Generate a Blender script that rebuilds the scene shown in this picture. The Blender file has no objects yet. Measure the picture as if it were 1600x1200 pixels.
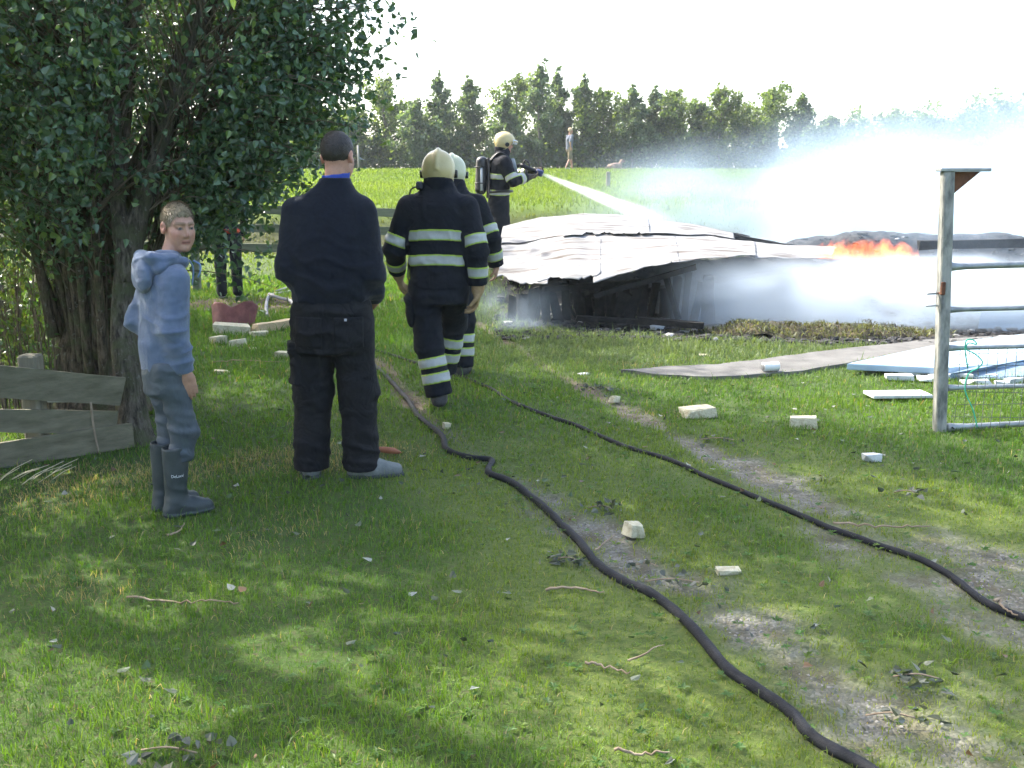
import bpy, math, random
import numpy as np
from mathutils import Vector, Matrix

random.seed(7)
rng = np.random.default_rng(7)
scene = bpy.context.scene
COL = scene.collection

# ------------------------------------------------------------------ camera
CAM_H = 1.6
FPX = 1556.0                       # focal length in pixels of the 1600 wide photo
PITCH = math.atan(310 / FPX)
cam_data = bpy.data.cameras.new('camera')
cam_data.sensor_width = 36.0
cam_data.lens = 36.0 * FPX / 1600
cam_data.clip_start = 0.05
cam_data.clip_end = 2000
cam = bpy.data.objects.new('camera', cam_data)
cam.location = (0, 0, CAM_H)
cam.rotation_euler = (math.pi / 2 - PITCH, 0, 0)
COL.objects.link(cam)
scene.camera = cam

# ------------------------------------------------------------------ light
SUN_AZ = math.radians(-58)         # left of the view direction (+Y)
SUN_EL = math.radians(45)
world = bpy.data.worlds.new('World')
scene.world = world
world.use_nodes = True
wn = world.node_tree
wn.nodes.clear()
sky = wn.nodes.new('ShaderNodeTexSky')
sky.sky_type = 'NISHITA'
sky.sun_disc = False
sky.sun_elevation = SUN_EL
sky.sun_rotation = SUN_AZ
sky.air_density = 1.0
sky.dust_density = 4.0
sky.ozone_density = 0.6
bg = wn.nodes.new('ShaderNodeBackground')
bg.inputs['Strength'].default_value = 0.145
wo = wn.nodes.new('ShaderNodeOutputWorld')
wn.links.new(sky.outputs[0], bg.inputs[0])
wn.links.new(bg.outputs[0], wo.inputs[0])
sun_data = bpy.data.lights.new('sun', 'SUN')
sun_data.energy = 3.0
sun_data.angle = math.radians(0.6)
sun_data.color = (1.0, 0.95, 0.86)
sun = bpy.data.objects.new('sun', sun_data)
SUN_DIR = Vector((math.sin(SUN_AZ) * math.cos(SUN_EL), math.cos(SUN_AZ) * math.cos(SUN_EL), math.sin(SUN_EL)))
sun.rotation_euler = (-SUN_DIR).to_track_quat('-Z', 'Y').to_euler()
sun.location = SUN_DIR * 60
COL.objects.link(sun)
scene.view_settings.view_transform = 'Standard'
scene.view_settings.look = 'None'
scene.view_settings.exposure = 2.2
scene.view_settings.gamma = 1.0
scene.view_settings.use_curve_mapping = False
cy = scene.cycles
cy.max_bounces = 5
cy.diffuse_bounces = 2
cy.glossy_bounces = 2
cy.transmission_bounces = 4
cy.volume_bounces = 2
cy.transparent_max_bounces = 12
cy.volume_max_steps = 256
cy.use_denoising = True
cy.use_adaptive_sampling = True
cy.adaptive_threshold = 0.03
cy.caustics_reflective = False
cy.caustics_refractive = False

# ------------------------------------------------------------------ helpers
CP, SP = math.cos(PITCH), math.sin(PITCH)


def ray(px, py):
    dx, dv = (px - 800) / FPX, (600 - py) / FPX
    return Vector((dx, CP + dv * SP, -SP + dv * CP))


def at(px, py, Y):
    """the point of the place at distance Y in front of the photographer"""
    d = ray(px, py)
    return Vector((0, 0, CAM_H)) + d * (Y / d.y)


def G(px, py, z=0.0):
    """the point on level ground (height z)"""
    d = ray(px, py)
    return Vector((0, 0, CAM_H)) + d * ((z - CAM_H) / d.z)


def tag(o, label=None, cat=None, group=None, kind=None):
    if label: o['label'] = label
    if cat: o['category'] = cat
    if group: o['group'] = group
    if kind: o['kind'] = kind
    return o


def empty(name, loc=(0, 0, 0), rz=0.0):
    o = bpy.data.objects.new(name, None)
    o.location = loc
    o.rotation_euler = (0, 0, rz)
    o.empty_display_size = 0.1
    COL.objects.link(o)
    return o


def npmesh(name, V, F, mat=None, cols=None, smooth=True):
    """mesh from numpy arrays; F is (n,3) or (n,4) or a list of such"""
    V = np.asarray(V, dtype=np.float32)
    Fs = F if isinstance(F, list) else [F]
    Fs = [np.asarray(f, dtype=np.int32) for f in Fs if len(f)]
    me = bpy.data.meshes.new(name)
    me.vertices.add(len(V))
    me.vertices.foreach_set('co', V.ravel())
    li = np.concatenate([f.ravel() for f in Fs]) if Fs else np.zeros(0, np.int32)
    tot = np.concatenate([np.full(len(f), f.shape[1], np.int32) for f in Fs]) if Fs else np.zeros(0, np.int32)
    st = np.concatenate([[0], np.cumsum(tot)[:-1]]).astype(np.int32) if len(tot) else tot
    me.loops.add(len(li))
    me.loops.foreach_set('vertex_index', li)
    me.polygons.add(len(tot))
    me.polygons.foreach_set('loop_start', st)
    me.polygons.foreach_set('use_smooth', np.full(len(tot), smooth, dtype=bool))
    me.update(calc_edges=True)
    if cols is not None:
        for key, c in (cols.items() if isinstance(cols, dict) else [('Col', cols)]):
            c = np.asarray(c, dtype=np.float32)
            if c.shape[1] == 3:
                c = np.concatenate([c, np.ones((len(c), 1), np.float32)], 1)
            ca = me.color_attributes.new(key, 'FLOAT_COLOR', 'POINT')
            ca.data.foreach_set('color', c.ravel())
    if mat: me.materials.append(mat)
    return me


def obj(name, me, parent=None, loc=None, rot=None):
    o = bpy.data.objects.new(name, me)
    if loc is not None: o.location = loc
    if rot is not None: o.rotation_euler = rot
    if parent is not None: o.parent = parent
    COL.objects.link(o)
    return o


class MB:
    """collects shapes into one mesh"""
    def __init__(self):
        self.V, self.Q, self.T, self.n = [], [], [], 0

    def add(self, V, Q=None, T=None):
        V = np.asarray(V, float)
        if Q is not None and len(Q): self.Q.append(np.asarray(Q, int) + self.n)
        if T is not None and len(T): self.T.append(np.asarray(T, int) + self.n)
        self.V.append(V)
        self.n += len(V)
        return self

    def box(self, c, s, R=None, jit=0.0, bev=0.0):
        """box of size s at c with chamfered edges"""
        h = np.array(s, float) / 2
        b = min(bev, h.min() * 0.45) if bev else 0
        if b:
            vs = []
            for sx in (-1, 1):
                for sy in (-1, 1):
                    for sz in (-1, 1):
                        for a in range(3):
                            q = np.array([sx, sy, sz]) * h
                            for k in range(3):
                                if k != a: q[k] -= np.sign(q[k]) * b
                            vs.append(q)
            V = np.array(vs)
            Q, T = _chamfer_faces()
        else:
            V = np.array([[x, y, z] for x in (-1, 1) for y in (-1, 1) for z in (-1, 1)]) * h
            Q = np.array([[0, 1, 3, 2], [4, 6, 7, 5], [0, 4, 5, 1], [2, 3, 7, 6], [0, 2, 6, 4], [1, 5, 7, 3]])
            T = None
        if jit: V = V + rng.normal(0, jit, V.shape)
        if R is not None: V = V @ np.array(R.to_3x3()).T
        return self.add(V + np.array(c), Q, T)

    def tube(self, pts, rad, n=8, caps=True, flat=None):
        V, Q, T = tube_arrays(pts, rad, n, caps)
        return self.add(V, Q, T)

    def build(self, name, mat, parent=None, smooth=True, loc=None, cols=None):
        V = np.concatenate(self.V)
        F = []
        if self.Q: F.append(np.concatenate(self.Q))
        if self.T: F.append(np.concatenate(self.T))
        return obj(name, npmesh(name, V, F, mat, cols, smooth), parent, loc)


_CF = None


def _chamfer_faces():
    global _CF
    if _CF: return _CF
    def vi(sx, sy, sz, a): return ((sx * 2 + sy) * 2 + sz) * 3 + a
    Q, T = [], []
    for a in range(3):
        for s in (0, 1):
            b, c = [k for k in range(3) if k != a]
            f = []
            for (p, q) in ((0, 0), (1, 0), (1, 1), (0, 1)):
                k = [0, 0, 0]; k[a] = s; k[b] = p; k[c] = q
                f.append(vi(*k, a))
            Q.append(f)
    for a in range(3):              # edges run along a
        b, c = [k for k in range(3) if k != a]
        for p in (0, 1):
            for q in (0, 1):
                k0 = [0, 0, 0]; k0[b] = p; k0[c] = q; k0[a] = 0
                k1 = list(k0); k1[a] = 1
                Q.append([vi(*k0, b), vi(*k1, b), vi(*k1, c), vi(*k0, c)])
    for x in (0, 1):
        for y in (0, 1):
            for z in (0, 1):
                T.append([vi(x, y, z, 0), vi(x, y, z, 1), vi(x, y, z, 2)])
    _CF = (np.array(Q), np.array(T))
    return _CF


def tube_arrays(pts, rad, n=8, caps=True):
    P = np.asarray([tuple(p) for p in pts], float)
    m = len(P)
    R = np.full(m, rad) if np.isscalar(rad) else np.asarray(rad, float)
    Tn = np.gradient(P, axis=0)
    Tn /= np.linalg.norm(Tn, axis=1)[:, None] + 1e-9
    up = np.array([0, 0, 1.0]) if abs(Tn[0, 2]) < 0.9 else np.array([1.0, 0, 0])
    A = np.zeros_like(P)
    a = np.cross(up, Tn[0]); a /= np.linalg.norm(a)
    for i in range(m):
        a = a - Tn[i] * a.dot(Tn[i]); a /= np.linalg.norm(a) + 1e-9
        A[i] = a
    Bn = np.cross(Tn, A)
    th = np.linspace(0, 2 * np.pi, n, endpoint=False)
    V = P[:, None, :] + R[:, None, None] * (np.cos(th)[None, :, None] * A[:, None, :] + np.sin(th)[None, :, None] * Bn[:, None, :])
    V = V.reshape(-1, 3)
    i = np.arange(m - 1)[:, None] * n
    j = np.arange(n)[None, :]
    k = (j + 1) % n
    Q = np.stack([i + j, i + k, i + n + k, i + n + j], -1).reshape(-1, 4)
    T = np.zeros((0, 3), int)
    if caps:
        V = np.concatenate([V, P[[0, -1]]])
        c0, c1 = m * n, m * n + 1
        jj = np.arange(n); kk = (jj + 1) % n
        T = np.concatenate([np.stack([kk, jj, np.full(n, c0)], 1), np.stack([(m - 1) * n + jj, (m - 1) * n + kk, np.full(n, c1)], 1)])
    return V, Q, T


def spline(pts, per=8):
    P = np.asarray([tuple(p) for p in pts], float)
    P = np.concatenate([[2 * P[0] - P[1]], P, [2 * P[-1] - P[-2]]])
    out = []
    for i in range(1, len(P) - 2):
        t = np.linspace(0, 1, per, endpoint=False)[:, None]
        p0, p1, p2, p3 = P[i - 1], P[i], P[i + 1], P[i + 2]
        out.append(0.5 * (2 * p1 + (p2 - p0) * t + (2 * p0 - 5 * p1 + 4 * p2 - p3) * t ** 2 + (3 * p1 - p0 - 3 * p2 + p3) * t ** 3))
    out.append(P[-2][None])
    return np.concatenate(out)


def sstep(a, b, x):
    t = np.clip((x - a) / (b - a), 0, 1)
    return t * t * (3 - 2 * t)


def vnoise(P, seed=0):
    """smooth value noise in -1..1, P is (n,3)"""
    P = np.asarray(P, float)
    I = np.floor(P).astype(np.int64)
    f = P - I
    f = f * f * (3 - 2 * f)
    r = 0
    for dx in (0, 1):
        wx = f[:, 0] if dx else 1 - f[:, 0]
        for dy in (0, 1):
            wy = f[:, 1] if dy else 1 - f[:, 1]
            for dz in (0, 1):
                wz = f[:, 2] if dz else 1 - f[:, 2]
                h = ((I[:, 0] + dx) * 73856093) ^ ((I[:, 1] + dy) * 19349663) ^ ((I[:, 2] + dz) * 83492791) ^ (seed * 2654435761)
                h = (h ^ (h >> 13)) * 1274126177
                h = (h ^ (h >> 16)) & 0xFFFF
                r = r + wx * wy * wz * (h / 32767.5 - 1)
    return r


def noise2(x, y, s=1.0, seed=0):
    sh = np.shape(x)
    P = np.stack([np.ravel(x) * s, np.ravel(y) * s, np.full(np.size(x), 0.37)], 1)
    return vnoise(P, seed).reshape(sh)


def fbm2(x, y, s=1.0, seed=0, o=4):
    r, a = 0, 1.0
    for k in range(o):
        r = r + a * noise2(x, y, s * 2 ** k, seed + k)
        a *= 0.5
    return r / 1.6


# ------------------------------------------------------------------ materials
MATS = {}


def nodes_of(name):
    m = bpy.data.materials.new(name)
    m.use_nodes = True
    nt = m.node_tree
    p = nt.nodes['Principled BSDF']
    MATS[name] = m
    return m, nt, p


def pmat(name, c1, c2=None, scale=12.0, rough=0.7, bump=0.0, bscale=None, metal=0.0, spec=0.4, detail=5.0, attr=None, stretch=None, contrast=(0.35, 0.65), sheen=0.0, wrinkle=0.0):
    """procedural material: two colours (or a vertex colour) broken up by noise, with bump"""
    m, nt, p = nodes_of(name)
    p.inputs['Roughness'].default_value = rough
    p.inputs['Metallic'].default_value = metal
    p.inputs['Specular IOR Level'].default_value = spec
    if sheen:
        p.inputs['Sheen Weight'].default_value = sheen
    tc = nt.nodes.new('ShaderNodeTexCoord')
    src = tc.outputs['Object']
    if stretch:
        mp = nt.nodes.new('ShaderNodeMapping')
        mp.inputs['Scale'].default_value = stretch
        nt.links.new(src, mp.inputs[0])
        src = mp.outputs[0]
    nz = nt.nodes.new('ShaderNodeTexNoise')
    nz.inputs['Scale'].default_value = scale
    nz.inputs['Detail'].default_value = detail
    nz.inputs['Roughness'].default_value = 0.62
    nt.links.new(src, nz.inputs['Vector'])
    mr = nt.nodes.new('ShaderNodeMapRange')
    mr.inputs[1].default_value, mr.inputs[2].default_value = contrast
    nt.links.new(nz.outputs[0], mr.inputs[0])
    mx = nt.nodes.new('ShaderNodeMix')
    mx.data_type = 'RGBA'
    nt.links.new(mr.outputs[0], mx.inputs[0])
    if attr:
        at_ = nt.nodes.new('ShaderNodeAttribute')
        at_.attribute_name = attr
        mul = nt.nodes.new('ShaderNodeMix'); mul.data_type = 'RGBA'; mul.blend_type = 'MULTIPLY'
        mul.inputs[0].default_value = 1.0
        nt.links.new(at_.outputs['Color'], mul.inputs[6])
        nt.links.new(mx.outputs[2], mul.inputs[7])
        mx.inputs[6].default_value = (*c1, 1); mx.inputs[7].default_value = (*(c2 or c1), 1)
        nt.links.new(mul.outputs[2], p.inputs['Base Color'])
    else:
        mx.inputs[6].default_value = (*c1, 1)
        mx.inputs[7].default_value = (*(c2 or c1), 1)
        nt.links.new(mx.outputs[2], p.inputs['Base Color'])
    if bump:
        nb = nt.nodes.new('ShaderNodeTexNoise')
        nb.inputs['Scale'].default_value = bscale or scale * 3
        nb.inputs['Detail'].default_value = 4
        nt.links.new(src, nb.inputs['Vector'])
        bp = nt.nodes.new('ShaderNodeBump')
        bp.inputs['Strength'].default_value = bump
        bp.inputs['Distance'].default_value = 0.01
        nt.links.new(nb.outputs[0], bp.inputs['Height'])
        nt.links.new(bp.outputs[0], p.inputs['Normal'])
        if wrinkle:                                     # creases of cloth, ridged and wandering
            nw = nt.nodes.new('ShaderNodeTexNoise'); nw.inputs['Scale'].default_value = 6.0; nw.inputs['Detail'].default_value = 2.0; nw.inputs['Distortion'].default_value = 1.4
            nt.links.new(src, nw.inputs['Vector'])
            s1 = nt.nodes.new('ShaderNodeMath'); s1.operation = 'SUBTRACT'; s1.inputs[1].default_value = 0.5
            s2 = nt.nodes.new('ShaderNodeMath'); s2.operation = 'ABSOLUTE'
            s3 = nt.nodes.new('ShaderNodeMapRange'); s3.inputs[1].default_value = 0.0; s3.inputs[2].default_value = 0.12
            nt.links.new(nw.outputs[0], s1.inputs[0]); nt.links.new(s1.outputs[0], s2.inputs[0]); nt.links.new(s2.outputs[0], s3.inputs[0])
            b2 = nt.nodes.new('ShaderNodeBump'); b2.inputs['Strength'].default_value = wrinkle; b2.inputs['Distance'].default_value = 0.012
            nt.links.new(s3.outputs[0], b2.inputs['Height']); nt.links.new(bp.outputs[0], b2.inputs['Normal'])
            nt.links.new(b2.outputs[0], p.inputs['Normal'])
    return m


def barkmat(name, dark, light, moss):
    """fissured bark with moss and lichen patches"""
    m, nt, p = nodes_of(name)
    N, L = nt.nodes, nt.links
    tc = N.new('ShaderNodeTexCoord')
    mp = N.new('ShaderNodeMapping'); mp.inputs['Scale'].default_value = (1, 1, 0.16)
    L.new(tc.outputs['Object'], mp.inputs[0])
    def noise(sc, src, det=6):
        n = N.new('ShaderNodeTexNoise'); n.inputs['Scale'].default_value = sc; n.inputs['Detail'].default_value = det; n.inputs['Roughness'].default_value = 0.7
        L.new(src, n.inputs['Vector']); return n.outputs[0]
    def rg(v, a, b):
        r = N.new('ShaderNodeMapRange'); r.inputs[1].default_value = a; r.inputs[2].default_value = b
        L.new(v, r.inputs[0]); return r.outputs[0]
    def mix(f, a, b):
        x = N.new('ShaderNodeMix'); x.data_type = 'RGBA'; L.new(f, x.inputs[0])
        for s, v in ((6, a), (7, b)):
            if isinstance(v, tuple): x.inputs[s].default_value = (*v, 1)
            else: L.new(v, x.inputs[s])
        return x.outputs[2]
    crack = noise(38, mp.outputs[0])
    c = mix(rg(crack, 0.40, 0.62), dark, light)
    c = mix(rg(noise(6, tc.outputs['Object']), 0.46, 0.62), c, moss)
    c = mix(rg(noise(30, tc.outputs['Object']), 0.60, 0.72), c, (0.23, 0.235, 0.20))
    L.new(c, p.inputs['Base Color'])
    p.inputs['Roughness'].default_value = 0.95; p.inputs['Specular IOR Level'].default_value = 0.145
    b = N.new('ShaderNodeBump'); b.inputs['Strength'].default_value = 1.0; b.inputs['Distance'].default_value = 0.03
    L.new(crack, b.inputs['Height']); L.new(b.outputs[0], p.inputs['Normal'])
    return m


def leafmat(name, tint=(1, 1, 1), trans=0.4, rough=0.42, spec=0.5):
    """vertex coloured leaf that lets light through"""
    m, nt, p = nodes_of(name)
    a = nt.nodes.new('ShaderNodeAttribute'); a.attribute_name = 'Col'
    mu = nt.nodes.new('ShaderNodeMix'); mu.data_type = 'RGBA'; mu.blend_type = 'MULTIPLY'; mu.inputs[0].default_value = 1
    mu.inputs[7].default_value = (*tint, 1)
    nt.links.new(a.outputs['Color'], mu.inputs[6])
    nt.links.new(mu.outputs[2], p.inputs['Base Color'])
    p.inputs['Roughness'].default_value = rough
    p.inputs['Specular IOR Level'].default_value = spec
    tr = nt.nodes.new('ShaderNodeBsdfTranslucent')
    tw = nt.nodes.new('ShaderNodeMix'); tw.data_type = 'RGBA'; tw.blend_type = 'MULTIPLY'; tw.inputs[0].default_value = 1
    tw.inputs[7].default_value = (1.5, 1.45, 0.55, 1)
    nt.links.new(mu.outputs[2], tw.inputs[6])
    nt.links.new(tw.outputs[2], tr.inputs[0])
    ms = nt.nodes.new('ShaderNodeMixShader'); ms.inputs[0].default_value = trans
    nt.links.new(p.outputs[0], ms.inputs[1]); nt.links.new(tr.outputs[0], ms.inputs[2])
    out = nt.nodes['Material Output']
    nt.links.new(ms.outputs[0], out.inputs[0])
    return m

# ------------------------------------------------------------------ terrain
def H(x, y):
    x = np.asarray(x, float); y = np.asarray(y, float)
    z = 0.02 * fbm2(x, y, 0.9, 3, 2) * (y < 60)
    z = z + 0.45 * sstep(-2.2, -0.5, x) * sstep(13.3, 14.1, y) * (1 - sstep(16.5, 18, y)) * (1 - sstep(10, 13, x))
    z = z + 0.25 * sstep(15, 20, y) + 0.9 * sstep(20.5, 22.2, y + 0.5 * noise2(x, y, 0.3, 5)) + 1.1 * np.clip((y - 22) / 22, 0, 1)
    return z


def Hs(x, y):
    return float(H(np.array([x]), np.array([y]))[0])


def poly_dist(x, y, pts):
    """distance to a polyline and the fraction along it"""
    best = np.full(np.shape(x), 1e9); frac = np.zeros(np.shape(x))
    n = len(pts) - 1
    for i in range(n):
        a, b = pts[i], pts[i + 1]
        d = (b[0] - a[0], b[1] - a[1]); L = d[0] ** 2 + d[1] ** 2 + 1e-9
        t = np.clip(((x - a[0]) * d[0] + (y - a[1]) * d[1]) / L, 0, 1)
        q = np.hypot(x - a[0] - t * d[0], y - a[1] - t * d[1])
        m = q < best
        best = np.where(m, q, best); frac = np.where(m, (i + t) / n, frac)
    return best, frac


def pxline(pts):
    return [tuple(G(*p))[:2] for p in pts]


TRACK_A = pxline([(560, 545), (610, 580), (655, 640), (710, 690), (800, 742), (890, 800), (1010, 880), (1130, 960), (1260, 1060), (1400, 1170), (1560, 1300)])
TRACK_B = pxline([(740, 505), (800, 540), (880, 588), (960, 632), (1080, 692), (1200, 742), (1350, 805), (1500, 880), (1640, 965), (1800, 1070), (2050, 1230)])
HOSE_A = [(548, 540), (575, 562), (596, 582), (614, 600), (640, 628), (652, 652), (690, 684), (699, 706), (735, 718), (768, 722), (764, 742), (800, 758), (850, 795), (898, 838), (930, 878), (975, 912), (1010, 928), (1060, 965), (1100, 1010), (1140, 1055), (1190, 1088), (1235, 1118), (1272, 1158), (1340, 1200), (1400, 1238)]
HOSE_B = [(560, 546), (594, 552), (650, 568), (700, 583), (760, 605), (800, 630), (862, 655), (900, 668), (940, 685), (975, 700), (1040, 718), (1100, 745), (1170, 775), (1250, 808), (1340, 842), (1420, 870), (1490, 905), (1540, 945), (1600, 970), (1700, 1015), (1850, 1060), (2050, 1130), (2300, 1240)]
SLAB = [tuple(G(*p))[:2] for p in [(968, 583), (1040, 578), (1120, 574), (1195, 566), (1250, 558), (1330, 548), (1440, 536), (1640, 524), (1680, 548), (1500, 566), (1380, 560), (1318, 574), (1215, 588), (1115, 595), (1030, 590)]]


def in_poly(x, y, poly):
    c = np.zeros(np.shape(x), bool)
    j = len(poly) - 1
    for i in range(len(poly)):
        (xi, yi), (xj, yj) = poly[i], poly[j]
        m = ((yi > y) != (yj > y)) & (x < (xj - xi) * (y - yi) / (yj - yi + 1e-12) + xi)
        c ^= m
        j = i
    return c


def masks(x, y):
    """gravel, dirt, burnt, dry straw, moss: where each covers the ground (0..1)"""
    n1 = fbm2(x, y, 2.2, 11, 4); n2 = fbm2(x, y, 0.9, 17, 3); n3 = fbm2(x, y, 6.0, 23, 3)
    dA, fA = poly_dist(x, y, TRACK_A)
    dB, fB = poly_dist(x, y, TRACK_B)
    wA = 0.10 + 0.26 * sstep(0.25, 0.8, fA)
    wB = 0.11 + 0.44 * sstep(0.35, 0.85, fB)
    gA = 0.9 * sstep(0.0, 1.2, 1.05 - dA / wA + 1.3 * n1 + 0.8 * n3)
    gB = 0.9 * sstep(0.0, 1.2, 1.05 - dB / wB + 1.3 * n1 + 0.8 * n3)
    # little earth showing between the tracks' far, trodden ends
    dirt = np.maximum(sstep(0.45, 0.1, fA) * gA, sstep(0.42, 0.2, fB) * gB)
    gravel = np.maximum(gA, gB)
    moss = sstep(0.9, 0.2, np.minimum(dA, dB) - 0.1 + 0.5 * n2) * (1 - sstep(4.5, 8.0, y))
    # worn earth in front of the far fence
    dp = np.hypot((x + 3.55) / 1.3, (y - 13.6) / 1.0)
    dirt = np.maximum(dirt, sstep(1.1, 0.6, dp + 0.5 * n1))
    gravel = np.maximum(gravel, 0.85 * sstep(1.1, 0.6, dp + 0.5 * n1))
    edge = 10.7 - 0.30 * np.clip(x - 1.0, -2, 4) + 0.35 * n2
    burn = sstep(0, 0.35, y - edge + 0.25 * n1) * sstep(-1.0, 0.5, x + 0.5 * n1 - 0.10) * (1 - sstep(15.5, 17, y)) * (1 - sstep(11, 13, x))
    ds, _ = poly_dist(x, y, pxline([(-80, 800), (60, 775), (180, 745), (330, 735), (455, 722), (560, 705)]))
    dry = sstep(0.42, 0.1, ds + 0.28 * n1) * 0.85
    d2 = np.hypot((x - G(120, 925)[0]) / 0.35, (y - G(120, 925)[1]) / 0.22)
    dry = np.maximum(dry, 0.6 * sstep(1.1, 0.5, d2 + 0.5 * n1))
    dry = np.maximum(dry, 0.55 * sstep(0.35, 0.75, n2 + 0.4 * n1) * (y < 9))
    return gravel, dirt, burn, dry, moss


def graded(segs):
    out = [segs[0][0]]
    for a, b, s0, s1 in segs:
        v, s = a, s0
        while v < b - 1e-6:
            s = s0 + (s1 - s0) * (v - a) / (b - a)
            v = min(v + s, b)
            out.append(v)
    return np.array(out)


gx = graded([(-500, -40, 120, 8), (-40, -8, 4, 0.4), (-8, -4, 0.3, 0.06), (-4, 5, 0.045, 0.045), (5, 12, 0.06, 0.5), (12, 60, 0.6, 6), (60, 500, 10, 120)])
gy = graded([(-30, 1, 8, 0.3), (1, 2, 0.2, 0.05), (2, 8, 0.04, 0.05), (8, 14, 0.06, 0.12), (14, 24, 0.14, 0.3), (24, 60, 0.5, 2), (60, 900, 4, 200)])
GX, GY = np.meshgrid(gx, gy, indexing='ij')
gz = H(GX, GY)
g_, d_, b_, s_, m_ = masks(GX, GY)
field = sstep(19.5, 20.8, GY)
bank = sstep(19.6, 20.2, GY) * (1 - sstep(21.2, 22.0, GY))
# worn tracks lie a little lower than the sward
gz = gz - 0.018 * g_ * (GY < 12) + 0.05 * b_ * fbm2(GX, GY, 3.0, 41, 3)
V = np.stack([GX, GY, gz], -1).reshape(-1, 3)
nx_, ny_ = GX.shape
I = (np.arange(nx_ - 1)[:, None] * ny_ + np.arange(ny_ - 1)[None, :]).ravel()
Q = np.stack([I, I + ny_, I + ny_ + 1, I + 1], 1)
ca = np.stack([g_, d_, b_, s_], -1).reshape(-1, 4)
cb = np.stack([m_, field, bank, np.zeros_like(m_)], -1).reshape(-1, 4)


def ground_material():
    m, nt, p = nodes_of('ground')
    N, L = nt.nodes, nt.links
    A = N.new('ShaderNodeAttribute'); A.attribute_name = 'MaskA'
    B = N.new('ShaderNodeAttribute'); B.attribute_name = 'MaskB'
    sa = N.new('ShaderNodeSeparateColor'); L.new(A.outputs['Color'], sa.inputs[0])
    sb = N.new('ShaderNodeSeparateColor'); L.new(B.outputs['Color'], sb.inputs[0])
    tc = N.new('ShaderNodeTexCoord')

    def noise(scale, detail=5):
        n = N.new('ShaderNodeTexNoise'); n.inputs['Scale'].default_value = scale; n.inputs['Detail'].default_value = detail
        n.inputs['Roughness'].default_value = 0.65
        L.new(tc.outputs['Object'], n.inputs['Vector'])
        return n.outputs[0]

    def mix(f, a, b):
        x = N.new('ShaderNodeMix'); x.data_type = 'RGBA'
        if isinstance(f, (int, float)): x.inputs[0].default_value = f
        else: L.new(f, x.inputs[0])
        for s, v in ((6, a), (7, b)):
            if isinstance(v, tuple): x.inputs[s].default_value = (*v, 1)
            else: L.new(v, x.inputs[s])
        return x.outputs[2]

    def rng_(v, a, b):
        r = N.new('ShaderNodeMapRange'); r.inputs[1].default_value = a; r.inputs[2].default_value = b
        L.new(v, r.inputs[0]); return r.outputs[0]
    turf = mix(rng_(noise(9), 0.35, 0.65), (0.034, 0.070, 0.012), (0.060, 0.095, 0.020))
    turf = mix(rng_(noise(40), 0.5, 0.7), turf, (0.075, 0.062, 0.036))
    vor = N.new('ShaderNodeTexVoronoi'); vor.inputs['Scale'].default_value = 70
    L.new(tc.outputs['Object'], vor.inputs['Vector'])
    stone = mix(rng_(vor.outputs['Color'], 0.2, 0.9), (0.13, 0.122, 0.10), (0.28, 0.265, 0.23))
    stone = mix(rng_(noise(6), 0.42, 0.62), stone, (0.115, 0.098, 0.072))
    dirt = mix(rng_(noise(25), 0.35, 0.65), (0.085, 0.058, 0.036), (0.17, 0.125, 0.085))
    mossc = mix(rng_(noise(30), 0.35, 0.65), (0.062, 0.098, 0.020), (0.12, 0.145, 0.036))
    ash = mix(rng_(noise(14), 0.4, 0.62), (0.018, 0.016, 0.015), (0.095, 0.085, 0.075))
    fieldc = mix(rng_(noise(1.5), 0.35, 0.65), (0.075, 0.125, 0.016), (0.10, 0.15, 0.022))
    c = mix(sb.outputs[0], turf, mossc)
    c = mix(sa.outputs[0], c, stone)
    c = mix(sa.outputs[1], c, dirt)
    c = mix(sb.outputs[1], c, fieldc)
    c = mix(sb.outputs[2], c, (0.07, 0.075, 0.03))
    c = mix(sa.outputs[2], c, ash)
    L.new(c, p.inputs['Base Color'])
    p.inputs['Roughness'].default_value = 0.9
    p.inputs['Specular IOR Level'].default_value = 0.2
    h1 = N.new('ShaderNodeMath'); h1.operation = 'MULTIPLY'
    L.new(vor.outputs['Distance'], h1.inputs[0]); L.new(sa.outputs[0], h1.inputs[1])
    h2 = N.new('ShaderNodeMath'); h2.operation = 'SUBTRACT'
    L.new(noise(60), h2.inputs[0]); L.new(h1.outputs[0], h2.inputs[1])
    bp = N.new('ShaderNodeBump'); bp.inputs['Strength'].default_value = 0.7; bp.inputs['Distance'].default_value = 0.02
    L.new(h2.outputs[0], bp.inputs['Height']); L.new(bp.outputs[0], p.inputs['Normal'])
    return m


ground = obj('ground', npmesh('ground', V, Q, ground_material(), {'MaskA': ca, 'MaskB': cb}))
tag(ground, kind='structure')

# concrete slab running to the burning building
def slab_mesh(poly, z0, th, n=3, jit=0.02):
    pts = []
    m = len(poly)
    for i in range(m):
        a, b = np.array(poly[i]), np.array(poly[(i + 1) % m])
        for k in range(n):
            q = a + (b - a) * k / n
            pts.append(q + rng.normal(0, jit, 2))
    pts = np.array(pts); k = len(pts)
    V = np.concatenate([np.c_[pts, np.full(k, z0 + th)], np.c_[pts, np.full(k, z0 - 0.06)]])
    me = bpy.data.meshes.new('slab')
    faces = [list(range(k))] + [[i, i + k, (i + 1) % k + k, (i + 1) % k] for i in range(k)]
    me.from_pydata(V.tolist(), [], faces)
    return me


M_CONC = pmat('concrete', (0.085, 0.083, 0.076), (0.15, 0.146, 0.135), 4, 0.9, 0.6, 40, detail=9)
sl = slab_mesh(SLAB, 0.02, 0.012)
sl.materials.append(M_CONC)
slab = tag(obj('pavement', sl), kind='structure')


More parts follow.
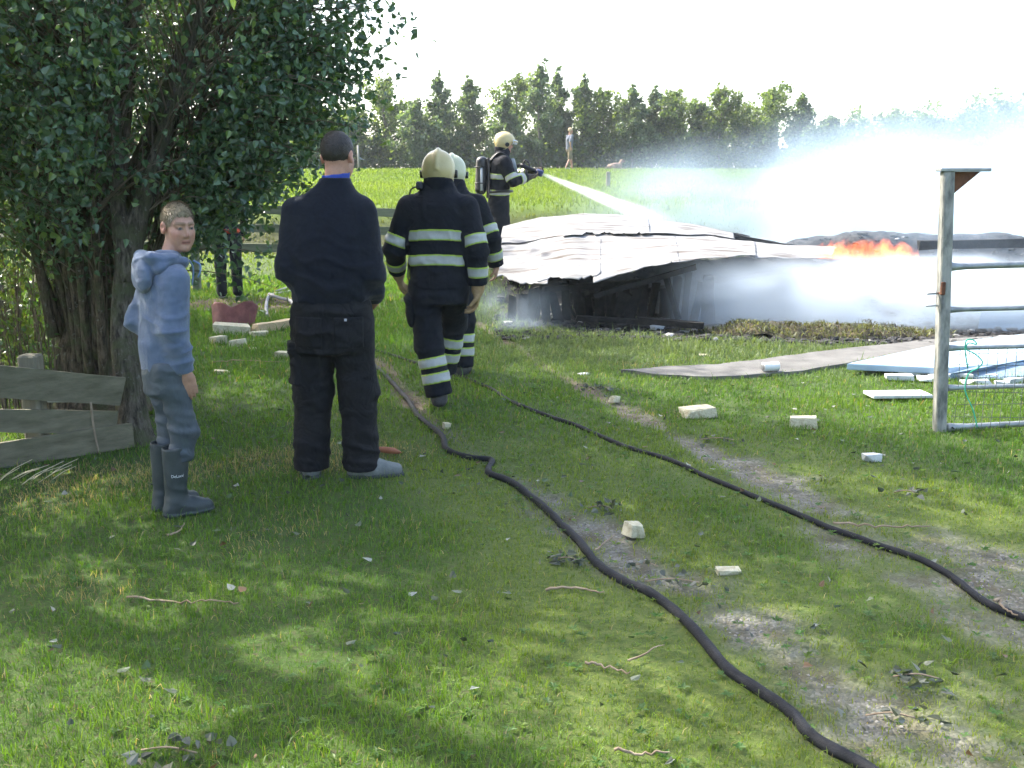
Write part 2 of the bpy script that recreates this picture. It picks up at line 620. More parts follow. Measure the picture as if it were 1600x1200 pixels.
# ------------------------------------------------------------------ grass
def blades(x, y, z, h, w, lean, cols, tipmul=1.25):
    """two-segment tapering blades: 5 verts, quad + triangle"""
    n = len(x)
    th = rng.uniform(0, 2 * np.pi, n)
    ld = rng.uniform(0, 2 * np.pi, n)
    sx, sy = np.cos(th) * w / 2, np.sin(th) * w / 2
    lx, ly = np.cos(ld) * lean * h, np.sin(ld) * lean * h
    b = np.stack([x, y, z], 1)
    s = np.stack([sx, sy, np.zeros(n)], 1)
    mid = b + np.stack([lx * 0.3, ly * 0.3, h * 0.55], 1)
    tip = b + np.stack([lx, ly, h * (1 - 0.35 * np.minimum(lean, 1.5))], 1)
    V = np.stack([b - s, b + s, mid + s * 0.75, mid - s * 0.75, tip], 1).reshape(-1, 3)
    i = np.arange(n)[:, None] * 5
    Q = i + np.array([[0, 1, 2, 3]])
    T = i + np.array([[3, 2, 4]])
    C = np.repeat(cols, 5, axis=0).reshape(n, 5, 3).copy()
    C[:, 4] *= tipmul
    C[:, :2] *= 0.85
    return V, Q, T, C.reshape(-1, 3)


def scatter_depth(n, y0, y1, p, margin=0.7, slope=0.545):
    """random points in the field of view and a step beside it; density falls off with distance as y**-p"""
    e = 2 - p
    u = rng.uniform(0, 1, n)
    y = (y0 ** e + u * (y1 ** e - y0 ** e)) ** (1 / e)
    x = rng.uniform(-1, 1, n) * (slope * y + margin)
    return x, y


M_GRASS = leafmat('grass_blade', (1, 1, 1), 0.45, 0.5, 0.35)
x, y = scatter_depth(460000, 2.05, 17.0, 1.25, 1.35)
gr, di, bu, dr, mo = masks(x, y)
onslab = in_poly(x + 0.10 * noise2(x, y, 4, 91) + 0.05 * noise2(x, y, 13, 92), y + 0.10 * noise2(x, y, 4, 93) + 0.05 * noise2(x, y, 13, 94), SLAB)
cl = fbm2(x, y, 2.5, 31, 3); cl2 = fbm2(x, y, 0.7, 37, 3)
keep = rng.uniform(0, 1, len(x)) < np.clip((1 - 0.90 * gr) * (1 - 0.995 * bu) * (1 - 0.12 * mo) * (0.85 + 0.5 * cl), 0.0, 1)
keep &= ~onslab
x, y, gr, dr, mo, cl, cl2 = [a[keep] for a in (x, y, gr, dr, mo, cl, cl2)]
n = len(x)
h = rng.uniform(0.022, 0.055, n) * (1 + 0.5 * np.clip(cl, -0.6, 1)) * (1 - 0.42 * mo) * (1 - 0.45 * gr)
far = sstep(7, 12, y)
h = h * (1 + 0.9 * far)
tall = rng.uniform(0, 1, n) < 0.012
h = np.where(tall, h * 2.2, h)
w = np.maximum(0.0032, y * 0.00085) * rng.uniform(0.7, 1.3, n)
lean = np.abs(rng.normal(0.55, 0.4, n))
c_green = np.array([0.096, 0.188, 0.018]); c_dark = np.array([0.052, 0.132, 0.018]); c_yel = np.array([0.175, 0.225, 0.028]); c_dry = np.array([0.30, 0.25, 0.13])
t = np.clip(0.5 + 0.8 * cl2 + rng.normal(0, 0.25, n), 0, 1)[:, None]
col = c_dark * (1 - t) + c_green * t
ty = np.clip(0.65 * mo + 0.5 * gr + 0.25 * cl + rng.normal(0, 0.15, n), 0, 1)[:, None]
col = col * (1 - ty) + c_yel * ty
isdry = rng.uniform(0, 1, n) < np.clip(0.03 + 0.62 * dr, 0, 1)
col = np.where(isdry[:, None], c_dry * rng.uniform(0.7, 1.15, (n, 1)), col)
# ash-dusted grass towards the fire, cooler for the smoke's shade put into its colour
fz = 1.5 * sstep(7.2, 9.8, y)[:, None] * sstep(-1.5, 0.5, x)[:, None]
col = col * (1 - 0.45 * fz) + np.array([0.13, 0.16, 0.10]) * 0.45 * fz
col *= rng.uniform(0.75, 1.25, (n, 1))
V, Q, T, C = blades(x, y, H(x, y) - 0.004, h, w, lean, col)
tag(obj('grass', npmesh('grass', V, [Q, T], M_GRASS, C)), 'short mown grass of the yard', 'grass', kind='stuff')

# meadow on the raised field behind, uncut and in full sun
x, y = scatter_depth(190000, 14.5, 47.0, 1.1, 3.0, 0.56)
bz = sstep(19.6, 20.2, y) * (1 - sstep(21.4, 22.2, y))
ok = (masks(x, y)[2] < 0.3) & (masks(x, y)[0] < 0.4) & ((y > 17) | (x < -1.0))
x, y, bz = x[ok], y[ok], bz[ok]
n = len(x)
cl = fbm2(x, y, 0.35, 51, 4)
h = rng.uniform(0.06, 0.14, n) * np.where(y > 21.8, 1.15, 0.8) * (1 + 0.4 * cl)
w = np.maximum(0.010, y * 0.0008) * rng.uniform(0.7, 1.4, n)
t = np.clip(0.5 + 0.7 * cl + rng.normal(0, 0.2, n), 0, 1)[:, None]
col = np.array([0.085, 0.142, 0.022]) * (1 - t) + np.array([0.118, 0.172, 0.030]) * t
col = col * (1 - 0.55 * bz[:, None]) + np.array([0.10, 0.09, 0.045]) * 0.55 * bz[:, None]
col *= rng.uniform(0.8, 1.2, (n, 1))
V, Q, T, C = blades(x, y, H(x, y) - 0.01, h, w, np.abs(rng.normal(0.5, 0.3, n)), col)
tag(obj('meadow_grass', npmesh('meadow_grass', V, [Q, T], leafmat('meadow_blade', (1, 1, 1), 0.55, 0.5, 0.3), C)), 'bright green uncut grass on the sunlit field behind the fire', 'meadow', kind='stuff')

# gravel of the wheel tracks
def ico():
    t = (1 + 5 ** 0.5) / 2
    v = np.array([(-1, t, 0), (1, t, 0), (-1, -t, 0), (1, -t, 0), (0, -1, t), (0, 1, t), (0, -1, -t), (0, 1, -t), (t, 0, -1), (t, 0, 1), (-t, 0, -1), (-t, 0, 1)], float)
    v /= np.linalg.norm(v[0])
    f = np.array([(0, 11, 5), (0, 5, 1), (0, 1, 7), (0, 7, 10), (0, 10, 11), (1, 5, 9), (5, 11, 4), (11, 10, 2), (10, 7, 6), (7, 1, 8), (3, 9, 4), (3, 4, 2), (3, 2, 6), (3, 6, 8), (3, 8, 9), (4, 9, 5), (2, 4, 11), (6, 2, 10), (8, 6, 7), (9, 8, 1)])
    return v, f


IV, IF_ = ico()


def pebbles(x, y, z, r, cols, flat=0.6):
    n = len(x)
    th = rng.uniform(0, 2 * np.pi, n)
    V = IV[None] * (1 + rng.uniform(-0.28, 0.28, (n, 12, 1)))
    V = V * np.stack([rng.uniform(0.7, 1.3, n), rng.uniform(0.7, 1.2, n), flat * rng.uniform(0.6, 1.2, n)], 1)[:, None, :] * r[:, None, None]
    c, s = np.cos(th)[:, None], np.sin(th)[:, None]
    X = V[:, :, 0] * c - V[:, :, 1] * s; Y = V[:, :, 0] * s + V[:, :, 1] * c
    V = np.stack([X + x[:, None], Y + y[:, None], V[:, :, 2] + z[:, None]], -1).reshape(-1, 3)
    F = (np.arange(n)[:, None, None] * 12 + IF_[None]).reshape(-1, 3)
    return V, F, np.repeat(cols, 12, axis=0)


x, y = scatter_depth(85000, 2.1, 9.0, 1.3, 1.35)
gr, di = masks(x, y)[:2]
k = rng.uniform(0, 1, len(x)) < gr * (1 - 0.6 * di) * 0.62
x, y = x[k], y[k]
n = len(x)
r = rng.uniform(0.003, 0.0075, n) * (1 + 0.05 * y)
g = rng.uniform(0.11, 0.30, n)[:, None]
V, F, C = pebbles(x, y, H(x, y) - 0.018 + 0.3 * r, r, g * np.array([1.0, 0.95, 0.83]))
tag(obj('gravel', npmesh('gravel', V, F, pmat('pebble', (1, 1, 1), (0.8, 0.8, 0.8), 60, 0.85, attr='Col'), C, smooth=False)), 'grey gravel in the two wheel tracks', 'gravel', kind='stuff')


# broad-leaved weeds (plantain, clover, buttercup) among the grass
def rosettes(x, y, rad, cols, nl=7):
    n = len(x)
    a = (np.arange(nl)[None] * (2 * np.pi / nl) + rng.uniform(0, 6.28, (n, 1)) + rng.normal(0, 0.25, (n, nl)))
    L = rad[:, None] * rng.uniform(0.6, 1.2, (n, nl)); W = L * 0.24
    dx, dy = np.cos(a), np.sin(a)
    z0 = (H(x, y) + 0.012)[:, None]
    b = np.stack([x[:, None] + 0 * a, y[:, None] + 0 * a, z0 + 0 * a], -1)
    d = np.stack([dx, dy, 0 * a], -1); s = np.stack([-dy, dx, 0 * a], -1)
    up = rng.uniform(0.15, 0.6, (n, nl))[..., None] * np.array([0, 0, 1.0])
    p1 = b + d * (L * 0.45)[..., None] + up * L[..., None] * 0.7
    tip = b + d * L[..., None] + up * L[..., None] * 0.75
    V = np.stack([b, p1 + s * W[..., None], tip, p1 - s * W[..., None]], 2).reshape(-1, 3)
    i = np.arange(n * nl)[:, None] * 4
    return V, np.concatenate([i + np.array([[0, 1, 2]]), i + np.array([[0, 2, 3]])]), np.repeat(np.repeat(cols, nl, 0), 4, 0)


x, y = scatter_depth(2400, 2.1, 8.0, 1.0)
kp = noise2(x, y, 1.3, 83) + 0.35 * (x > 0) > 0.0
x, y = x[kp], y[kp]
cw = np.array([[0.06, 0.14, 0.03], [0.085, 0.16, 0.05], [0.12, 0.19, 0.03]])[rng.choice(3, len(x))] * rng.uniform(0.8, 1.2, (len(x), 1))
V, T, C = rosettes(x, y, rng.uniform(0.010, 0.028, len(x)), cw)
tag(obj('weeds', npmesh('weeds', V, T, M_GRASS, C, smooth=False)), 'small broad leaved weeds growing among the grass and gravel', 'weeds', kind='stuff')

# ------------------------------------------------------------------ leaves and trees
def leaf_arrays(pos, size, cols, droop=0.5, aspect=0.95):
    """poplar-like pointed leaves folded along the midrib: 6 verts, 4 triangles"""
    n = len(pos)
    d = rng.normal(0, 1, (n, 3)); d[:, 2] -= droop * 1.6
    d /= np.linalg.norm(d, axis=1)[:, None]
    s = np.cross(d, rng.normal(0, 1, (n, 3))); s /= np.linalg.norm(s, axis=1)[:, None]
    u = np.cross(s, d)
    sz = size[:, None]
    b = pos
    cup = rng.uniform(0.05, 0.3, (n, 1))
    L1 = b + d * sz * 0.16 + s * sz * 0.40 * aspect + u * sz * cup * 0.6
    R1 = b + d * sz * 0.16 - s * sz * 0.40 * aspect + u * sz * cup * 0.6
    L2 = b + d * sz * 0.55 + s * sz * 0.30 * aspect + u * sz * cup * 0.4
    R2 = b + d * sz * 0.55 - s * sz * 0.30 * aspect + u * sz * cup * 0.4
    tip = b + d * sz * 1.05 - u * sz * 0.12
    V = np.stack([b, L1, L2, tip, R2, R1], 1).reshape(-1, 3)
    i = np.arange(n)[:, None] * 6
    Qs = np.concatenate([i + np.array([[0, 1, 2, 3]]), i + np.array([[0, 3, 4, 5]])])
    C = np.repeat(cols, 6, axis=0)
    return V, Qs, C


def twig_points(limb_pts, target, sag=0.1, k=7):
    """a curved shoot from the nearest limb point up and out to the target"""
    d = limb_pts - (target - np.array([0, 0, 0.5]))
    a = limb_pts[np.argmin((d ** 2).sum(1) + 1e-4)]
    t = np.linspace(0, 1, k)[:, None]
    mid = (a + target) / 2 + np.array([0, 0, 0.18 * np.linalg.norm(target - a)]) + rng.normal(0, 0.06, 3)
    return (1 - t) ** 2 * a + 2 * t * (1 - t) * mid + t ** 2 * target


BARK = barkmat('poplar_bark', (0.036, 0.030, 0.022), (0.16, 0.14, 0.108), (0.080, 0.088, 0.045))
BARK_MOSS = barkmat('mossy_bark', (0.036, 0.027, 0.018), (0.165, 0.128, 0.088), (0.085, 0.095, 0.045))
TWIG = pmat('twig', (0.10, 0.075, 0.05), (0.20, 0.16, 0.11), 10, 0.8)
M_POP = leafmat('poplar_leaf', (1, 1, 1), 0.34, 0.32, 0.75)


def crown_tree(name, label, base, limbs, prof, ntwig, zdense, leaf=0.062, per=26, coarse=0.12, ncoarse=8000, center=None, lean=(0, 0), extra=None, leaf_parts=0, cols=None, sides=10, trunkmat=None, group=None, bias=0.42, viewside=False, clear=True):
    """tree with hand-placed limbs; shoots fill a crown of radius prof(z) and carry the leaves"""
    root = empty(name, base)
    tag(root, label, 'tree', group)
    bx, by, bz = base
    bark = MB(); LP = []
    first = True
    for pts, r0, r1 in limbs:
        P = spline([(p[0] - bx, p[1] - by, p[2] - bz) for p in pts], 7)
        R = np.linspace(0, 1, len(P)); R = r0 * (1 - R) + r1 * R
        if pts[0][2] <= bz + 0.1:
            R = R * (1 + 0.45 * np.exp(-(P[:, 2]) / 0.12))
        Vt, Qt, Tt = tube_arrays(P, R, sides)
        nn = vnoise(Vt * np.array([9, 9, 2.5]), 3)
        ctr = np.repeat(P, sides, axis=0); ctr = np.concatenate([ctr, P[[0, -1]]])
        Vt = ctr + (Vt - ctr) * (1 + 0.22 * nn[:, None])
        if first or pts[0][2] <= bz + 0.1:
            mb = MB().add(Vt, Qt, Tt)
            mb.build('trunk', trunkmat or BARK, root)
            first = False
        else:
            mb = MB().add(Vt, Qt, Tt)
            mb.build('limb', trunkmat or BARK, root)
        LP.append(P)
    LPa = np.concatenate([p[len(p) // 4:] for p in LP])
    cx, cy_ = (center[0] - bx, center[1] - by) if center else (0, 0)
    zs = np.array([p[0] for p in prof]) - bz; rs = np.array([p[1] for p in prof])

    def sample(m, zlo, zhi):
        out = []
        while len(out) < m:
            z = rng.uniform(max(zs[0], zlo), min(zs[-1], zhi))
            R = np.interp(z, zs, rs)
            if rng.uniform() > (R / rs.max()) ** 1.3: continue
            a = rng.uniform(0, 2 * np.pi)
            if viewside and math.sin(a) > 0.55 and rng.uniform() < 0.6: continue
            r = R * rng.uniform(0, 1) ** bias
            out.append((cx + lean[0] * z + r * math.cos(a), cy_ + lean[1] * z + r * math.sin(a), z))
        return np.array(out)
    tw = MB(); leafpos = []
    tg = sample(ntwig, -9, zdense - bz)
    if extra is not None:
        tg = np.concatenate([tg, np.array(extra) - np.array([bx, by, bz])])
    for tpt in tg:
        P = twig_points(LPa, tpt)
        tw.tube(P, np.linspace(0.007, 0.002, len(P)), 3, caps=False)
        q = rng.uniform(0.35, 1.0, per) ** 0.8
        ii = np.clip((q * (len(P) - 1)).astype(int), 0, len(P) - 2)
        ff = q * (len(P) - 1) - ii
        c = P[ii] * (1 - ff[:, None]) + P[ii + 1] * ff[:, None]
        leafpos.append(c + rng.normal(0, 0.075, (per, 3)) - np.array([0, 0, 0.03]))
    leafpos = np.concatenate(leafpos)
    if clear:
        wp = leafpos + np.array([bx, by, bz])
        yr = wp[:, 1] * CP - (wp[:, 2] - CAM_H) * SP
        px = 800 + FPX * wp[:, 0] / yr; py = 600 - FPX * (wp[:, 1] * SP + (wp[:, 2] - CAM_H) * CP) / yr
        mid = 150 + np.clip((600 - py) / 600, 0, 1) ** 1.2 * 130
        lane = sstep(1.0, 0.45, np.abs(px - mid - 15) / (75 + 0.10 * np.clip(500 - py, 0, 500)) + 0.35 * vnoise(wp * 2.2, 5))
        kp = ~((rng.uniform(0, 1, len(wp)) < 0.80 * lane) & (wp[:, 1] < 7.15))
        leafpos = leafpos[kp]
    nl = len(leafpos)
    size = leaf * rng.uniform(0.6, 1.25, nl)
    pal = cols if cols is not None else np.array([[0.050, 0.105, 0.052], [0.082, 0.150, 0.070], [0.12, 0.19, 0.045]])
    w = rng.choice(3, nl, p=[0.45, 0.42, 0.13])
    lc = pal[w] * rng.uniform(0.75, 1.3, (nl, 1))
    sel = np.zeros(nl, bool)
    if leaf_parts:                                      # the leaves that stand largest in view are parts of their own
        wp = leafpos + np.array([bx, by, bz])
        scr = wp[:, 0] / wp[:, 1]
        edge = np.where((np.abs(scr) < 0.52) & (wp[:, 2] < 2.7), size / wp[:, 1], 0)
        sel[np.argsort(-edge)[:leaf_parts]] = True
        protos = []
        for k in range(12):
            v, q, c = leaf_arrays(np.zeros((1, 3)), np.ones(1), pal[k % 3][None] * rng.uniform(0.8, 1.2))
            protos.append(npmesh('leaf', v, q, M_POP, c))
        for k, i in enumerate(np.where(sel)[0]):
            o = obj('leaf', protos[k % 12], root, loc=leafpos[i])
            o.scale = (size[i],) * 3
            o.rotation_euler = (0, 0, rng.uniform(0, 6.28))
    V, Qs, C = leaf_arrays(leafpos[~sel], size[~sel], lc[~sel])
    crs = [V]; qs = [Qs]; cs = [C]; off = len(V)
    if ncoarse:
        tg = sample(ncoarse // 22, zdense - bz - 0.2, 99)
        lp = []
        for tpt in tg:
            P = twig_points(LPa, tpt, k=5)
            tw.tube(P, np.linspace(0.012, 0.003, len(P)), 3, caps=False)
            q = rng.uniform(0.3, 1.0, 22)
            ii = np.clip((q * 4).astype(int), 0, 3); ff = (q * 4 - ii)[:, None]
            lp.append(P[ii] * (1 - ff) + P[ii + 1] * ff + rng.normal(0, 0.16, (22, 3)))
        lp = np.concatenate(lp); m = len(lp)
        V2, Q2, C2 = leaf_arrays(lp, coarse * rng.uniform(0.7, 1.3, m), pal[rng.choice(3, m)] * rng.uniform(0.8, 1.2, (m, 1)))
        crs.append(V2); qs.append(Q2 + off); cs.append(C2)
    tw.build('twigs', TWIG, root)['kind'] = 'stuff'
    o = obj('crown', npmesh('crown', np.concatenate(crs), np.concatenate(qs), M_POP, np.concatenate(cs), smooth=False), root)
    o['kind'] = 'stuff'
    return root


# the big poplar on the left: thick main trunk that forks low into fanning stems
T1 = (-2.98, 7.05, 0.0)
limbs1 = [
    ([(-2.98, 7.05, -0.1), (-2.97, 7.05, 0.5), (-2.92, 7.03, 1.0), (-2.95, 7.0, 1.6), (-3.0, 6.95, 2.6), (-3.02, 6.95, 4.2), (-2.9, 7.1, 6.5), (-2.8, 7.1, 9.3)], 0.30, 0.03),
    ([(-2.92, 7.03, 0.75), (-2.68, 6.92, 1.2), (-2.42, 6.8, 1.75), (-2.05, 6.7, 2.5), (-1.7, 6.7, 3.5), (-1.3, 6.8, 5.2)], 0.17, 0.03),
    ([(-2.95, 7.0, 0.9), (-2.75, 6.9, 1.6), (-2.55, 6.85, 2.5), (-2.3, 6.8, 3.8), (-2.1, 6.9, 6.0)], 0.14, 0.025),
    ([(-2.98, 7.0, 1.0), (-3.3, 6.8, 1.6), (-3.6, 6.6, 2.4), (-3.9, 6.5, 3.6), (-4.2, 6.4, 5.0)], 0.10, 0.025),
    ([(-2.92, 7.05, 1.2), (-2.6, 7.5, 1.9), (-2.3, 8.0, 3.0), (-2.0, 8.4, 4.6)], 0.09, 0.02),
    ([(-2.95, 6.95, 1.3), (-2.9, 6.5, 2.0), (-2.7, 6.0, 3.0), (-2.4, 5.6, 4.2)], 0.08, 0.02),
]
for k in range(15):
    a = rng.uniform(0, 6.28); r0 = rng.uniform(0.1, 0.34); q = np.array([-2.9 + r0 * math.cos(a), 6.95 + r0 * math.sin(a), rng.uniform(0.15, 0.6)])
    d = np.array([math.cos(a) * rng.uniform(0.1, 0.9) + 0.25, math.sin(a) * 0.5 - 0.15, 0])
    limbs1.append(([tuple(q), tuple(q + d * 0.25 + [0, 0, 0.7]), tuple(q + d * 0.7 + [0, 0, 1.7]), tuple(q + d * 1.2 + [0, 0, 3.2])], rng.uniform(0.014, 0.05), 0.008))
prof1 = [(1.25, 0.7), (1.5, 1.15), (2.0, 1.6), (2.6, 1.75), (3.4, 2.05), (4.5, 2.45), (6.5, 2.4), (8.5, 1.6), (9.8, 0.4)]
extra1 = []
for (px, py, Y, k, s) in [(440, 250, 6.7, 7, 0.12), (470, 200, 6.6, 8, 0.14), (520, 150, 6.5, 8, 0.15), (555, 70, 6.5, 9, 0.18), (590, 20, 6.5, 9, 0.12), (570, 120, 6.5, 5, 0.08), (530, 200, 6.5, 6, 0.08), (500, 230, 6.6, 6, 0.10), (560, 30, 6.4, 10, 0.2), (540, 110, 6.4, 10, 0.18), (480, 140, 6.3, 12, 0.2), (430, 200, 6.3, 12, 0.2), (380, 300, 6.4, 10, 0.15), (430, 300, 6.6, 5, 0.08), (330, 330, 6.5, 8, 0.12), (445, 440, 6.5, 1, 0.04), (410, 320, 6.6, 6, 0.12), (340, 270, 6.3, 9, 0.15), (300, 150, 6.2, 10, 0.25), (420, 110, 6.3, 12, 0.25), (500, 60, 6.4, 10, 0.2), (240, 230, 6.3, 9, 0.2)]:
    p = at(px, py, Y)
    for _ in range(k):
        extra1.append(tuple(np.array(p) + rng.normal(0, s, 3)))
poplar = crown_tree('poplar_tree', 'large poplar with thick mossy trunk and fanning stems behind the boy', T1, limbs1, prof1, 900, 3.4, leaf=0.047, per=46, ncoarse=3400, center=(-2.75, 6.9), extra=extra1, leaf_parts=300, trunkmat=BARK_MOSS)

# the slender second trunk in front of it
T2 = tuple(G(213, 690))
limbs2 = [([(T2[0], T2[1], -0.08), (T2[0] - 0.02, T2[1] + 0.02, 0.35), (T2[0] - 0.06, T2[1] + 0.08, 0.8), (T2[0] + 0.0, T2[1] + 0.2, 1.3), (T2[0] + 0.2, T2[1] + 0.3, 1.9), (T2[0] + 0.5, T2[1] + 0.4, 2.8), (T2[0] + 0.8, T2[1] + 0.4, 4.6)], 0.10, 0.03),
          ([(T2[0] - 0.02, T2[1] + 0.1, 1.0), (T2[0] - 0.08, T2[1] + 0.2, 1.5), (T2[0] - 0.1, T2[1] + 0.3, 2.4), (T2[0] - 0.2, T2[1] + 0.3, 3.8)], 0.06, 0.02)]
crown_tree('poplar_tree', 'slender grey trunked poplar between the broken board fence and the boy', T2, limbs2, [(1.6, 0.5), (2.2, 0.9), (3.2, 1.2), (4.2, 1.3), (5.4, 0.4)], 110, 3.4, leaf=0.047, ncoarse=900, center=(T2[0] + 0.1, T2[1] + 0.3), trunkmat=BARK)


def simple_limbs(b, ht, n=6, r=0.2, spread=0.33):
    b = np.array(b, float)
    L = [([tuple(b + [0, 0, -0.1]), tuple(b + [0.05, 0, ht * 0.3]), tuple(b + [0.1, 0.1, ht * 0.65]), tuple(b + [0, 0.1, ht * 0.98])], r, 0.02)]
    for k in range(n):
        a = k * 2.4 + rng.uniform(-0.3, 0.3); z = ht * (0.14 + 0.09 * k)
        d = np.array([math.cos(a), math.sin(a), 0])
        L.append(([tuple(b + [0, 0, z]), tuple(b + d * ht * spread * 0.4 + [0, 0, z + ht * 0.08]), tuple(b + d * ht * spread * 0.75 + [0, 0, z + ht * 0.25])], r * 0.45, 0.015))
    return L


# the rest of the poplar row along the left edge of the yard, which shades the yard
row = [
    ((-4.7, 5.3, 0), 9.5, [(0.9, 0.9), (1.6, 1.5), (2.6, 1.8), (4, 2.2), (6, 2.2), (9.4, 0.4)], 280, 3.0, 900, 'poplar at the left edge with large leaves hanging nearest the camera'),
    ((-5.6, 10.6, 0), 10.5, [(1.2, 1.2), (2.2, 2.0), (4, 2.7), (6.5, 2.6), (10.4, 0.4)], 120, 2.8, 3800, 'poplar behind the big trunk, its leaves lit from behind at the left edge'),
    ((-6.6, 14.2, 0), 9.0, [(1.2, 1.2), (2.5, 2.0), (4.5, 2.4), (6.5, 2.2), (9.0, 0.4)], 60, 2.6, 4500, 'farthest poplar of the row along the left side of the yard'),
    ((-9.3, 13.4, 0), 12.0, [(2.0, 1.2), (3.5, 2.2), (6, 2.8), (9, 2.4), (12.0, 0.4)], 40, 3.0, 6000, 'added poplar outermost at the far left behind the row, shading the yard'),  # added beyond the row to throw shade on the farther grass
]
for i, (b, ht, prof, nt_, zd, nc, lab) in enumerate(row):
    crown_tree('poplar_tree', lab, b, simple_limbs(b, ht), prof, nt_, zd, leaf=0.052, per=34, ncoarse=nc, coarse=0.13, sides=8)

# basal shoots: thin leafless stems and small sunlit leaves under the poplars at the left edge
def shrub(name, label, base, n, hgt, spread, leafn, pal, cat='shrub', lsize=0.04):
    root = tag(empty(name, base), label, cat)
    st = MB(); lp = []
    for k in range(n):
        a = rng.uniform(0, 6.28); r0 = spread * 0.5 * rng.uniform(0, 1) ** 0.5
        b = np.array([math.cos(a) * r0, math.sin(a) * r0, -0.03])
        hh = hgt * rng.uniform(0.55, 1.1)
        l = rng.normal(0, 0.16, 2)
        P = np.array([b, b + [l[0] * 0.3, l[1] * 0.3, hh * 0.5], b + [l[0] + rng.normal(0, .05), l[1], hh]])
        P = spline(P, 4)
        st.tube(P, np.linspace(0.006, 0.002, len(P)), 4)
        q = rng.uniform(0.3, 1, leafn)
        ii = np.clip((q * (len(P) - 1)).astype(int), 0, len(P) - 2)
        lp.append(P[ii] + rng.normal(0, 0.05, (leafn, 3)))
    st.build('stems', pmat('dry_stem_' + name, (0.075, 0.055, 0.035), (0.17, 0.13, 0.085), 8, 0.8), root)['kind'] = 'stuff'
    lp = np.concatenate(lp)
    V, Qs, C = leaf_arrays(lp, lsize * rng.uniform(0.6, 1.3, len(lp)), np.array(pal)[rng.choice(len(pal), len(lp))], droop=0.2)
    obj('foliage', npmesh('foliage', V, Qs, M_POP, C, smooth=False), root)['kind'] = 'stuff'
    return root


lit = [[0.10, 0.17, 0.03], [0.06, 0.12, 0.03], [0.14, 0.19, 0.04]]
shrub('shrub', 'leafy shrub with many thin upright stems at the left edge behind the boards', (-3.75, 7.3, 0), 80, 1.75, 1.2, 34, lit)
shrub('shrub', 'thicket of bare thin stems between the left edge and the mossy trunk', (-3.35, 7.0, 0), 55, 1.35, 0.7, 14, lit)
shrub('trunk_shoots', 'dense leafy shoots growing up around the big mossy trunk', (-2.85, 6.95, 0.45), 40, 1.7, 0.5, 16, [[0.05, 0.10, 0.04], [0.075, 0.14, 0.05]], lsize=0.05)


# the row of young trees behind the field
BG_LEAF = leafmat('young_tree_leaf', (1.12, 1.2, 1.1), 0.5, 0.45, 0.5)
BG_BARK = pmat('young_bark', (0.09, 0.075, 0.06), (0.2, 0.18, 0.15), 6, 0.9)


def bg_tree(name, label, base, ht, wd, pal, nleaf, lsize, group=None, kind=0):
    root = tag(empty(name, base), label, 'tree', group)
    tr = MB()
    P = spline([(0, 0, -0.1), (rng.normal(0, .05), 0, ht * .4), (rng.normal(0, .12), 0, ht * .75), (rng.normal(0, .15), 0, ht)], 5)
    tr.tube(P, np.linspace(0.02 * ht, 0.006, len(P)), 6)
    cl = []
    nl = 34
    for k in range(nl):
        f = (k + rng.uniform(0, 1)) / nl
        f = 0.04 + 0.96 * f
        a = rng.uniform(0, 6.28)
        prof = (1 - f) ** 0.75 * (0.55 + 0.45 * min(1, f / 0.2)) if kind == 0 else math.sin(math.pi * min(1, f * 0.82 + 0.18)) ** 0.7
        L = wd * 0.5 * max(0.1, prof) * rng.uniform(0.7, 1.2)
        b = np.array([0, 0, ht * f * 0.93])
        e = b + np.array([math.cos(a) * L, math.sin(a) * L, L * rng.uniform(0.35, 1.1)])
        tr.tube([b, (b + e) / 2 + [0, 0, 0.05], e], [0.012, 0.008, 0.004], 3, caps=False)
        for q in np.linspace(0.3, 1.0, 3):
            cl.append((*(b * (1 - q) + e * q), 0.13 + 0.25 * L * (1.1 - 0.5 * q)))
    for q in range(4):
        cl.append((P[-1][0], P[-1][1], ht * (1 - 0.05 * q), 0.09 + 0.035 * q))
    cl = np.array(cl)
    w = cl[:, 3] ** 1.5; w /= w.sum()
    idx = rng.choice(len(cl), nleaf, p=w)
    d = rng.normal(0, 1, (nleaf, 3)); d /= np.linalg.norm(d, axis=1)[:, None]
    pos = cl[idx, :3] + d * cl[idx, 3:4] * rng.uniform(0.2, 1.0, (nleaf, 1)) ** 0.6
    pos[:, 2] = np.maximum(pos[:, 2], 0.05)
    tr.build('trunk', BG_BARK, root)
    shade = rng.uniform(0.6, 1.35, len(cl))[idx][:, None]
    V, Qs, C = leaf_arrays(pos, lsize * rng.uniform(0.6, 1.3, nleaf), np.array(pal)[rng.choice(len(pal), nleaf)] * shade, droop=0.1, aspect=1.1)
    obj('crown', npmesh('crown', V, Qs, BG_LEAF, C, smooth=False), root)['kind'] = 'stuff'
    return root


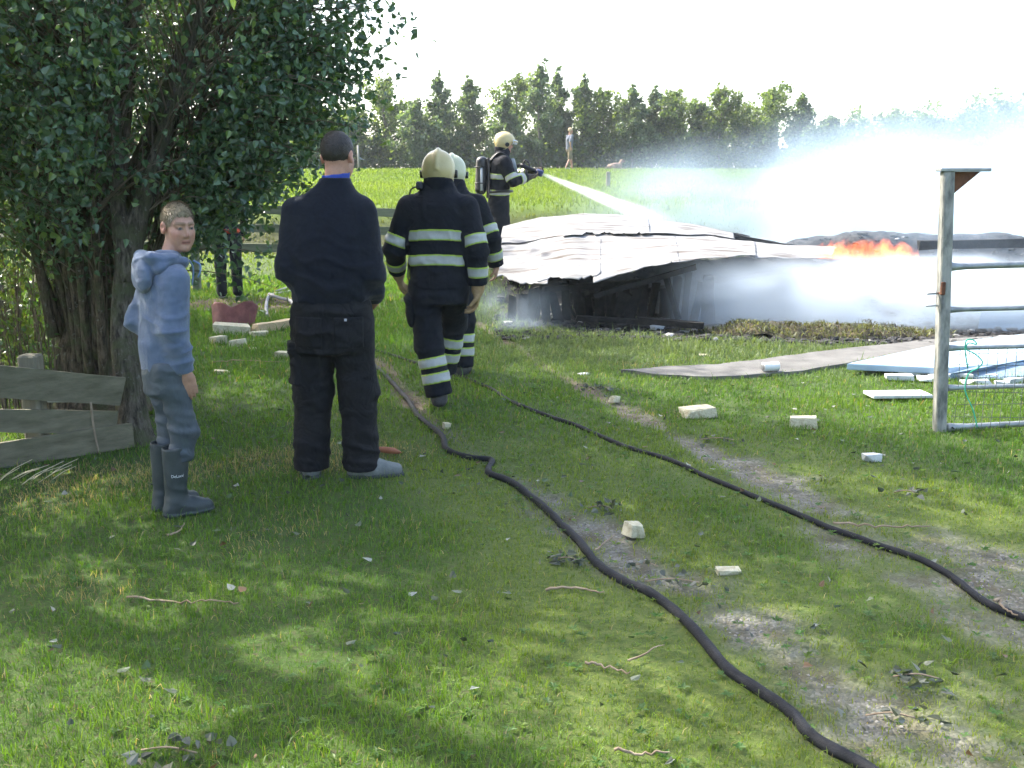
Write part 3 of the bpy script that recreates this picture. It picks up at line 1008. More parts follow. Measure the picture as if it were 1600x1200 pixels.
ORD = ['first', 'second', 'third', 'fourth', 'fifth', 'sixth', 'seventh', 'eighth', 'ninth', 'tenth', 'eleventh', 'twelfth', 'thirteenth', 'fourteenth', 'fifteenth', 'sixteenth', 'seventeenth', 'eighteenth', 'nineteenth', 'twentieth', 'twenty-first', 'twenty-second', 'twenty-third', 'twenty-fourth', 'twenty-fifth', 'twenty-sixth', 'twenty-seventh', 'twenty-eighth', 'twenty-ninth', 'thirtieth', 'thirty-first', 'thirty-second']
pal_y = [[0.095, 0.135, 0.048], [0.125, 0.165, 0.062], [0.075, 0.112, 0.045]]
pal_b = [[0.085, 0.125, 0.085], [0.115, 0.155, 0.105], [0.068, 0.100, 0.070]]
bgt = [(410, 190, 2.6, 1), (455, 190, 2.4, 0), (500, 180, 2.4, 1), (548, 168, 2.2, 0), (602, 120, 2.1, 1), (648, 158, 1.9, 0), (685, 118, 2.0, 0), (733, 122, 2.1, 0), (790, 150, 1.7, 0), (808, 118, 2.4, 1), (845, 100, 1.9, 0), (872, 112, 1.7, 0), (912, 122, 2.1, 0), (945, 142, 2.2, 1), (990, 138, 2.0, 0), (1022, 140, 1.9, 0), (1058, 145, 2.0, 1), (1095, 160, 1.9, 0), (1128, 138, 1.9, 1), (1165, 165, 2.0, 0), (1208, 140, 2.2, 1), (1255, 150, 1.9, 0), (1300, 185, 2.4, 0), (1330, 192, 2.6, 0), (1390, 190, 2.8, 1), (1450, 185, 2.8, 0), (1510, 175, 3.0, 0), (1570, 165, 3.0, 1), (1630, 160, 3.0, 0)]
for i, (px, ty, wd, yel) in enumerate(bgt):
    Y = 49 + rng.uniform(-1.5, 2.5)
    top = at(px, ty, Y)
    z0 = Hs(top.x, Y)
    bg_tree('young_tree', ('yellow green bushy' if yel else 'blue green upright') + ' young tree, ' + ORD[i] + ' from the left in the far row', (top.x, Y, z0), (top.z - z0) * 1.03, wd * 1.3, pal_y if yel else pal_b, 4200, 0.15, 'young trees in the row behind the field', kind=yel)
# low growth under the row that reads as one mass
x = rng.uniform(-18, 30, 36000); y = 50.5 + rng.normal(0, 1.0, 36000)
hh = 1.5 + 0.6 * noise2(x, y * 0, 0.5, 61) + 0.5 * noise2(x, y * 0, 1.7, 62)
z = H(x, y) + hh * rng.uniform(0, 1, len(x)) ** 0.7
pal = np.array(pal_y + pal_b)
V, Qs, C = leaf_arrays(np.stack([x, y, z], 1), 0.17 * rng.uniform(0.6, 1.3, len(x)), pal[rng.choice(6, len(x))] * (0.75 + 0.35 * noise2(x, z, 1.2, 63))[:, None], droop=0.1, aspect=1.1)
tag(obj('undergrowth', npmesh('undergrowth', V, Qs, BG_LEAF, C, smooth=False)), 'low leafy undergrowth beneath the far row of young trees', 'undergrowth', kind='stuff')

# ------------------------------------------------------------------ bodies and clothing as smooth blended volumes
def rc(P, a, b, ra, rb):
    a = np.asarray(a, float); b = np.asarray(b, float)
    d = b - a
    t = np.clip(((P - a) @ d) / (d @ d + 1e-12), 0, 1)
    return np.linalg.norm(P - a - t[:, None] * d, axis=1) - (ra + t * (rb - ra))


def ell(P, c, r):
    q = P - np.asarray(c, float); r = np.asarray(r, float)
    k0 = np.linalg.norm(q / r, axis=1); k1 = np.linalg.norm(q / (r * r), axis=1)
    return k0 * (k0 - 1) / (k1 + 1e-9)


def smin(a, b, k):
    h = np.clip(0.5 + 0.5 * (b - a) / k, 0, 1)
    return b * (1 - h) + a * h - k * h * (1 - h)


def smax(a, b, k):
    return -smin(-a, -b, k)


def chain(P, pts, rs, k=0.02):
    d = None
    for i in range(len(pts) - 1):
        e = rc(P, pts[i], pts[i + 1], rs[i], rs[i + 1])
        d = e if d is None else smin(d, e, k)
    return d


def loft(P, st, n=2.3):
    """stack of superellipses: st = [(z, cx, cy, rx, ry)...]"""
    st = np.array(st, float); st = st[np.argsort(st[:, 0])]
    z = P[:, 2]
    zz = np.linspace(st[0, 0], st[-1, 0], 60)
    # smooth interpolation
    tb = [np.interp(zz, st[:, 0], st[:, k]) for k in range(1, 5)]
    ker = np.array([1, 2, 3, 2, 1.0]); ker /= ker.sum()
    tb = [np.convolve(np.pad(t, 2, mode='edge'), ker, 'valid') for t in tb]
    cx, cy_, rx, ry = [np.interp(z, zz, t) for t in tb]
    q = (np.abs((P[:, 0] - cx) / rx) ** n + np.abs((P[:, 1] - cy_) / ry) ** n) ** (1 / n)
    d = (q - 1) * np.minimum(rx, ry)
    return smax(d, np.maximum(z - st[-1, 0], st[0, 0] - z), 0.03)


def near(P, c, r, f):
    """evaluate f only close to c"""
    d = np.linalg.norm(P - np.asarray(c, float), axis=1) - r * 0.6
    m = d < r * 0.6
    if m.any(): d[m] = f(P[m])
    return d


def surf(f, lo, hi, h, pad=0.02):
    """smooth polygon surface of the zero set of f (naive surface nets, evaluated only near the surface)"""
    lo = np.asarray(lo, float); hi = np.asarray(hi, float)
    B = 4
    nb = np.ceil((hi - lo) / (h * B)).astype(int) + 1
    n = nb * B
    ci = np.stack(np.meshgrid(*[np.arange(k) for k in nb], indexing='ij'), -1).reshape(-1, 3)
    d = f(lo + (ci * B + (B - 1) / 2) * h)
    D = np.repeat(np.repeat(np.repeat(d.reshape(nb), B, 0), B, 1), B, 2)
    act = ci[np.abs(d) < B * h * 0.95 + pad]
    off = np.stack(np.meshgrid(*[np.arange(B)] * 3, indexing='ij'), -1).reshape(-1, 3)
    idx = (act[:, None, :] * B + off[None]).reshape(-1, 3)
    D[idx[:, 0], idx[:, 1], idx[:, 2]] = f(lo + idx * h)
    D[0], D[-1], D[:, 0], D[:, -1], D[:, :, 0], D[:, :, -1] = [1.0] * 6
    s = D < 0
    cs = np.zeros(tuple(n - 1), np.int8)
    for dx in (0, 1):
        for dy in (0, 1):
            for dz in (0, 1):
                cs += s[dx:n[0] - 1 + dx, dy:n[1] - 1 + dy, dz:n[2] - 1 + dz]
    cells = np.stack(np.nonzero((cs > 0) & (cs < 8)), -1)
    vid = np.full(tuple(n - 1), -1, np.int32)
    vid[cells[:, 0], cells[:, 1], cells[:, 2]] = np.arange(len(cells))
    cor = np.array([[(k >> 2) & 1, (k >> 1) & 1, k & 1] for k in range(8)])
    val = np.stack([D[cells[:, 0] + c[0], cells[:, 1] + c[1], cells[:, 2] + c[2]] for c in cor], 1)
    acc = np.zeros((len(cells), 3)); cnt = np.zeros(len(cells))
    for i in range(8):
        for j in range(i + 1, 8):
            if np.abs(cor[i] - cor[j]).sum() != 1: continue
            m = (val[:, i] < 0) != (val[:, j] < 0)
            t = val[m, i] / (val[m, i] - val[m, j])
            acc[m] += cor[i] + t[:, None] * (cor[j] - cor[i]); cnt[m] += 1
    V = lo + (cells + acc / cnt[:, None]) * h
    Q = []
    for ax in range(3):
        sl0 = [slice(None)] * 3; sl1 = [slice(None)] * 3
        sl0[ax] = slice(0, -1); sl1[ax] = slice(1, None)
        a, b = s[tuple(sl0)], s[tuple(sl1)]
        e = np.stack(np.nonzero(a != b), -1)
        u, w = (ax + 1) % 3, (ax + 2) % 3
        e = e[(e[:, u] > 0) & (e[:, w] > 0) & (e[:, u] < n[u] - 1) & (e[:, w] < n[w] - 1)]
        fl = a[e[:, 0], e[:, 1], e[:, 2]]
        def g(du, dw):
            c = e.copy(); c[:, u] -= du; c[:, w] -= dw
            return vid[c[:, 0], c[:, 1], c[:, 2]]
        q = np.stack([g(1, 1), g(0, 1), g(0, 0), g(1, 0)], 1)
        q[~fl] = q[~fl][:, ::-1]
        Q.append(q[(q >= 0).all(1)])
    return V, np.concatenate(Q)


def part(name, f, lo, hi, h, mat, parent, colf=None, pad=0.02):
    V, Q = surf(f, lo, hi, h, pad)
    return obj(name, npmesh(name, V, Q, mat, colf(V) if colf else None), parent)


def rotz(a):
    c, s = math.cos(a), math.sin(a)
    return np.array([[c, -s, 0], [s, c, 0], [0, 0, 1.0]])


def rotx(a):
    c, s = math.cos(a), math.sin(a)
    return np.array([[1.0, 0, 0], [0, c, -s], [0, s, c]])


def roty(a):
    c, s = math.cos(a), math.sin(a)
    return np.array([[c, 0, s], [0, 1.0, 0], [-s, 0, c]])


def head_f(P, c, R, s=1.0):
    """head in its own frame: x to its right, y where it faces"""
    q = (P - np.asarray(c)) @ R / s          # R columns are the head's axes
    qa = q.copy(); qa[:, 0] = np.abs(qa[:, 0])
    d = ell(q, (0, -0.012, 0.032), (0.074, 0.096, 0.086))
    d = smin(d, ell(q, (0, 0.026, -0.035), (0.052, 0.066, 0.080)), 0.03)
    d = smin(d, rc(qa, (0.0, 0.072, -0.100), (0.010, 0.068, -0.099), 0.018, 0.016), 0.025)
    d = smin(d, rc(qa, (0.042, -0.005, -0.045), (0.010, 0.060, -0.097), 0.014, 0.013), 0.03)
    d = smin(d, rc(qa, (0.030, 0.070, -0.024), (0.048, 0.045, -0.020), 0.017, 0.017), 0.022)
    d = smin(d, ell(qa, (0.034, 0.045, -0.052), (0.024, 0.034, 0.036)), 0.025)   # cheek bones
    d = smin(d, rc(qa, (0.008, 0.086, 0.024), (0.046, 0.068, 0.022), 0.011, 0.010), 0.012)     # brow
    d = smax(d, -(np.linalg.norm(qa - np.array([0.031, 0.101, 0.004]), axis=1) - 0.016), 0.012)  # eye hollow
    d = smin(d, np.linalg.norm(qa - np.array([0.031, 0.074, 0.003]), axis=1) - 0.0135, 0.004)    # eyeball and lids
    d = smin(d, rc(q, (0, 0.089, 0.016), (0, 0.109, -0.028), 0.0065, 0.0095), 0.009)             # nose
    d = smin(d, rc(qa, (0.0, 0.100, -0.036), (0.012, 0.092, -0.036), 0.010, 0.008), 0.007)
    d = smin(d, rc(qa, (0.0, 0.093, -0.061), (0.015, 0.085, -0.066), 0.005, 0.003), 0.007)     # lips
    d = smin(d, rc(qa, (0.0, 0.090, -0.072), (0.012, 0.085, -0.072), 0.0055, 0.003), 0.006)
    d = smax(d, -(rc(qa, (0.0, 0.102, -0.0660), (0.020, 0.090, -0.0700), 0.0030, 0.0028)), 0.003)
    e = ell(q * np.array([1, 1, 1]), (0.078, -0.012, -0.005), (0.010, 0.022, 0.034))
    e = np.minimum(e, ell(q, (-0.078, -0.012, -0.005), (0.010, 0.022, 0.034)))
    e = smax(e, -(np.linalg.norm(qa - np.array([0.090, -0.006, 0.0]), axis=1) - 0.013), 0.008)
    return smin(d, e, 0.008) * s


def skin_cols(V, c, R, s, base=(0.40, 0.23, 0.165), brow=(0.16, 0.10, 0.055), iris=(0.03, 0.04, 0.055)):
    C = np.tile(np.array(base), (len(V), 1))
    q = (V - np.asarray(c)) @ R / s
    qa = q.copy(); qa[:, 0] = np.abs(qa[:, 0])

    def blend(m, col):
        C[:] = C * (1 - m[:, None]) + np.array(col) * m[:, None]
    hd = np.linalg.norm(q, axis=1) < 0.2
    blend(0.55 * hd * sstep(0.045, 0.01, np.linalg.norm(qa - np.array([0.04, 0.065, -0.03]), axis=1)), (0.44, 0.185, 0.14))
    blend(0.5 * hd * sstep(0.02, 0.005, np.linalg.norm(q - np.array([0, 0.112, -0.03]), axis=1)), (0.44, 0.20, 0.15))
    blend(0.5 * hd * sstep(0.04, 0.02, np.linalg.norm(qa - np.array([0.082, -0.012, -0.005]), axis=1)), (0.46, 0.19, 0.145))
    dl = rc(qa, (0, 0.10, -0.0660), (0.015, 0.09, -0.069), 0, 0)
    blend(0.8 * hd * sstep(0.013, 0.007, dl), (0.34, 0.13, 0.11))
    blend(0.8 * hd * sstep(0.006, 0.002, rc(qa, (0, 0.098, -0.0655), (0.020, 0.088, -0.0700), 0, 0)), (0.12, 0.045, 0.04))
    db = rc(qa, (0.014, 0.094, 0.026), (0.048, 0.072, 0.029), 0, 0)
    blend(0.8 * hd * sstep(0.012, 0.006, db), brow)
    de = np.hypot((qa[:, 0] - 0.031) / 0.0140, (q[:, 2] - 0.0010) / 0.0050)
    fr = hd & (q[:, 1] > 0.06)
    blend(0.7 * fr * sstep(1.5, 1.1, de), (0.11, 0.055, 0.045))
    blend(1.0 * fr * sstep(1.05, 0.8, de), (0.22, 0.20, 0.19))
    di = np.hypot((qa[:, 0] - 0.031) / 0.0062, (q[:, 2] - 0.002) / 0.0062)
    blend(1.0 * fr * sstep(1.2, 0.8, di) * (de < 1.1), iris)
    return C


def hand_f(P, w, d, nrm, thumb, s=1.0, curl=0.5):
    """hand from wrist w along d; nrm points out of the palm; thumb = +1/-1 side"""
    w = np.asarray(w, float); d = np.asarray(d, float) / np.linalg.norm(d)
    nrm = np.asarray(nrm, float); nrm = nrm - d * nrm.dot(d); nrm /= np.linalg.norm(nrm)
    lat = np.cross(d, nrm) * thumb
    R = np.stack([lat, d, nrm], 1)
    q = (P - w) @ R / s
    r = ell(q, (0, 0.048, 0), (0.040, 0.054, 0.016))
    r = smin(r, rc(q, (0, -0.02, 0), (0, 0.02, 0), 0.025, 0.026), 0.02)
    for k, (lx, L) in enumerate(((0.028, 0.070), (0.0095, 0.080), (-0.010, 0.074), (-0.028, 0.058))):
        c1, c2, c3 = curl * 0.7, curl * 1.7, curl * 2.5
        p0 = np.array([lx, 0.088 - 0.004 * abs(k - 1), 0.0])
        sp = lx * 0.25
        p1 = p0 + L * 0.45 * np.array([sp * 4, math.cos(c1), math.sin(c1)])
        p2 = p1 + L * 0.32 * np.array([0, math.cos(c2), math.sin(c2)])
        p3 = p2 + L * 0.25 * np.array([0, math.cos(c3), math.sin(c3)])
        f = np.minimum(np.minimum(rc(q, p0, p1, 0.0098, 0.0090), rc(q, p1, p2, 0.0090, 0.0082)), rc(q, p2, p3, 0.0082, 0.0070))
        r = smin(r, f, 0.006)
    t0 = np.array([0.026, 0.022, 0.004]); t1 = np.array([0.052, 0.055, 0.014]); t2 = np.array([0.058, 0.085, 0.026 + 0.02 * curl])
    r = smin(r, np.minimum(rc(q, t0, t1, 0.015, 0.0115), rc(q, t1, t2, 0.0115, 0.0085)), 0.012)
    return r * s


def folds(P, sc, seed, amp, p=1.0):
    """creases of cloth: soft bulges between narrow ridges"""
    w = 0.5 * vnoise(P * 5, seed + 9)[:, None]
    n = vnoise(P * np.array(sc) + w, seed)
    n2 = vnoise(P * np.array(sc) * 1.9 + 3.3 + w, seed + 1)
    return amp * (0.75 * np.exp(-np.abs(n) / 0.16) - 0.3 + 0.4 * np.exp(-np.abs(n2) / 0.2) - 0.15)


def bend_folds(P, c, axis, rad, amp, freq, seed):
    """rings of creases round a bent joint"""
    c = np.asarray(c, float)
    q = P - c
    ax = np.asarray(axis, float); ax = ax / np.linalg.norm(ax)
    t = q @ ax
    w = np.exp(-(np.linalg.norm(q, axis=1) / rad) ** 2)
    ph = vnoise(P * 9, seed) * 2.2
    s = np.sin(t * freq + ph)
    return amp * 0.75 * w * (1.6 * np.maximum(s, -0.2) ** 2 * np.sign(s) - 0.35)


def boundsof(pts, m):
    a = np.array([tuple(p) for p in pts], float)
    return a.min(0) - m, a.max(0) + m


SKIN = pmat('skin', (1, 1, 1), (0.86, 0.84, 0.82), 40, 0.5, 0.15, 120, attr='Col', spec=0.35)


def body(root, J, h, s=1.0, hands=('L', 'R'), curl=0.45, hcol=None, slim=1.0):
    """the person's own body, one continuous surface; most of it is under the clothes"""
    Rh = rotz(J['hyaw']) @ rotx(J.get('hpitch', 0)) @ roty(J.get('hroll', 0))
    hs = J.get('hs', 1.0)

    def f(P):
        d = chain(P, [J['pel'], J['chest'], J['neck']], [0.10 * slim, 0.11 * slim, 0.05 * slim], 0.04)
        d = smin(d, rc(P, J['neck'], np.array(J['head']) + Rh @ np.array([0, -0.02, -0.03]) * hs, J.get('nk', 0.056) * hs, J.get('nk', 0.055) * hs), 0.02)
        for k in 'LR':
            d = smin(d, chain(P, [J['chest'], J['sh' + k], J['el' + k], J['wr' + k]], [0.06 * slim, 0.05 * slim, 0.036 * slim, 0.026 * slim], 0.02), 0.02)
            d = smin(d, chain(P, [J['pel'], J['hip' + k], J['kn' + k], J['an' + k]], [0.07 * slim, 0.075 * slim, 0.05 * slim, 0.036 * slim], 0.02), 0.02)
            t = np.array(J['an' + k]) + np.array(J['toe' + k]) * 0.14 + np.array([0, 0, -0.055])
            d = smin(d, rc(P, np.array(J['an' + k]) + np.array([0, 0, -0.045]), t, 0.034, 0.026), 0.02)
            if k in hands:
                w = np.array(J['wr' + k])
                hd = np.array(J.get('hd' + k, (0, 0.1, -1)), float)
                hn = np.array(J.get('hn' + k, (-1, 0.3, 0) if k == 'R' else (1, 0.3, 0)), float)
                sg = J.get('th' + k, 1)
                d = smin(d, near(P, w + hd / np.linalg.norm(hd) * 0.09, 0.2, lambda q: hand_f(q, w, hd, hn, sg, s, curl)), 0.01)
        d = smin(d, near(P, J['head'], 0.26, lambda q: head_f(q, J['head'], Rh, hs)), 0.02)
        return d
    pts = [J[k] for k in J if k[:2] in ('pe', 'ch', 'ne', 'sh', 'el', 'wr', 'hi', 'kn', 'an', 'he') and not np.isscalar(J[k])]
    lo, hi = boundsof(pts, 0.26)
    return part('body', f, lo, hi, h, SKIN, root, lambda V: skin_cols(V, J['head'], Rh, hs, **(hcol or {}))), Rh, hs


def hair_part(root, J, Rh, hs, h, mat, line=0.062, thick=0.012, amp=0.006, back=-0.05, seed=1, spikes=0.0, fringe=0.0):
    """short hair: a shell over the skull, cut off at the hairline"""
    def f(P):
        q = (P - np.asarray(J['head'])) @ Rh / hs
        qa = np.abs(q[:, 0])
        d = ell(q, (0, -0.014, 0.036), (0.076 + thick, 0.098 + thick, 0.088 + thick * 1.2))
        st = vnoise(q * np.array([150, 40, 110]), seed) * amp * 0.6 + vnoise(q * np.array([55, 18, 30]), seed + 4) * amp
        d = d - st
        if spikes:
            d = d - spikes * sstep(0.06, 0.115, q[:, 2]) * (0.4 + 1.0 * np.abs(vnoise(q * np.array([75, 12, 12]), seed + 7))) * sstep(-0.06, 0.06, q[:, 1])
        # hairline: forehead, round the ears, nape
        cut = np.where(q[:, 1] > 0.045, line - 0.25 * fringe - q[:, 2] + 0.1 * (q[:, 1] - 0.045) * 0, -1)
        z_lim = np.interp(q[:, 1], [-0.12, -0.06, -0.035, -0.016, 0.015, 0.038, 0.06, 0.1], [back, back, back + 0.02, 0.012, -0.014, 0.012, line - 0.010, line])
        d = smax(d, z_lim + 0.007 * vnoise(q * np.array([70, 50, 5]), seed + 2) * (amp > 0.0025) - q[:, 2], 0.006)
        return d * hs
    c = np.asarray(J['head'])
    return part('hair', f, c - 0.17, c + 0.19, h, mat, root)


def hair_strands(root, J, Rh, hs, n, mat, line, back, seed, ltop=0.034, lside=0.013, w=0.0026, tint=(1, 1, 1)):
    """locks of short hair combed forwards, rooted on the scalp"""
    r = np.random.default_rng(seed)
    d = r.normal(0, 1, (n * 3, 3)); d /= np.linalg.norm(d, axis=1)[:, None]
    R_ = np.array([0.077, 0.099, 0.089]); c = np.array([0, -0.014, 0.036])
    p = c + d * R_
    zl = np.interp(p[:, 1], [-0.12, -0.06, -0.035, -0.016, 0.015, 0.038, 0.06, 0.1], [back, back, back + 0.02, 0.014, -0.010, 0.014, line - 0.008, line]) + r.normal(0, 0.004, len(p))
    k = p[:, 2] > zl
    p, d = p[k][:n], d[k][:n]; m = len(p)
    nr = d / R_; nr /= np.linalg.norm(nr, axis=1)[:, None]
    top = sstep(0.045, 0.10, p[:, 2])[:, None]
    comb = np.array([0.25, 1.0, 0.1]) * top + np.array([0, 0.25, -1.0]) * (1 - top) + r.normal(0, 0.22, (m, 3))
    fr0 = (sstep(0.04, 0.075, p[:, 1]) * sstep(0.03, 0.05, p[:, 2]))[:, None]
    comb = comb * (1 - fr0) + (np.array([0.45, 0.25, 0.9]) + r.normal(0, 0.3, (m, 3))) * fr0
    comb -= nr * (comb * nr).sum(1)[:, None]; comb /= np.linalg.norm(comb, axis=1)[:, None] + 1e-9
    front = sstep(0.02, 0.08, p[:, 1])[:, None] * top
    L = (lside + (ltop - lside) * top) * r.uniform(0.6, 1.25, (m, 1))
    lift = 0.12 + 0.55 * front + r.normal(0, 0.16, (m, 1))
    lock = vnoise(p * 45, seed)[:, None]
    lift = lift + 0.35 * lock * top
    p1 = p + comb * L * 0.5 + nr * L * lift * 0.5
    p2 = p + comb * L * 0.95 + nr * L * lift * (0.75 - 0.2 * top)
    s = np.cross(comb, nr) * w / 2
    V = np.stack([p - s, p + s, p1 + s, p1 - s, p2], 1).reshape(-1, 3)
    V = (V * hs) @ Rh.T + np.asarray(J['head'])
    i = np.arange(m)[:, None] * 5
    base = np.array([0.32, 0.25, 0.15]) * (1 - 0.3 * (1 - top)) + np.array([0.10, 0.08, 0.05]) * front
    C = np.repeat(base * np.array(tint) * r.uniform(0.8, 1.15, (m, 1)), 5, 0)
    obj('hair_locks', npmesh('hair_locks', V, [i + np.array([[0, 1, 2, 3]]), i + np.array([[3, 2, 4]])], mat, C), root)

# ------------------------------------------------------------------ the boy
def cut_wrist(d, P, el, wr, back=0.0):
    a = np.asarray(wr, float) - np.asarray(el, float); a /= np.linalg.norm(a)
    far = (P - np.asarray(wr, float)) @ a + back
    return a, far


def make_boy():
    foot = G(272, 801)
    root = tag(empty('person', (foot.x, foot.y, Hs(foot.x, foot.y) - 0.005), 0), 'boy in blue hoodie and rubber boots looking back over his shoulder', 'person')
    yaw = math.radians(36) - math.pi / 2      # local +y is where the body faces
    root.rotation_euler = (0, 0, yaw)
    face = math.radians(-47) - math.pi / 2 - yaw   # the face turns back towards the camera
    J = dict(pel=(0, 0, 0.78), chest=(0, 0.03, 1.08), neck=(0, 0.055, 1.245), head=(-0.005, 0.115, 1.405), hyaw=face, hpitch=math.radians(-5), hs=0.93, nk=0.046,
             shL=(-0.132, 0.03, 1.165), elL=(-0.165, -0.065, 0.95), wrL=(-0.085, 0.075, 0.85),
             shR=(0.132, 0.045, 1.165), elR=(0.160, 0.005, 0.94), wrR=(0.150, 0.060, 0.725),
             hipL=(-0.085, 0, 0.74), knL=(-0.082, 0.04, 0.43), anL=(-0.068, -0.02, 0.085), toeL=(-0.1, 1, 0),
             hipR=(0.085, 0, 0.74), knR=(0.082, 0.05, 0.43), anR=(0.068, -0.005, 0.085), toeR=(0.12, 1, 0),
             hdR=(-0.02, 0.22, -1), hnR=(-1, 0.1, 0.0), thR=-1, hdL=(1.0, 0.05, -0.3), hnL=(0, -1, 0), thL=1)
    bd, Rh, hs = body(root, J, 0.0062, s=0.85, slim=0.74, curl=0.24)
    hairm = pmat('boy_scalp_hair', (0.11, 0.08, 0.045), (0.15, 0.11, 0.065), 60, 0.7)
    hair_part(root, J, Rh, hs, 0.0038, hairm, line=0.064, thick=0.0015, amp=0.0026, back=-0.078)
    hair_strands(root, J, Rh, hs, 4200, pmat('hair_lock', (1, 1, 1), (0.85, 0.85, 0.85), 40, 0.45, attr='Col', spec=0.5), 0.064, -0.080, 5, ltop=0.030)
    cloth = pmat('hoodie_cloth', (0.080, 0.110, 0.172), (0.103, 0.136, 0.204), 30, 0.95, 0.35, 260, spec=0.15, sheen=0.3, wrinkle=0.10)

    def hoodie(P):
        st = [(0.665, 0, 0.01, 0.128, 0.100), (0.74, 0, 0.01, 0.138, 0.110), (0.86, 0, 0.01, 0.142, 0.114), (1.0, 0, 0.02, 0.144, 0.110), (1.12, 0, 0.03, 0.146, 0.104), (1.20, 0, 0.035, 0.125, 0.092), (1.255, 0, 0.045, 0.085, 0.075), (1.30, 0, 0.05, 0.055, 0.055)]
        d = loft(P, st, 2.2)
        for k in 'LR':
            sh, e, w = J['sh' + k], J['el' + k], J['wr' + k]
            a = chain(P, [sh, e, w], [0.062, 0.057, 0.046], 0.03)
            a = a - bend_folds(P, e, np.array(w) - np.array(sh), 0.13, 0.009, 75, 5) - bend_folds(P, np.array(w) + np.array([0, 0, 0.07]), np.array(w) - np.array(e), 0.10, 0.008, 120, 6)
            ax, far = cut_wrist(a, P, e, w)
            cuff = rc(P, np.array(w) - ax * 0.045, w, 0.040, 0.038)
            a = smin(smax(a, far + 0.035, 0.012), cuff, 0.006)
            a = smax(a, far, 0.006)
            d = smin(d, a, 0.055)
        d = d - folds(P, (7, 7, 11), 21, 0.009) * sstep(1.25, 1.1, P[:, 2])
        d = smax(d, 0.655 - P[:, 2], 0.01)
        # ribbed waistband pulls in
        band = np.abs(P[:, 2] - 0.695) - 0.026
        d = np.where(band < 0, d + 0.006, d)
        return d
    lo, hi = boundsof([J['elL'], J['elR'], J['wrL'], J['wrR'], (0.2, 0.16, 0.62), (-0.2, -0.16, 1.36)], 0.11)
    part('hoodie', hoodie, lo, hi, 0.008, cloth, root)

    def hood(P):
        # folded hood lying round the neck and hanging on the back
        ring = [(0.0, 0.130, 1.225), (0.07, 0.105, 1.245), (0.10, 0.04, 1.262), (0.08, -0.045, 1.268), (0.0, -0.07, 1.262), (-0.08, -0.045, 1.268), (-0.10, 0.04, 1.262), (-0.07, 0.105, 1.245), (0.0, 0.130, 1.225)]
        d = chain(P, ring, [0.016, 0.021, 0.026, 0.030, 0.031, 0.030, 0.026, 0.021, 0.016], 0.02)
        bag = ell(P, (0.0, -0.075, 1.185), (0.110, 0.040, 0.088))
        bag = smin(bag, rc(P, (-0.10, -0.01, 1.225), (0.10, -0.01, 1.225), 0.036, 0.036), 0.03)
        d = smin(d, bag, 0.02)
        d = d - folds(P, (10, 10, 20), 44, 0.009)
        nk = rc(P, (0, 0.05, 1.2), (0, 0.09, 1.42), 0.056, 0.070)
        return smax(d, -nk, 0.015)
    part('hood', hood, (-0.22, -0.26, 1.02), (0.22, 0.24, 1.40), 0.007, cloth, root)
    # hood cord with its bead
    cord = MB()
    cord.tube(spline([(0.03, 0.165, 1.245), (0.05, 0.19, 1.225), (0.055, 0.185, 1.19), (0.05, 0.175, 1.165)], 6), 0.0045, 6)
    cord.tube(spline([(-0.03, 0.165, 1.245), (-0.04, 0.185, 1.20), (-0.04, 0.175, 1.12)], 6), 0.0045, 6)
    cord.build('hood_cord', pmat('cord', (0.16, 0.24, 0.40), None, 20, 0.8), root)
    # kangaroo pocket edge, the opening's shadow put into its dark colour
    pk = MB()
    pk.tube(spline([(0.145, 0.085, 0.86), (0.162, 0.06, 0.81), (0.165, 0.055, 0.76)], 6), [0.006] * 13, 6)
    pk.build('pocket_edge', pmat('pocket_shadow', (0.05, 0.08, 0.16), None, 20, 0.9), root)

    def trousers(P):
        d = loft(P, [(0.60, 0, 0.0, 0.124, 0.098), (0.70, 0, 0.0, 0.128, 0.100), (0.80, 0, 0, 0.12, 0.09)], 2.2)
        for k in 'LR':
            hp, kn, an = J['hip' + k], J['kn' + k], J['an' + k]
            lg = chain(P, [hp, kn, an], [0.078, 0.062, 0.050], 0.04)
            lg = lg - bend_folds(P, np.array(kn) + [0, 0, -0.03], (0, 0.3, 1), 0.16, 0.008, 62, 8) - bend_folds(P, np.array(hp) + [0, 0, -0.12], (0.3, 0.3, 1), 0.13, 0.008, 55, 9)
            d = smin(d, lg, 0.03)
        d = d - folds(P, (9, 9, 15), 51, 0.006)
        return smax(smax(d, P[:, 2] - 0.78, 0.01), 0.28 - P[:, 2], 0.01)
    part('trousers', trousers, (-0.27, -0.2, 0.24), (0.27, 0.24, 0.84), 0.008, pmat('boy_trousers', (0.042, 0.056, 0.070), (0.058, 0.074, 0.090), 14, 0.62, 0.2, 150, spec=0.45, wrinkle=0.18), root)
    rub = pmat('boot_rubber', (0.020, 0.030, 0.032), (0.040, 0.050, 0.052), 9, 0.55, 0.1, 60, spec=0.4)
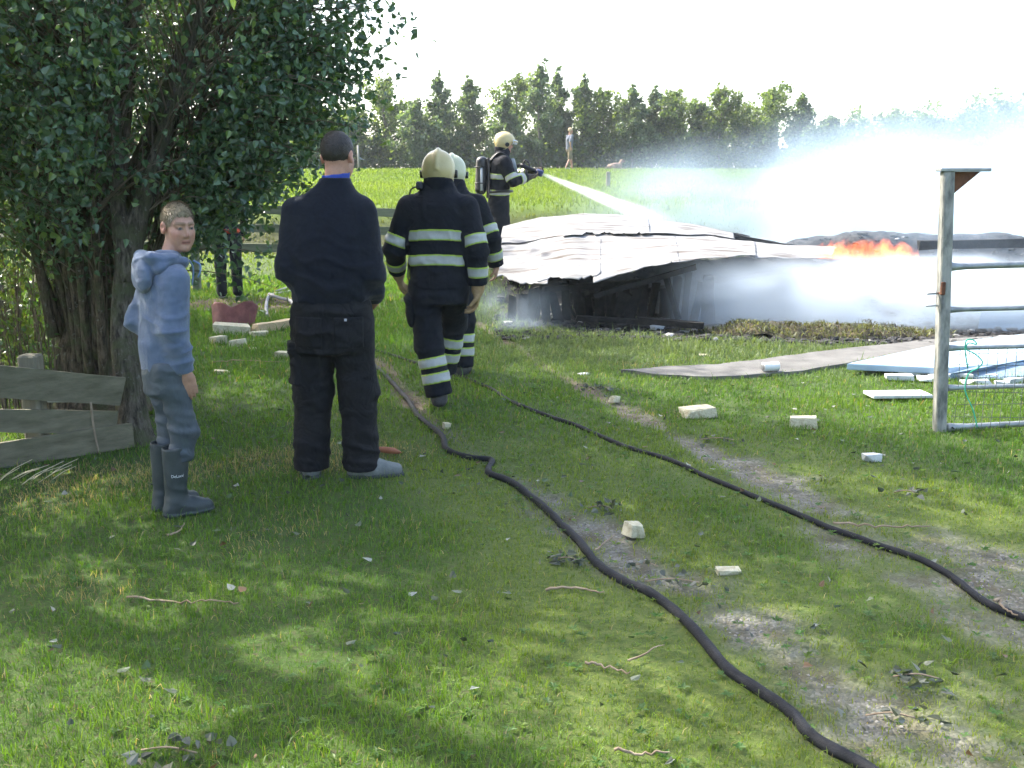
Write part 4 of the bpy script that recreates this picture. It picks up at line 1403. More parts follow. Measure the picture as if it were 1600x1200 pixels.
    for k in 'LR':
        an = np.array(J['an' + k]); td = np.array(J['toe' + k]); td = td / np.linalg.norm(td)
        top = an + np.array([0, 0.015, 0.275])

        def boot(P):
            d = rc(P, an + [0, 0, 0.02], top + [0, 0, 0.05], 0.052, 0.068)
            d = smax(d, P[:, 2] - (0.355 + 0.02 * (P[:, 1])), 0.006)
            ft = chain(P, [an + [0, 0, -0.035], an + td * 0.08 + [0, 0, -0.045], an + td * 0.140 + [0, 0, -0.05]], [0.052, 0.044, 0.037], 0.03)
            heel = rc(P, an + td * -0.02 + [0, 0, -0.05], an + td * 0.0 + [0, 0, -0.05], 0.046, 0.046)
            d = smin(d, smin(ft, heel, 0.02), 0.04)
            d = d - bend_folds(P, an + [0, 0.02, 0.03], (0, 0.4, 1), 0.07, 0.005, 90, 12) - folds(P, (7, 7, 9), 60, 0.004)
            sole = np.maximum(smin(ft, heel, 0.02) - 0.007, P[:, 2] - 0.022)
            d = np.minimum(d, sole)
            # hollow shaft
            d = smax(d, -np.maximum(rc(P, an + [0, 0, 0.1], top + [0, 0, 0.1], 0.044, 0.061), 0.335 - P[:, 2]), 0.004)
            return np.maximum(d, 0.002 - P[:, 2])
        b = part('boot', boot, an + np.array([-0.16, -0.16, -0.1]), an + np.array([0.16, 0.30, 0.31]), 0.007, rub, root)
        if k == 'R':
            tx = bpy.data.curves.new('boot_lettering', 'FONT')
            tx.body = 'DeLaval'; tx.size = 0.021; tx.align_x = 'CENTER'
            to = bpy.data.objects.new('tmp_lettering', tx); COL.objects.link(to)
            dg = bpy.context.evaluated_depsgraph_get()
            me = bpy.data.meshes.new_from_object(to.evaluated_get(dg))
            bpy.data.objects.remove(to)
            n = len(me.vertices); co = np.zeros(n * 3); me.vertices.foreach_get('co', co); co = co.reshape(-1, 3)
            # wrap the flat lettering onto the shaft: seen from the camera
            zc = 0.212
            cdir = np.array((0 - foot.x, 0 - foot.y, 0)) @ rotz(yaw)
            a0 = math.atan2(cdir[1], cdir[0]) + 0.12
            rr = 0.0645
            cc = an + (top - an) * ((zc - an[2]) / (top[2] - an[2]))
            ang = a0 + co[:, 0] / rr
            # march each vertex in from outside to the rubber
            rads = np.full(n, 0.10)
            zz = zc + co[:, 1]
            for _ in range(40):
                pp = np.stack([cc[0] + rads * np.cos(ang), cc[1] + rads * np.sin(ang), zz], 1)
                rads = rads - np.clip(boot(pp) - 0.0015, -0.02, 0.02) * 0.7
            pp = np.stack([cc[0] + rads * np.cos(ang), cc[1] + rads * np.sin(ang), zz], 1)
            me.vertices.foreach_set('co', pp.astype(np.float32).ravel()); me.update()
            me.materials.clear(); me.materials.append(pmat('boot_print', (0.62, 0.64, 0.65), None, 20, 0.6))
            obj('boot_lettering', me, b)
    return root


# ------------------------------------------------------------------ the man in the dark sweater
def make_man():
    foot = G(528, 742)
    root = tag(empty('person', (foot.x, foot.y, Hs(foot.x, foot.y) - 0.005), 0), 'man in dark navy sweater and black work trousers with his back turned', 'person')
    J = dict(pel=(0.0, 0, 1.0), chest=(0, 0.02, 1.38), neck=(0.035, 0.035, 1.615), head=(0.05, 0.06, 1.765), hyaw=math.radians(-14), hpitch=math.radians(-4), hs=1.06,
             shL=(-0.175, 0.02, 1.475), elL=(-0.215, -0.03, 1.17), wrL=(-0.17, 0.20, 1.05),
             shR=(0.175, 0.02, 1.475), elR=(0.225, -0.02, 1.15), wrR=(0.215, 0.13, 0.98),
             hipL=(-0.10, 0, 0.92), knL=(-0.125, 0.03, 0.50), anL=(-0.15, 0.0, 0.09), toeL=(-0.25, 1, 0),
             hipR=(0.10, 0, 0.92), knR=(0.125, 0.03, 0.50), anR=(0.135, -0.01, 0.09), toeR=(1.0, 0.12, 0),
             hdR=(-0.3, 0.9, -0.3), hnR=(-1, 0, 0), hdL=(0.5, 0.8, 0.1), hnL=(0, -1, 0))
    bd, Rh, hs = body(root, J, 0.009, curl=0.8, hcol=dict(base=(0.46, 0.25, 0.18)))
    hair_part(root, J, Rh, hs, 0.005, pmat('dark_hair', (0.016, 0.012, 0.010), (0.045, 0.034, 0.027), 80, 0.6, 0.6, 200), line=0.07, thick=0.002, amp=0.0022, back=-0.062, seed=3)
    hair_strands(root, J, Rh, hs, 5000, MATS['hair_lock'], 0.068, -0.064, 8, ltop=0.016, lside=0.010, w=0.003, tint=(0.10, 0.10, 0.115))
    knit = pmat('navy_knit', (0.0045, 0.0065, 0.012), (0.008, 0.011, 0.019), 40, 0.95, 0.35, 300, spec=0.15, sheen=0.1, wrinkle=0.10)

    def sweater(P):
        st = [(0.95, 0.0, 0, 0.200, 0.135), (1.02, 0.0, 0, 0.212, 0.15), (1.10, 0.0, 0, 0.225, 0.165), (1.25, 0.0, 0.0, 0.235, 0.165), (1.40, 0.0, 0.01, 0.222, 0.150), (1.50, 0.005, 0.015, 0.195, 0.125), (1.57, 0.015, 0.02, 0.145, 0.095), (1.615, 0.03, 0.03, 0.095, 0.078), (1.68, 0.04, 0.035, 0.072, 0.068)]
        d = loft(P, st, 2.35)
        for k in 'LR':
            sh, e, w = J['sh' + k], J['el' + k], J['wr' + k]
            a = chain(P, [sh, e, w], [0.080, 0.075, 0.056], 0.03)
            a = a - bend_folds(P, e, np.array(w) - np.array(sh), 0.15, 0.010, 60, 15)
            ax, far = cut_wrist(a, P, e, w)
            d = smin(d, smax(a, far, 0.008), 0.045)
        d = d - folds(P, (6, 6, 7), 71, 0.007) - bend_folds(P, (0, -0.1, 1.06), (0.25, 0, 1), 0.26, 0.010, 52, 16)
        d = np.where(P[:, 2] < 1.0, d + 0.008, d)
        nk = rc(P, (0.03, 0.03, 1.55), (0.05, 0.05, 1.75), 0.060, 0.062)
        d = smax(d, -np.maximum(nk, 1.6 - P[:, 2]), 0.006)
        return smax(smax(d, P[:, 2] - 1.655, 0.006), 0.965 - P[:, 2], 0.01)
    lo, hi = boundsof([J['elL'], J['elR'], J['wrL'], J['wrR'], (0.2, -0.2, 0.93), (-0.2, 0.1, 1.72)], 0.10)
    part('sweater', sweater, lo, hi, 0.010, knit, root)

    def collar(P):
        d = np.abs(rc(P, (0.03, 0.035, 1.60), (0.045, 0.05, 1.72), 0.070, 0.068)) - 0.004
        tilt = P[:, 2] - (1.672 + 0.10 * (P[:, 0] - 0.03) + 0.05 * P[:, 1])
        return smax(smax(d, tilt, 0.003), 1.60 - P[:, 2], 0.003)
    part('collar', collar, (-0.1, -0.1, 1.58), (0.16, 0.18, 1.72), 0.006, pmat('blue_collar', (0.015, 0.042, 0.26), (0.02, 0.055, 0.31), 30, 0.8), root)
    tro = pmat('black_workwear', (0.004, 0.0045, 0.006), (0.009, 0.010, 0.013), 10, 0.8, 0.25, 200, spec=0.22, wrinkle=0.3)

    def trousers(P):
        d = loft(P, [(0.72, 0, 0.0, 0.215, 0.145), (0.85, 0, 0.0, 0.225, 0.155), (0.97, 0, 0, 0.215, 0.148), (1.06, 0, 0, 0.195, 0.13)], 2.4)
        for k in 'LR':
            hp, kn, an = np.array(J['hip' + k]), np.array(J['kn' + k]), np.array(J['an' + k])
            lg = chain(P, [hp + [0, 0, -0.06], kn, an + [0, 0, -0.04]], [0.122, 0.106, 0.098], 0.05)
            lg = lg - bend_folds(P, an + [0, 0, 0.07], (0.2, 0.2, 1), 0.12, 0.013, 68, 18) - bend_folds(P, kn + [0, 0, -0.02], (0.2, 0.3, 1), 0.15, 0.010, 48, 19)
            d = smin(d, lg, 0.025)
        d = d - folds(P, (6, 6, 9), 81, 0.010) - bend_folds(P, (0, -0.12, 0.80), (0.1, 0, 1), 0.2, 0.009, 50, 23)
        gap = rc(P, (-0.005, -0.25, 0.0), (-0.005, -0.25, 0.60), 0.0, 0.0)
        return smax(smax(d, P[:, 2] - 1.03, 0.01), 0.055 - P[:, 2] + 0.05 * P[:, 1], 0.01)
    part('trousers', trousers, (-0.34, -0.26, 0.0), (0.34, 0.26, 1.09), 0.010, tro, root)
    # back pockets, cargo pocket with flap and a small button
    def patch(name, c, s, th, rz=0.0):
        c = np.array(c); R = rotz(rz); hs2 = np.array(s) / 2
        def f(P):
            q = np.abs((P - c) @ R) - hs2
            return smax(trousers(P) - th, q.max(1), 0.004)
        part(name, f, c - hs2.max() - 0.05, c + hs2.max() + 0.05, 0.008, tro, root)
    patch('back_pocket', (0.108, -0.16, 0.84), (0.15, 0.16, 0.17), 0.006)
    patch('back_pocket', (-0.108, -0.16, 0.84), (0.15, 0.16, 0.17), 0.006)
    patch('cargo_pocket', (-0.24, 0.0, 0.64), (0.16, 0.17, 0.20), 0.018)
    patch('pocket_flap', (-0.24, 0.0, 0.755), (0.16, 0.18, 0.05), 0.022)
    MB().box((0.10, -0.172, 0.915), (0.014, 0.006, 0.014), bev=0.003).build('rivet', pmat('rivet', (0.4, 0.4, 0.4), None, 10, 0.4, metal=0.8), root)
    sh = pmat('work_shoe', (0.12, 0.13, 0.125), (0.19, 0.20, 0.19), 14, 0.85, 0.4, 80)
    so = pmat('shoe_sole', (0.05, 0.055, 0.055), None, 10, 0.9)
    for k in 'LR':
        an = np.array(J['an' + k]); td = np.array(J['toe' + k]); td = td / np.linalg.norm(td)

        def shoe(P):
            d = chain(P, [an + td * -0.03 + [0, 0, -0.035], an + td * 0.06 + [0, 0, -0.035], an + td * 0.19 + [0, 0, -0.05]], [0.054, 0.058, 0.040], 0.03)
            d = smin(d, rc(P, an + td * 0.0, an + td * 0.0 + [0, 0, 0.05], 0.05, 0.05), 0.03)
            d = d - folds(P, (16, 16, 20), 88, 0.004)
            return np.maximum(d, 0.02 - P[:, 2])

        def sole(P):
            q = P.copy(); q[:, 2] = 0.03
            z0 = an[2] - 0.05
            d = chain(q, [np.r_[(an + td * -0.035)[:2], 0.03], np.r_[(an + td * 0.06)[:2], 0.03], np.r_[(an + td * 0.195)[:2], 0.03]], [0.052, 0.056, 0.046], 0.03)
            return smax(d, np.abs(P[:, 2] - 0.014) - 0.014, 0.006)
        o = part('shoe', shoe, an + np.array([-0.25, -0.25, -0.1]), an + np.array([0.3, 0.3, 0.12]), 0.008, sh, root)
        part('sole', sole, an + np.array([-0.25, -0.25, -0.1]), an + np.array([0.3, 0.3, 0.0]), 0.008, so, o)
    return root


# ------------------------------------------------------------------ firefighters
FF_CLOTH = pmat('fire_cloth', (0.0045, 0.006, 0.010), (0.010, 0.012, 0.018), 12, 0.85, 0.25, 220, spec=0.22, wrinkle=0.2)
BAND = pmat('reflective_band', (1, 1, 1), (0.82, 0.82, 0.82), 22, 0.55, 0.1, 80, attr='Col', spec=0.5)
HELM = pmat('cream_helmet', (0.42, 0.345, 0.155), (0.48, 0.40, 0.20), 5, 0.32, spec=0.5)
BLACKP = pmat('black_plastic', (0.012, 0.012, 0.013), (0.025, 0.025, 0.025), 12, 0.45)
GLOVE = pmat('leather_glove', (0.24, 0.155, 0.075), (0.36, 0.245, 0.12), 18, 0.8, 0.5, 60)
GLOVE_D = pmat('dark_glove', (0.035, 0.028, 0.022), (0.09, 0.07, 0.05), 18, 0.8, 0.5, 60)
C_SIL, C_YEL = np.array([0.40, 0.41, 0.40]), np.array([0.34, 0.48, 0.03])


def make_helmet(root, J, Rh, h, c0=None, mat=HELM, visor=True):
    c = np.asarray(J['head'], float)
    lo, hi = c - 0.22, c + 0.24

    def Lc(P): return (P - c) @ Rh

    def shell(P):
        q = Lc(P); qa = q.copy(); qa[:, 0] = np.abs(q[:, 0])
        d = ell(q, (0, -0.012, 0.028), (0.118, 0.140, 0.128))
        # high central ridge from brow to nape, narrow shoulders beside it
        ring = np.sqrt((q[:, 1] + 0.012) ** 2 * (0.133 / 0.143) ** 2 + (q[:, 2] - 0.028) ** 2)
        ridge = np.hypot(qa[:, 0] * 1.0, np.maximum(0, np.abs(ring - 0.124) - 0.006)) - 0.012
        ridge = np.maximum(ridge, 0.0 - q[:, 2])
        d = smin(d, ridge, 0.022)
        # low sides cover the ears, drop at the back
        side = ell(q, (0, -0.03, -0.01), (0.114, 0.112, 0.105))
        d = smin(d, side, 0.02)
        zl = np.interp(q[:, 1], [-0.15, -0.06, 0.0, 0.05, 0.10, 0.16], [-0.085, -0.085, -0.07, -0.03, 0.035, 0.035])
        d = smax(d, zl - q[:, 2], 0.008)
        # brim above the face
        brim = smax(ell(q, (0, 0.10, 0.040), (0.105, 0.082, 0.016)), 0.05 - q[:, 1], 0.01)
        d = smin(d, brim, 0.012)
        inner = ell(q, (0, -0.006, 0.012), (0.094, 0.118, 0.112))
        return smax(d, -inner, 0.006)
    hm = part('helmet', shell, lo, hi, h, mat, root)

    def rim(P):
        q = Lc(P)
        d = ell(q, (0, -0.026, -0.02), (0.1205, 0.126, 0.125))
        zl = np.interp(q[:, 1], [-0.15, -0.06, 0.0, 0.05], [-0.085, -0.085, -0.07, -0.03])
        d = np.maximum(d, np.abs(q[:, 2] - zl) - 0.006)
        return np.maximum(d, q[:, 1] - 0.045)
    part('helmet_rim', rim, lo, hi, h, pmat('rim_band', (0.40, 0.36, 0.20), None, 10, 0.5) if 'rim_band' not in MATS else MATS['rim_band'], hm)
    for sx in (-1, 1):
        def knob(P):
            q = Lc(P)
            return smax(np.hypot(q[:, 1] - 0.012, q[:, 2] + 0.012) - 0.030, np.abs(q[:, 0] - sx * 0.121) - 0.015, 0.006)
        part('visor_pivot', knob, lo, hi, h, BLACKP, hm)
    if visor:
        def vis(P):
            q = Lc(P)
            d = np.abs(ell(q, (0, 0.01, 0.035), (0.118, 0.158, 0.10))) - 0.003
            d = np.maximum(d, 0.085 - q[:, 1])
            return np.maximum(d, np.abs(q[:, 2] - 0.035) - 0.032)
        vm = MATS.get('visor_plastic') or pmat('visor_plastic', (0.70, 0.74, 0.75), None, 10, 0.15, spec=0.7)
        part('visor', vis, lo, hi, h, vm, hm)

    def flap(P):
        q = Lc(P)
        d = np.abs(ell(q, (0, -0.035, -0.06), (0.098, 0.10, 0.16))) - 0.006
        d = np.maximum(d, q[:, 1] - 0.025)
        d = np.maximum(d, q[:, 2] + 0.05)
        return np.maximum(d, -0.165 - q[:, 2] + 0.1 * vnoise(q * 12, 4) * 0.1)
    part('neck_flap', flap, lo, hi, h, FF_CLOTH, hm)
    return hm


def make_firefighter(label, loc, yaw, J, h, gloves=GLOVE, bare=(), helmet_mat=HELM, seed=0, pack=False, hc=None, collar=True, jband=(1.255, 1.08), curl=0.6, legs=True):
    root = tag(empty('firefighter', loc, yaw), label, 'firefighter')
    bd, Rh, hs = body(root, J, max(h, 0.009), curl=curl, hands=bare)
    make_helmet(root, J, Rh, max(0.0055, h * 0.65), mat=helmet_mat)
    cz = J['chest'][2]; cxx, cyy = J['chest'][0], J['chest'][1]
    nz = J['neck'][2]; px_, py_ = J['pel'][0], J['pel'][1]

    def torso(P):
        st = [(0.86, px_, py_, 0.205, 0.150), (0.95, px_, py_, 0.205, 0.150), (1.10, (px_ + cxx) / 2, (py_ + cyy) / 2, 0.205, 0.148), (1.25, cxx, cyy, 0.218, 0.152), (1.40, cxx, cyy, 0.222, 0.150), (1.50, cxx, cyy + 0.005, 0.200, 0.125), (1.57, J['neck'][0], J['neck'][1], 0.14, 0.10), (1.66, J['neck'][0], J['neck'][1] + 0.01, 0.095, 0.092)]
        d = loft(P, st, 2.4)
        return d - folds(P, (6, 6, 9), 91 + seed, 0.009) - bend_folds(P, (px_, py_ - 0.1, 1.0), (0.2, 0, 1), 0.22, 0.008, 45, 31 + seed)

    def arm(P, k):
        sh, e, w = J['sh' + k], J['el' + k], J['wr' + k]
        a = chain(P, [sh, e, w], [0.092, 0.080, 0.066], 0.03)
        a = a - bend_folds(P, e, np.array(w) - np.array(sh), 0.15, 0.010, 55, 33 + seed) - folds(P, (8, 8, 8), 95 + seed, 0.005)
        ax, far = cut_wrist(a, P, e, w)
        return smax(a, far, 0.008)

    def jacket(P):
        d = torso(P)
        for k in 'LR': d = smin(d, arm(P, k), 0.045)
        return smax(d, 0.875 - P[:, 2], 0.01)
    lo, hi = boundsof([J[k] for k in ('elL', 'elR', 'wrL', 'wrR', 'shL', 'shR')] + [(px_ - .2, py_ - .1, 0.86), (px_ + .2, py_ + .1, 1.66)], 0.12)
    part('jacket', jacket, lo, hi, h, FF_CLOTH, root)
    Y, S = 0.012, 0.028

    def band_cols(fn):
        def g(V):
            t = np.abs(fn(V))
            m = sstep(S - 0.002, S + 0.002, t)[:, None]
            return C_SIL * (1 - m) + C_YEL * m
        return g
    for bz in jband:
        fn = lambda P, bz=bz: P[:, 2] - bz - 0.012 * np.cos(P[:, 0] * 9)
        part('reflective_band', lambda P: smax(torso(P) - 0.005, np.abs(fn(P)) - (S + Y), 0.003), lo, hi, h * 0.8, BAND, root, band_cols(fn))
    for k in 'LR':
        sh, e, w = [np.array(J[n + k], float) for n in ('sh', 'el', 'wr')]
        for a, b, t in ((sh, e, 0.80), (e, w, 0.62)):
            ax = (b - a) / np.linalg.norm(b - a)
            c = a + (b - a) * t
            fn = lambda P, c=c, ax=ax: (P - c) @ ax
            def f(P, k=k, c=c, fn=fn):
                d = smax(arm(P, k) - 0.005, np.abs(fn(P)) - (S + Y), 0.003)
                return np.maximum(d, np.linalg.norm(P - c, axis=1) - 0.15)
            part('reflective_band', f, c - 0.17, c + 0.17, h * 0.8, BAND, root, band_cols(fn))
    if collar:
        def col(P):
            n0 = np.array(J['neck'])
            d = np.abs(rc(P, n0 + [0, 0, -0.03], n0 + [0, 0.02, 0.085], 0.092, 0.088)) - 0.010
            return smax(d, P[:, 2] - (n0[2] + 0.075), 0.006) - folds(P, (14, 14, 14), 7, 0.003)
        n0 = np.array(J['neck'])
        part('collar', col, n0 - 0.16, n0 + 0.17, h, FF_CLOTH, root)

    def leg(P, k):
        hp, kn, an = np.array(J['hip' + k]), np.array(J['kn' + k]), np.array(J['an' + k])
        lg = chain(P, [hp, kn, an], [0.122, 0.100, 0.098], 0.05)
        lg = lg - bend_folds(P, kn, an - hp, 0.17, 0.011, 45, 35 + seed) - folds(P, (7, 7, 8), 97 + seed, 0.007)
        ax = (an - kn) / np.linalg.norm(an - kn)
        return smax(lg, (P - an) @ ax - 0.015, 0.01)

    def trousers(P):
        d = loft(P, [(0.76, px_, py_, 0.200, 0.150), (0.88, px_, py_, 0.195, 0.145), (0.98, px_, py_, 0.18, 0.13)], 2.4)
        for k in 'LR': d = smin(d, leg(P, k), 0.035)
        return d - bend_folds(P, (px_, py_ - 0.12, 0.80), (0.1, 0, 1), 0.2, 0.008, 45, 37 + seed)
    lo2, hi2 = boundsof([J[k] for k in ('hipL', 'hipR', 'knL', 'knR', 'anL', 'anR', 'pel')], 0.17)
    part('trousers', trousers, lo2, hi2, h, FF_CLOTH, root)
    bootm = MATS.get('fire_boot') or pmat('fire_boot', (0.018, 0.018, 0.02), (0.06, 0.058, 0.055), 16, 0.7, 0.3, 60)
    for k in 'LR':
        kn, an = np.array(J['kn' + k]), np.array(J['an' + k])
        ax = (an - kn) / np.linalg.norm(an - kn)
        L = np.linalg.norm(an - kn)
        for dist in (0.235, 0.12):
            c = an - ax * dist
            fn = lambda P, c=c, ax=ax: (P - c) @ ax
            def f(P, k=k, c=c, fn=fn):
                d = smax(leg(P, k) - 0.005, np.abs(fn(P)) - (S + Y), 0.003)
                return np.maximum(d, np.linalg.norm(P - c, axis=1) - 0.16)
            part('reflective_band', f, c - 0.19, c + 0.19, h * 0.8, BAND, root, band_cols(fn))
        td = np.array(J['toe' + k], float); td /= np.linalg.norm(td)
        dn = np.cross(np.cross(td, np.array([0, 0, -1.0])), td); dn /= np.linalg.norm(dn)

        def boot(P):
            q0 = an + dn * 0.045
            d = chain(P, [q0 - td * 0.035, q0 + td * 0.08, q0 + td * 0.19 + dn * 0.01], [0.055, 0.056, 0.046], 0.03)
            d = smin(d, rc(P, an - ax * 0.1, an + dn * 0.02, 0.062, 0.058), 0.03)
            return smax(d, (P - an) @ dn - 0.085, 0.008)
        part('boot', boot, an - 0.30, an + 0.30, h, bootm, root)
        if k not in bare:
            w = np.array(J['wr' + k], float)
            hd = np.array(J.get('hd' + k, (0, 0.1, -1)), float); hd /= np.linalg.norm(hd)
            hn = np.array(J.get('hn' + k, (-1, 0.3, 0) if k == 'R' else (1, 0.3, 0)), float)

            def glove(P):
                d = hand_f(P, w + hd * 0.02, hd, hn, J.get('th' + k, 1), 1.38, curl)
                return smin(d, rc(P, w - hd * 0.03, w + hd * 0.03, 0.05, 0.045), 0.02) - folds(P, (25, 25, 25), 5, 0.003)
            part('glove', glove, w - 0.26, w + 0.26, max(0.0065, h * 0.8), gloves, root)
    return root, Rh


def make_ff1():
    foot = G(688, 634)
    J = dict(pel=(0, 0, 0.95), chest=(0.0, 0.02, 1.32), neck=(0.0, 0.06, 1.545), head=(0.0, 0.10, 1.70), hyaw=0.0, hpitch=math.radians(-6),
             shL=(-0.205, 0.02, 1.45), elL=(-0.315, 0.0, 1.16), wrL=(-0.325, 0.17, 0.985),
             shR=(0.205, 0.02, 1.45), elR=(0.285, -0.05, 1.16), wrR=(0.29, -0.02, 0.905),
             hipL=(-0.10, 0, 0.88), knL=(-0.075, -0.02, 0.48), anL=(-0.0, -0.06, 0.11), toeL=(-0.12, 1, 0.05),
             hipR=(0.10, 0.02, 0.88), knR=(0.075, 0.28, 0.60), anR=(-0.01, 0.33, 0.22), toeR=(0.0, 1, 0.15),
             hdR=(-0.12, 0.1, -1), hnR=(-0.9, -0.2, 0), thR=-1, hdL=(0.1, 0.5, -0.8), hnL=(1, 0, 0), thL=1)
    r, Rh = make_firefighter('firefighter walking away in cream helmet, hanging leather glove, nearest the man', (foot.x, foot.y, -0.005), math.radians(-3), J, 0.010, seed=0)
    # radio microphone on a coiled lead at the left shoulder, folded gloves at the left hip pocket
    m = MB(); m.tube(spline([(-0.14, 0.0, 1.60), (-0.185, 0.0, 1.58), (-0.20, 0.0, 1.53)], 5), 0.006, 6)
    m.box((-0.125, 0.0, 1.605), (0.05, 0.05, 0.06), bev=0.015)
    m.build('radio_microphone', BLACKP, r)
    part('thigh_pocket', lambda P: smin(ell(P, (-0.195, 0.0, 0.72), (0.05, 0.10, 0.135)), ell(P, (-0.21, 0.0, 0.80), (0.045, 0.105, 0.04)), 0.02) - folds(P, (9, 9, 12), 3, 0.006), (-0.3, -0.16, 0.55), (-0.08, 0.16, 0.90), 0.009, FF_CLOTH, r)
    m = MB(); m.box((-0.21, 0.02, 1.0), (0.012, 0.012, 0.10), bev=0.004); m.tube(spline([(-0.22, 0.02, 1.06), (-0.225, 0.02, 0.96), (-0.22, 0.02, 0.93)], 5), 0.006, 6)
    m.build('strap', BLACKP, r)
    return r


def make_ff2():
    foot = G(706, 585)
    J = dict(pel=(0, 0, 0.95), chest=(0.01, 0.02, 1.32), neck=(0.01, 0.06, 1.545), head=(0.01, 0.10, 1.705), hyaw=0.0, hpitch=math.radians(-4),
             shL=(-0.205, 0.02, 1.45), elL=(-0.285, 0.0, 1.16), wrL=(-0.26, 0.12, 0.93),
             shR=(0.225, 0.02, 1.45), elR=(0.345, -0.03, 1.18), wrR=(0.385, 0.04, 0.94),
             hipL=(-0.10, 0, 0.88), knL=(-0.10, 0.22, 0.56), anL=(-0.10, 0.30, 0.17), toeL=(0, 1, 0.1),
             hipR=(0.10, 0.0, 0.88), knR=(0.10, 0.0, 0.48), anR=(0.095, -0.03, 0.095), toeR=(0.1, 1, 0),
             hdR=(-0.05, 0.15, -1), hnR=(-0.9, 0.1, 0), thR=-1, hdL=(0.1, 0.4, -0.9), hnL=(1, 0, 0), thL=1)
    hm = pmat('pale_helmet', (0.44, 0.44, 0.28), (0.5, 0.5, 0.34), 5, 0.32, spec=0.5)
    r, Rh = make_firefighter('firefighter in pale helmet half hidden in front of the nearest walking firefighter, right hand bare', (foot.x, foot.y, -0.005), math.radians(-4), J, 0.012, bare=('R',), helmet_mat=hm, seed=3)
    return r


def make_ff3():
    Y = 14.2
    c = at(781, 224, Y)
    z0 = Hs(c.x, Y)
    # local frame: faces +y, turned so that he faces right in the picture
    zt = c.z - z0
    k = zt - 1.70
    J = dict(pel=(0, -0.02, 0.98), chest=(0, 0.0, 1.34), neck=(0, 0.03, 1.555), head=(0.0, 0.075, 1.715), hyaw=math.radians(3), hpitch=math.radians(-6),
             shL=(-0.205, 0.02, 1.46), elL=(-0.23, 0.26, 1.28), wrL=(-0.08, 0.44, 1.34),
             shR=(0.205, 0.04, 1.46), elR=(0.27, 0.16, 1.21), wrR=(0.16, 0.36, 1.26),
             hipL=(-0.10, 0, 0.88), knL=(-0.11, 0.08, 0.48), anL=(-0.11, 0.05, 0.095), toeL=(0, 1, 0),
             hipR=(0.10, 0.0, 0.88), knR=(0.11, -0.02, 0.48), anR=(0.11, -0.12, 0.095), toeR=(0.15, 1, 0),
             hdR=(-0.35, 0.9, 0.1), hnR=(-0.6, 0.0, 1), thR=-1, hdL=(0.3, 0.9, 0.05), hnL=(0.9, 0.0, 0.3), thL=1)
    r, Rh = make_firefighter('firefighter with air cylinder on his back spraying water at the fire', (c.x, Y, z0), math.radians(-84), J, 0.014, gloves=GLOVE_D, seed=6, curl=0.75, jband=(1.27, 1.05))
    r['label'] = 'firefighter with air cylinder on his back aiming a nozzle at the fire'
    # breathing set
    cylm = MATS.get('cylinder_paint') or pmat('cylinder_paint', (0.015, 0.016, 0.018), (0.03, 0.03, 0.033), 6, 0.35, spec=0.6)

    def cyl(P):
        return smax(rc(P, (0, -0.27, 1.10), (0, -0.25, 1.47), 0.082, 0.082), P[:, 2] - 1.55, 0.03)
    cy_ = part('air_cylinder', cyl, (-0.12, -0.40, 0.95), (0.12, -0.12, 1.62), 0.011, cylm, r)
    s = MB(); s.box((0.083, -0.265, 1.24), (0.004, 0.030, 0.32)); s.build('white_stripe', pmat('stripe_white', (0.55, 0.56, 0.57), None, 10, 0.4), cy_)
    s = MB()
    s.tube([(0, -0.275, 1.03), (0, -0.275, 0.93)], [0.022, 0.022], 10); s.tube([(0, -0.28, 0.95), (0, -0.20, 0.95)], 0.014, 8)
    s.build('cylinder_valve', pmat('valve_metal', (0.5, 0.5, 0.48), None, 10, 0.3, metal=0.9), r)
    s = MB(); s.box((0, -0.165, 1.25), (0.24, 0.03, 0.55), bev=0.01); s.build('back_plate', BLACKP, r)
    for z in (1.18, 1.40):
        s = MB()
        th = np.linspace(0, 2 * np.pi, 18)
        s.tube(np.stack([0.088 * np.cos(th), -0.265 + 0.088 * np.sin(th), np.full(18, z)], 1), 0.008, 5)
        s.build('cylinder_strap', BLACKP, r)
    for sx in (-1, 1):
        s = MB(); s.tube(spline([(sx * 0.10, -0.16, 1.45), (sx * 0.13, -0.02, 1.585), (sx * 0.13, 0.13, 1.50), (sx * 0.13, 0.165, 1.30), (sx * 0.16, 0.10, 1.10)], 6), 0.017, 6); s.build('shoulder_strap', BLACKP, r)
    s = MB(); s.tube(spline([(0.10, -0.16, 1.05), (0.22, -0.05, 1.07), (0.20, 0.10, 1.07), (0, 0.17, 1.07), (-0.2, 0.1, 1.07)], 6), 0.02, 6); s.build('waist_strap', BLACKP, r)
    s = MB(); s.box((0.03, 0.19, 1.42), (0.16, 0.06, 0.20), R=Matrix.Rotation(0.25, 4, 'X'), bev=0.03); s.build('hanging_face_mask', pmat('mask_glass', (0.35, 0.40, 0.42), None, 8, 0.15, spec=0.8), r)
    return r, J


boy = make_boy()
man = make_man()
ff1 = make_ff1()
ff2 = make_ff2()
ff3, FJ3 = make_ff3()

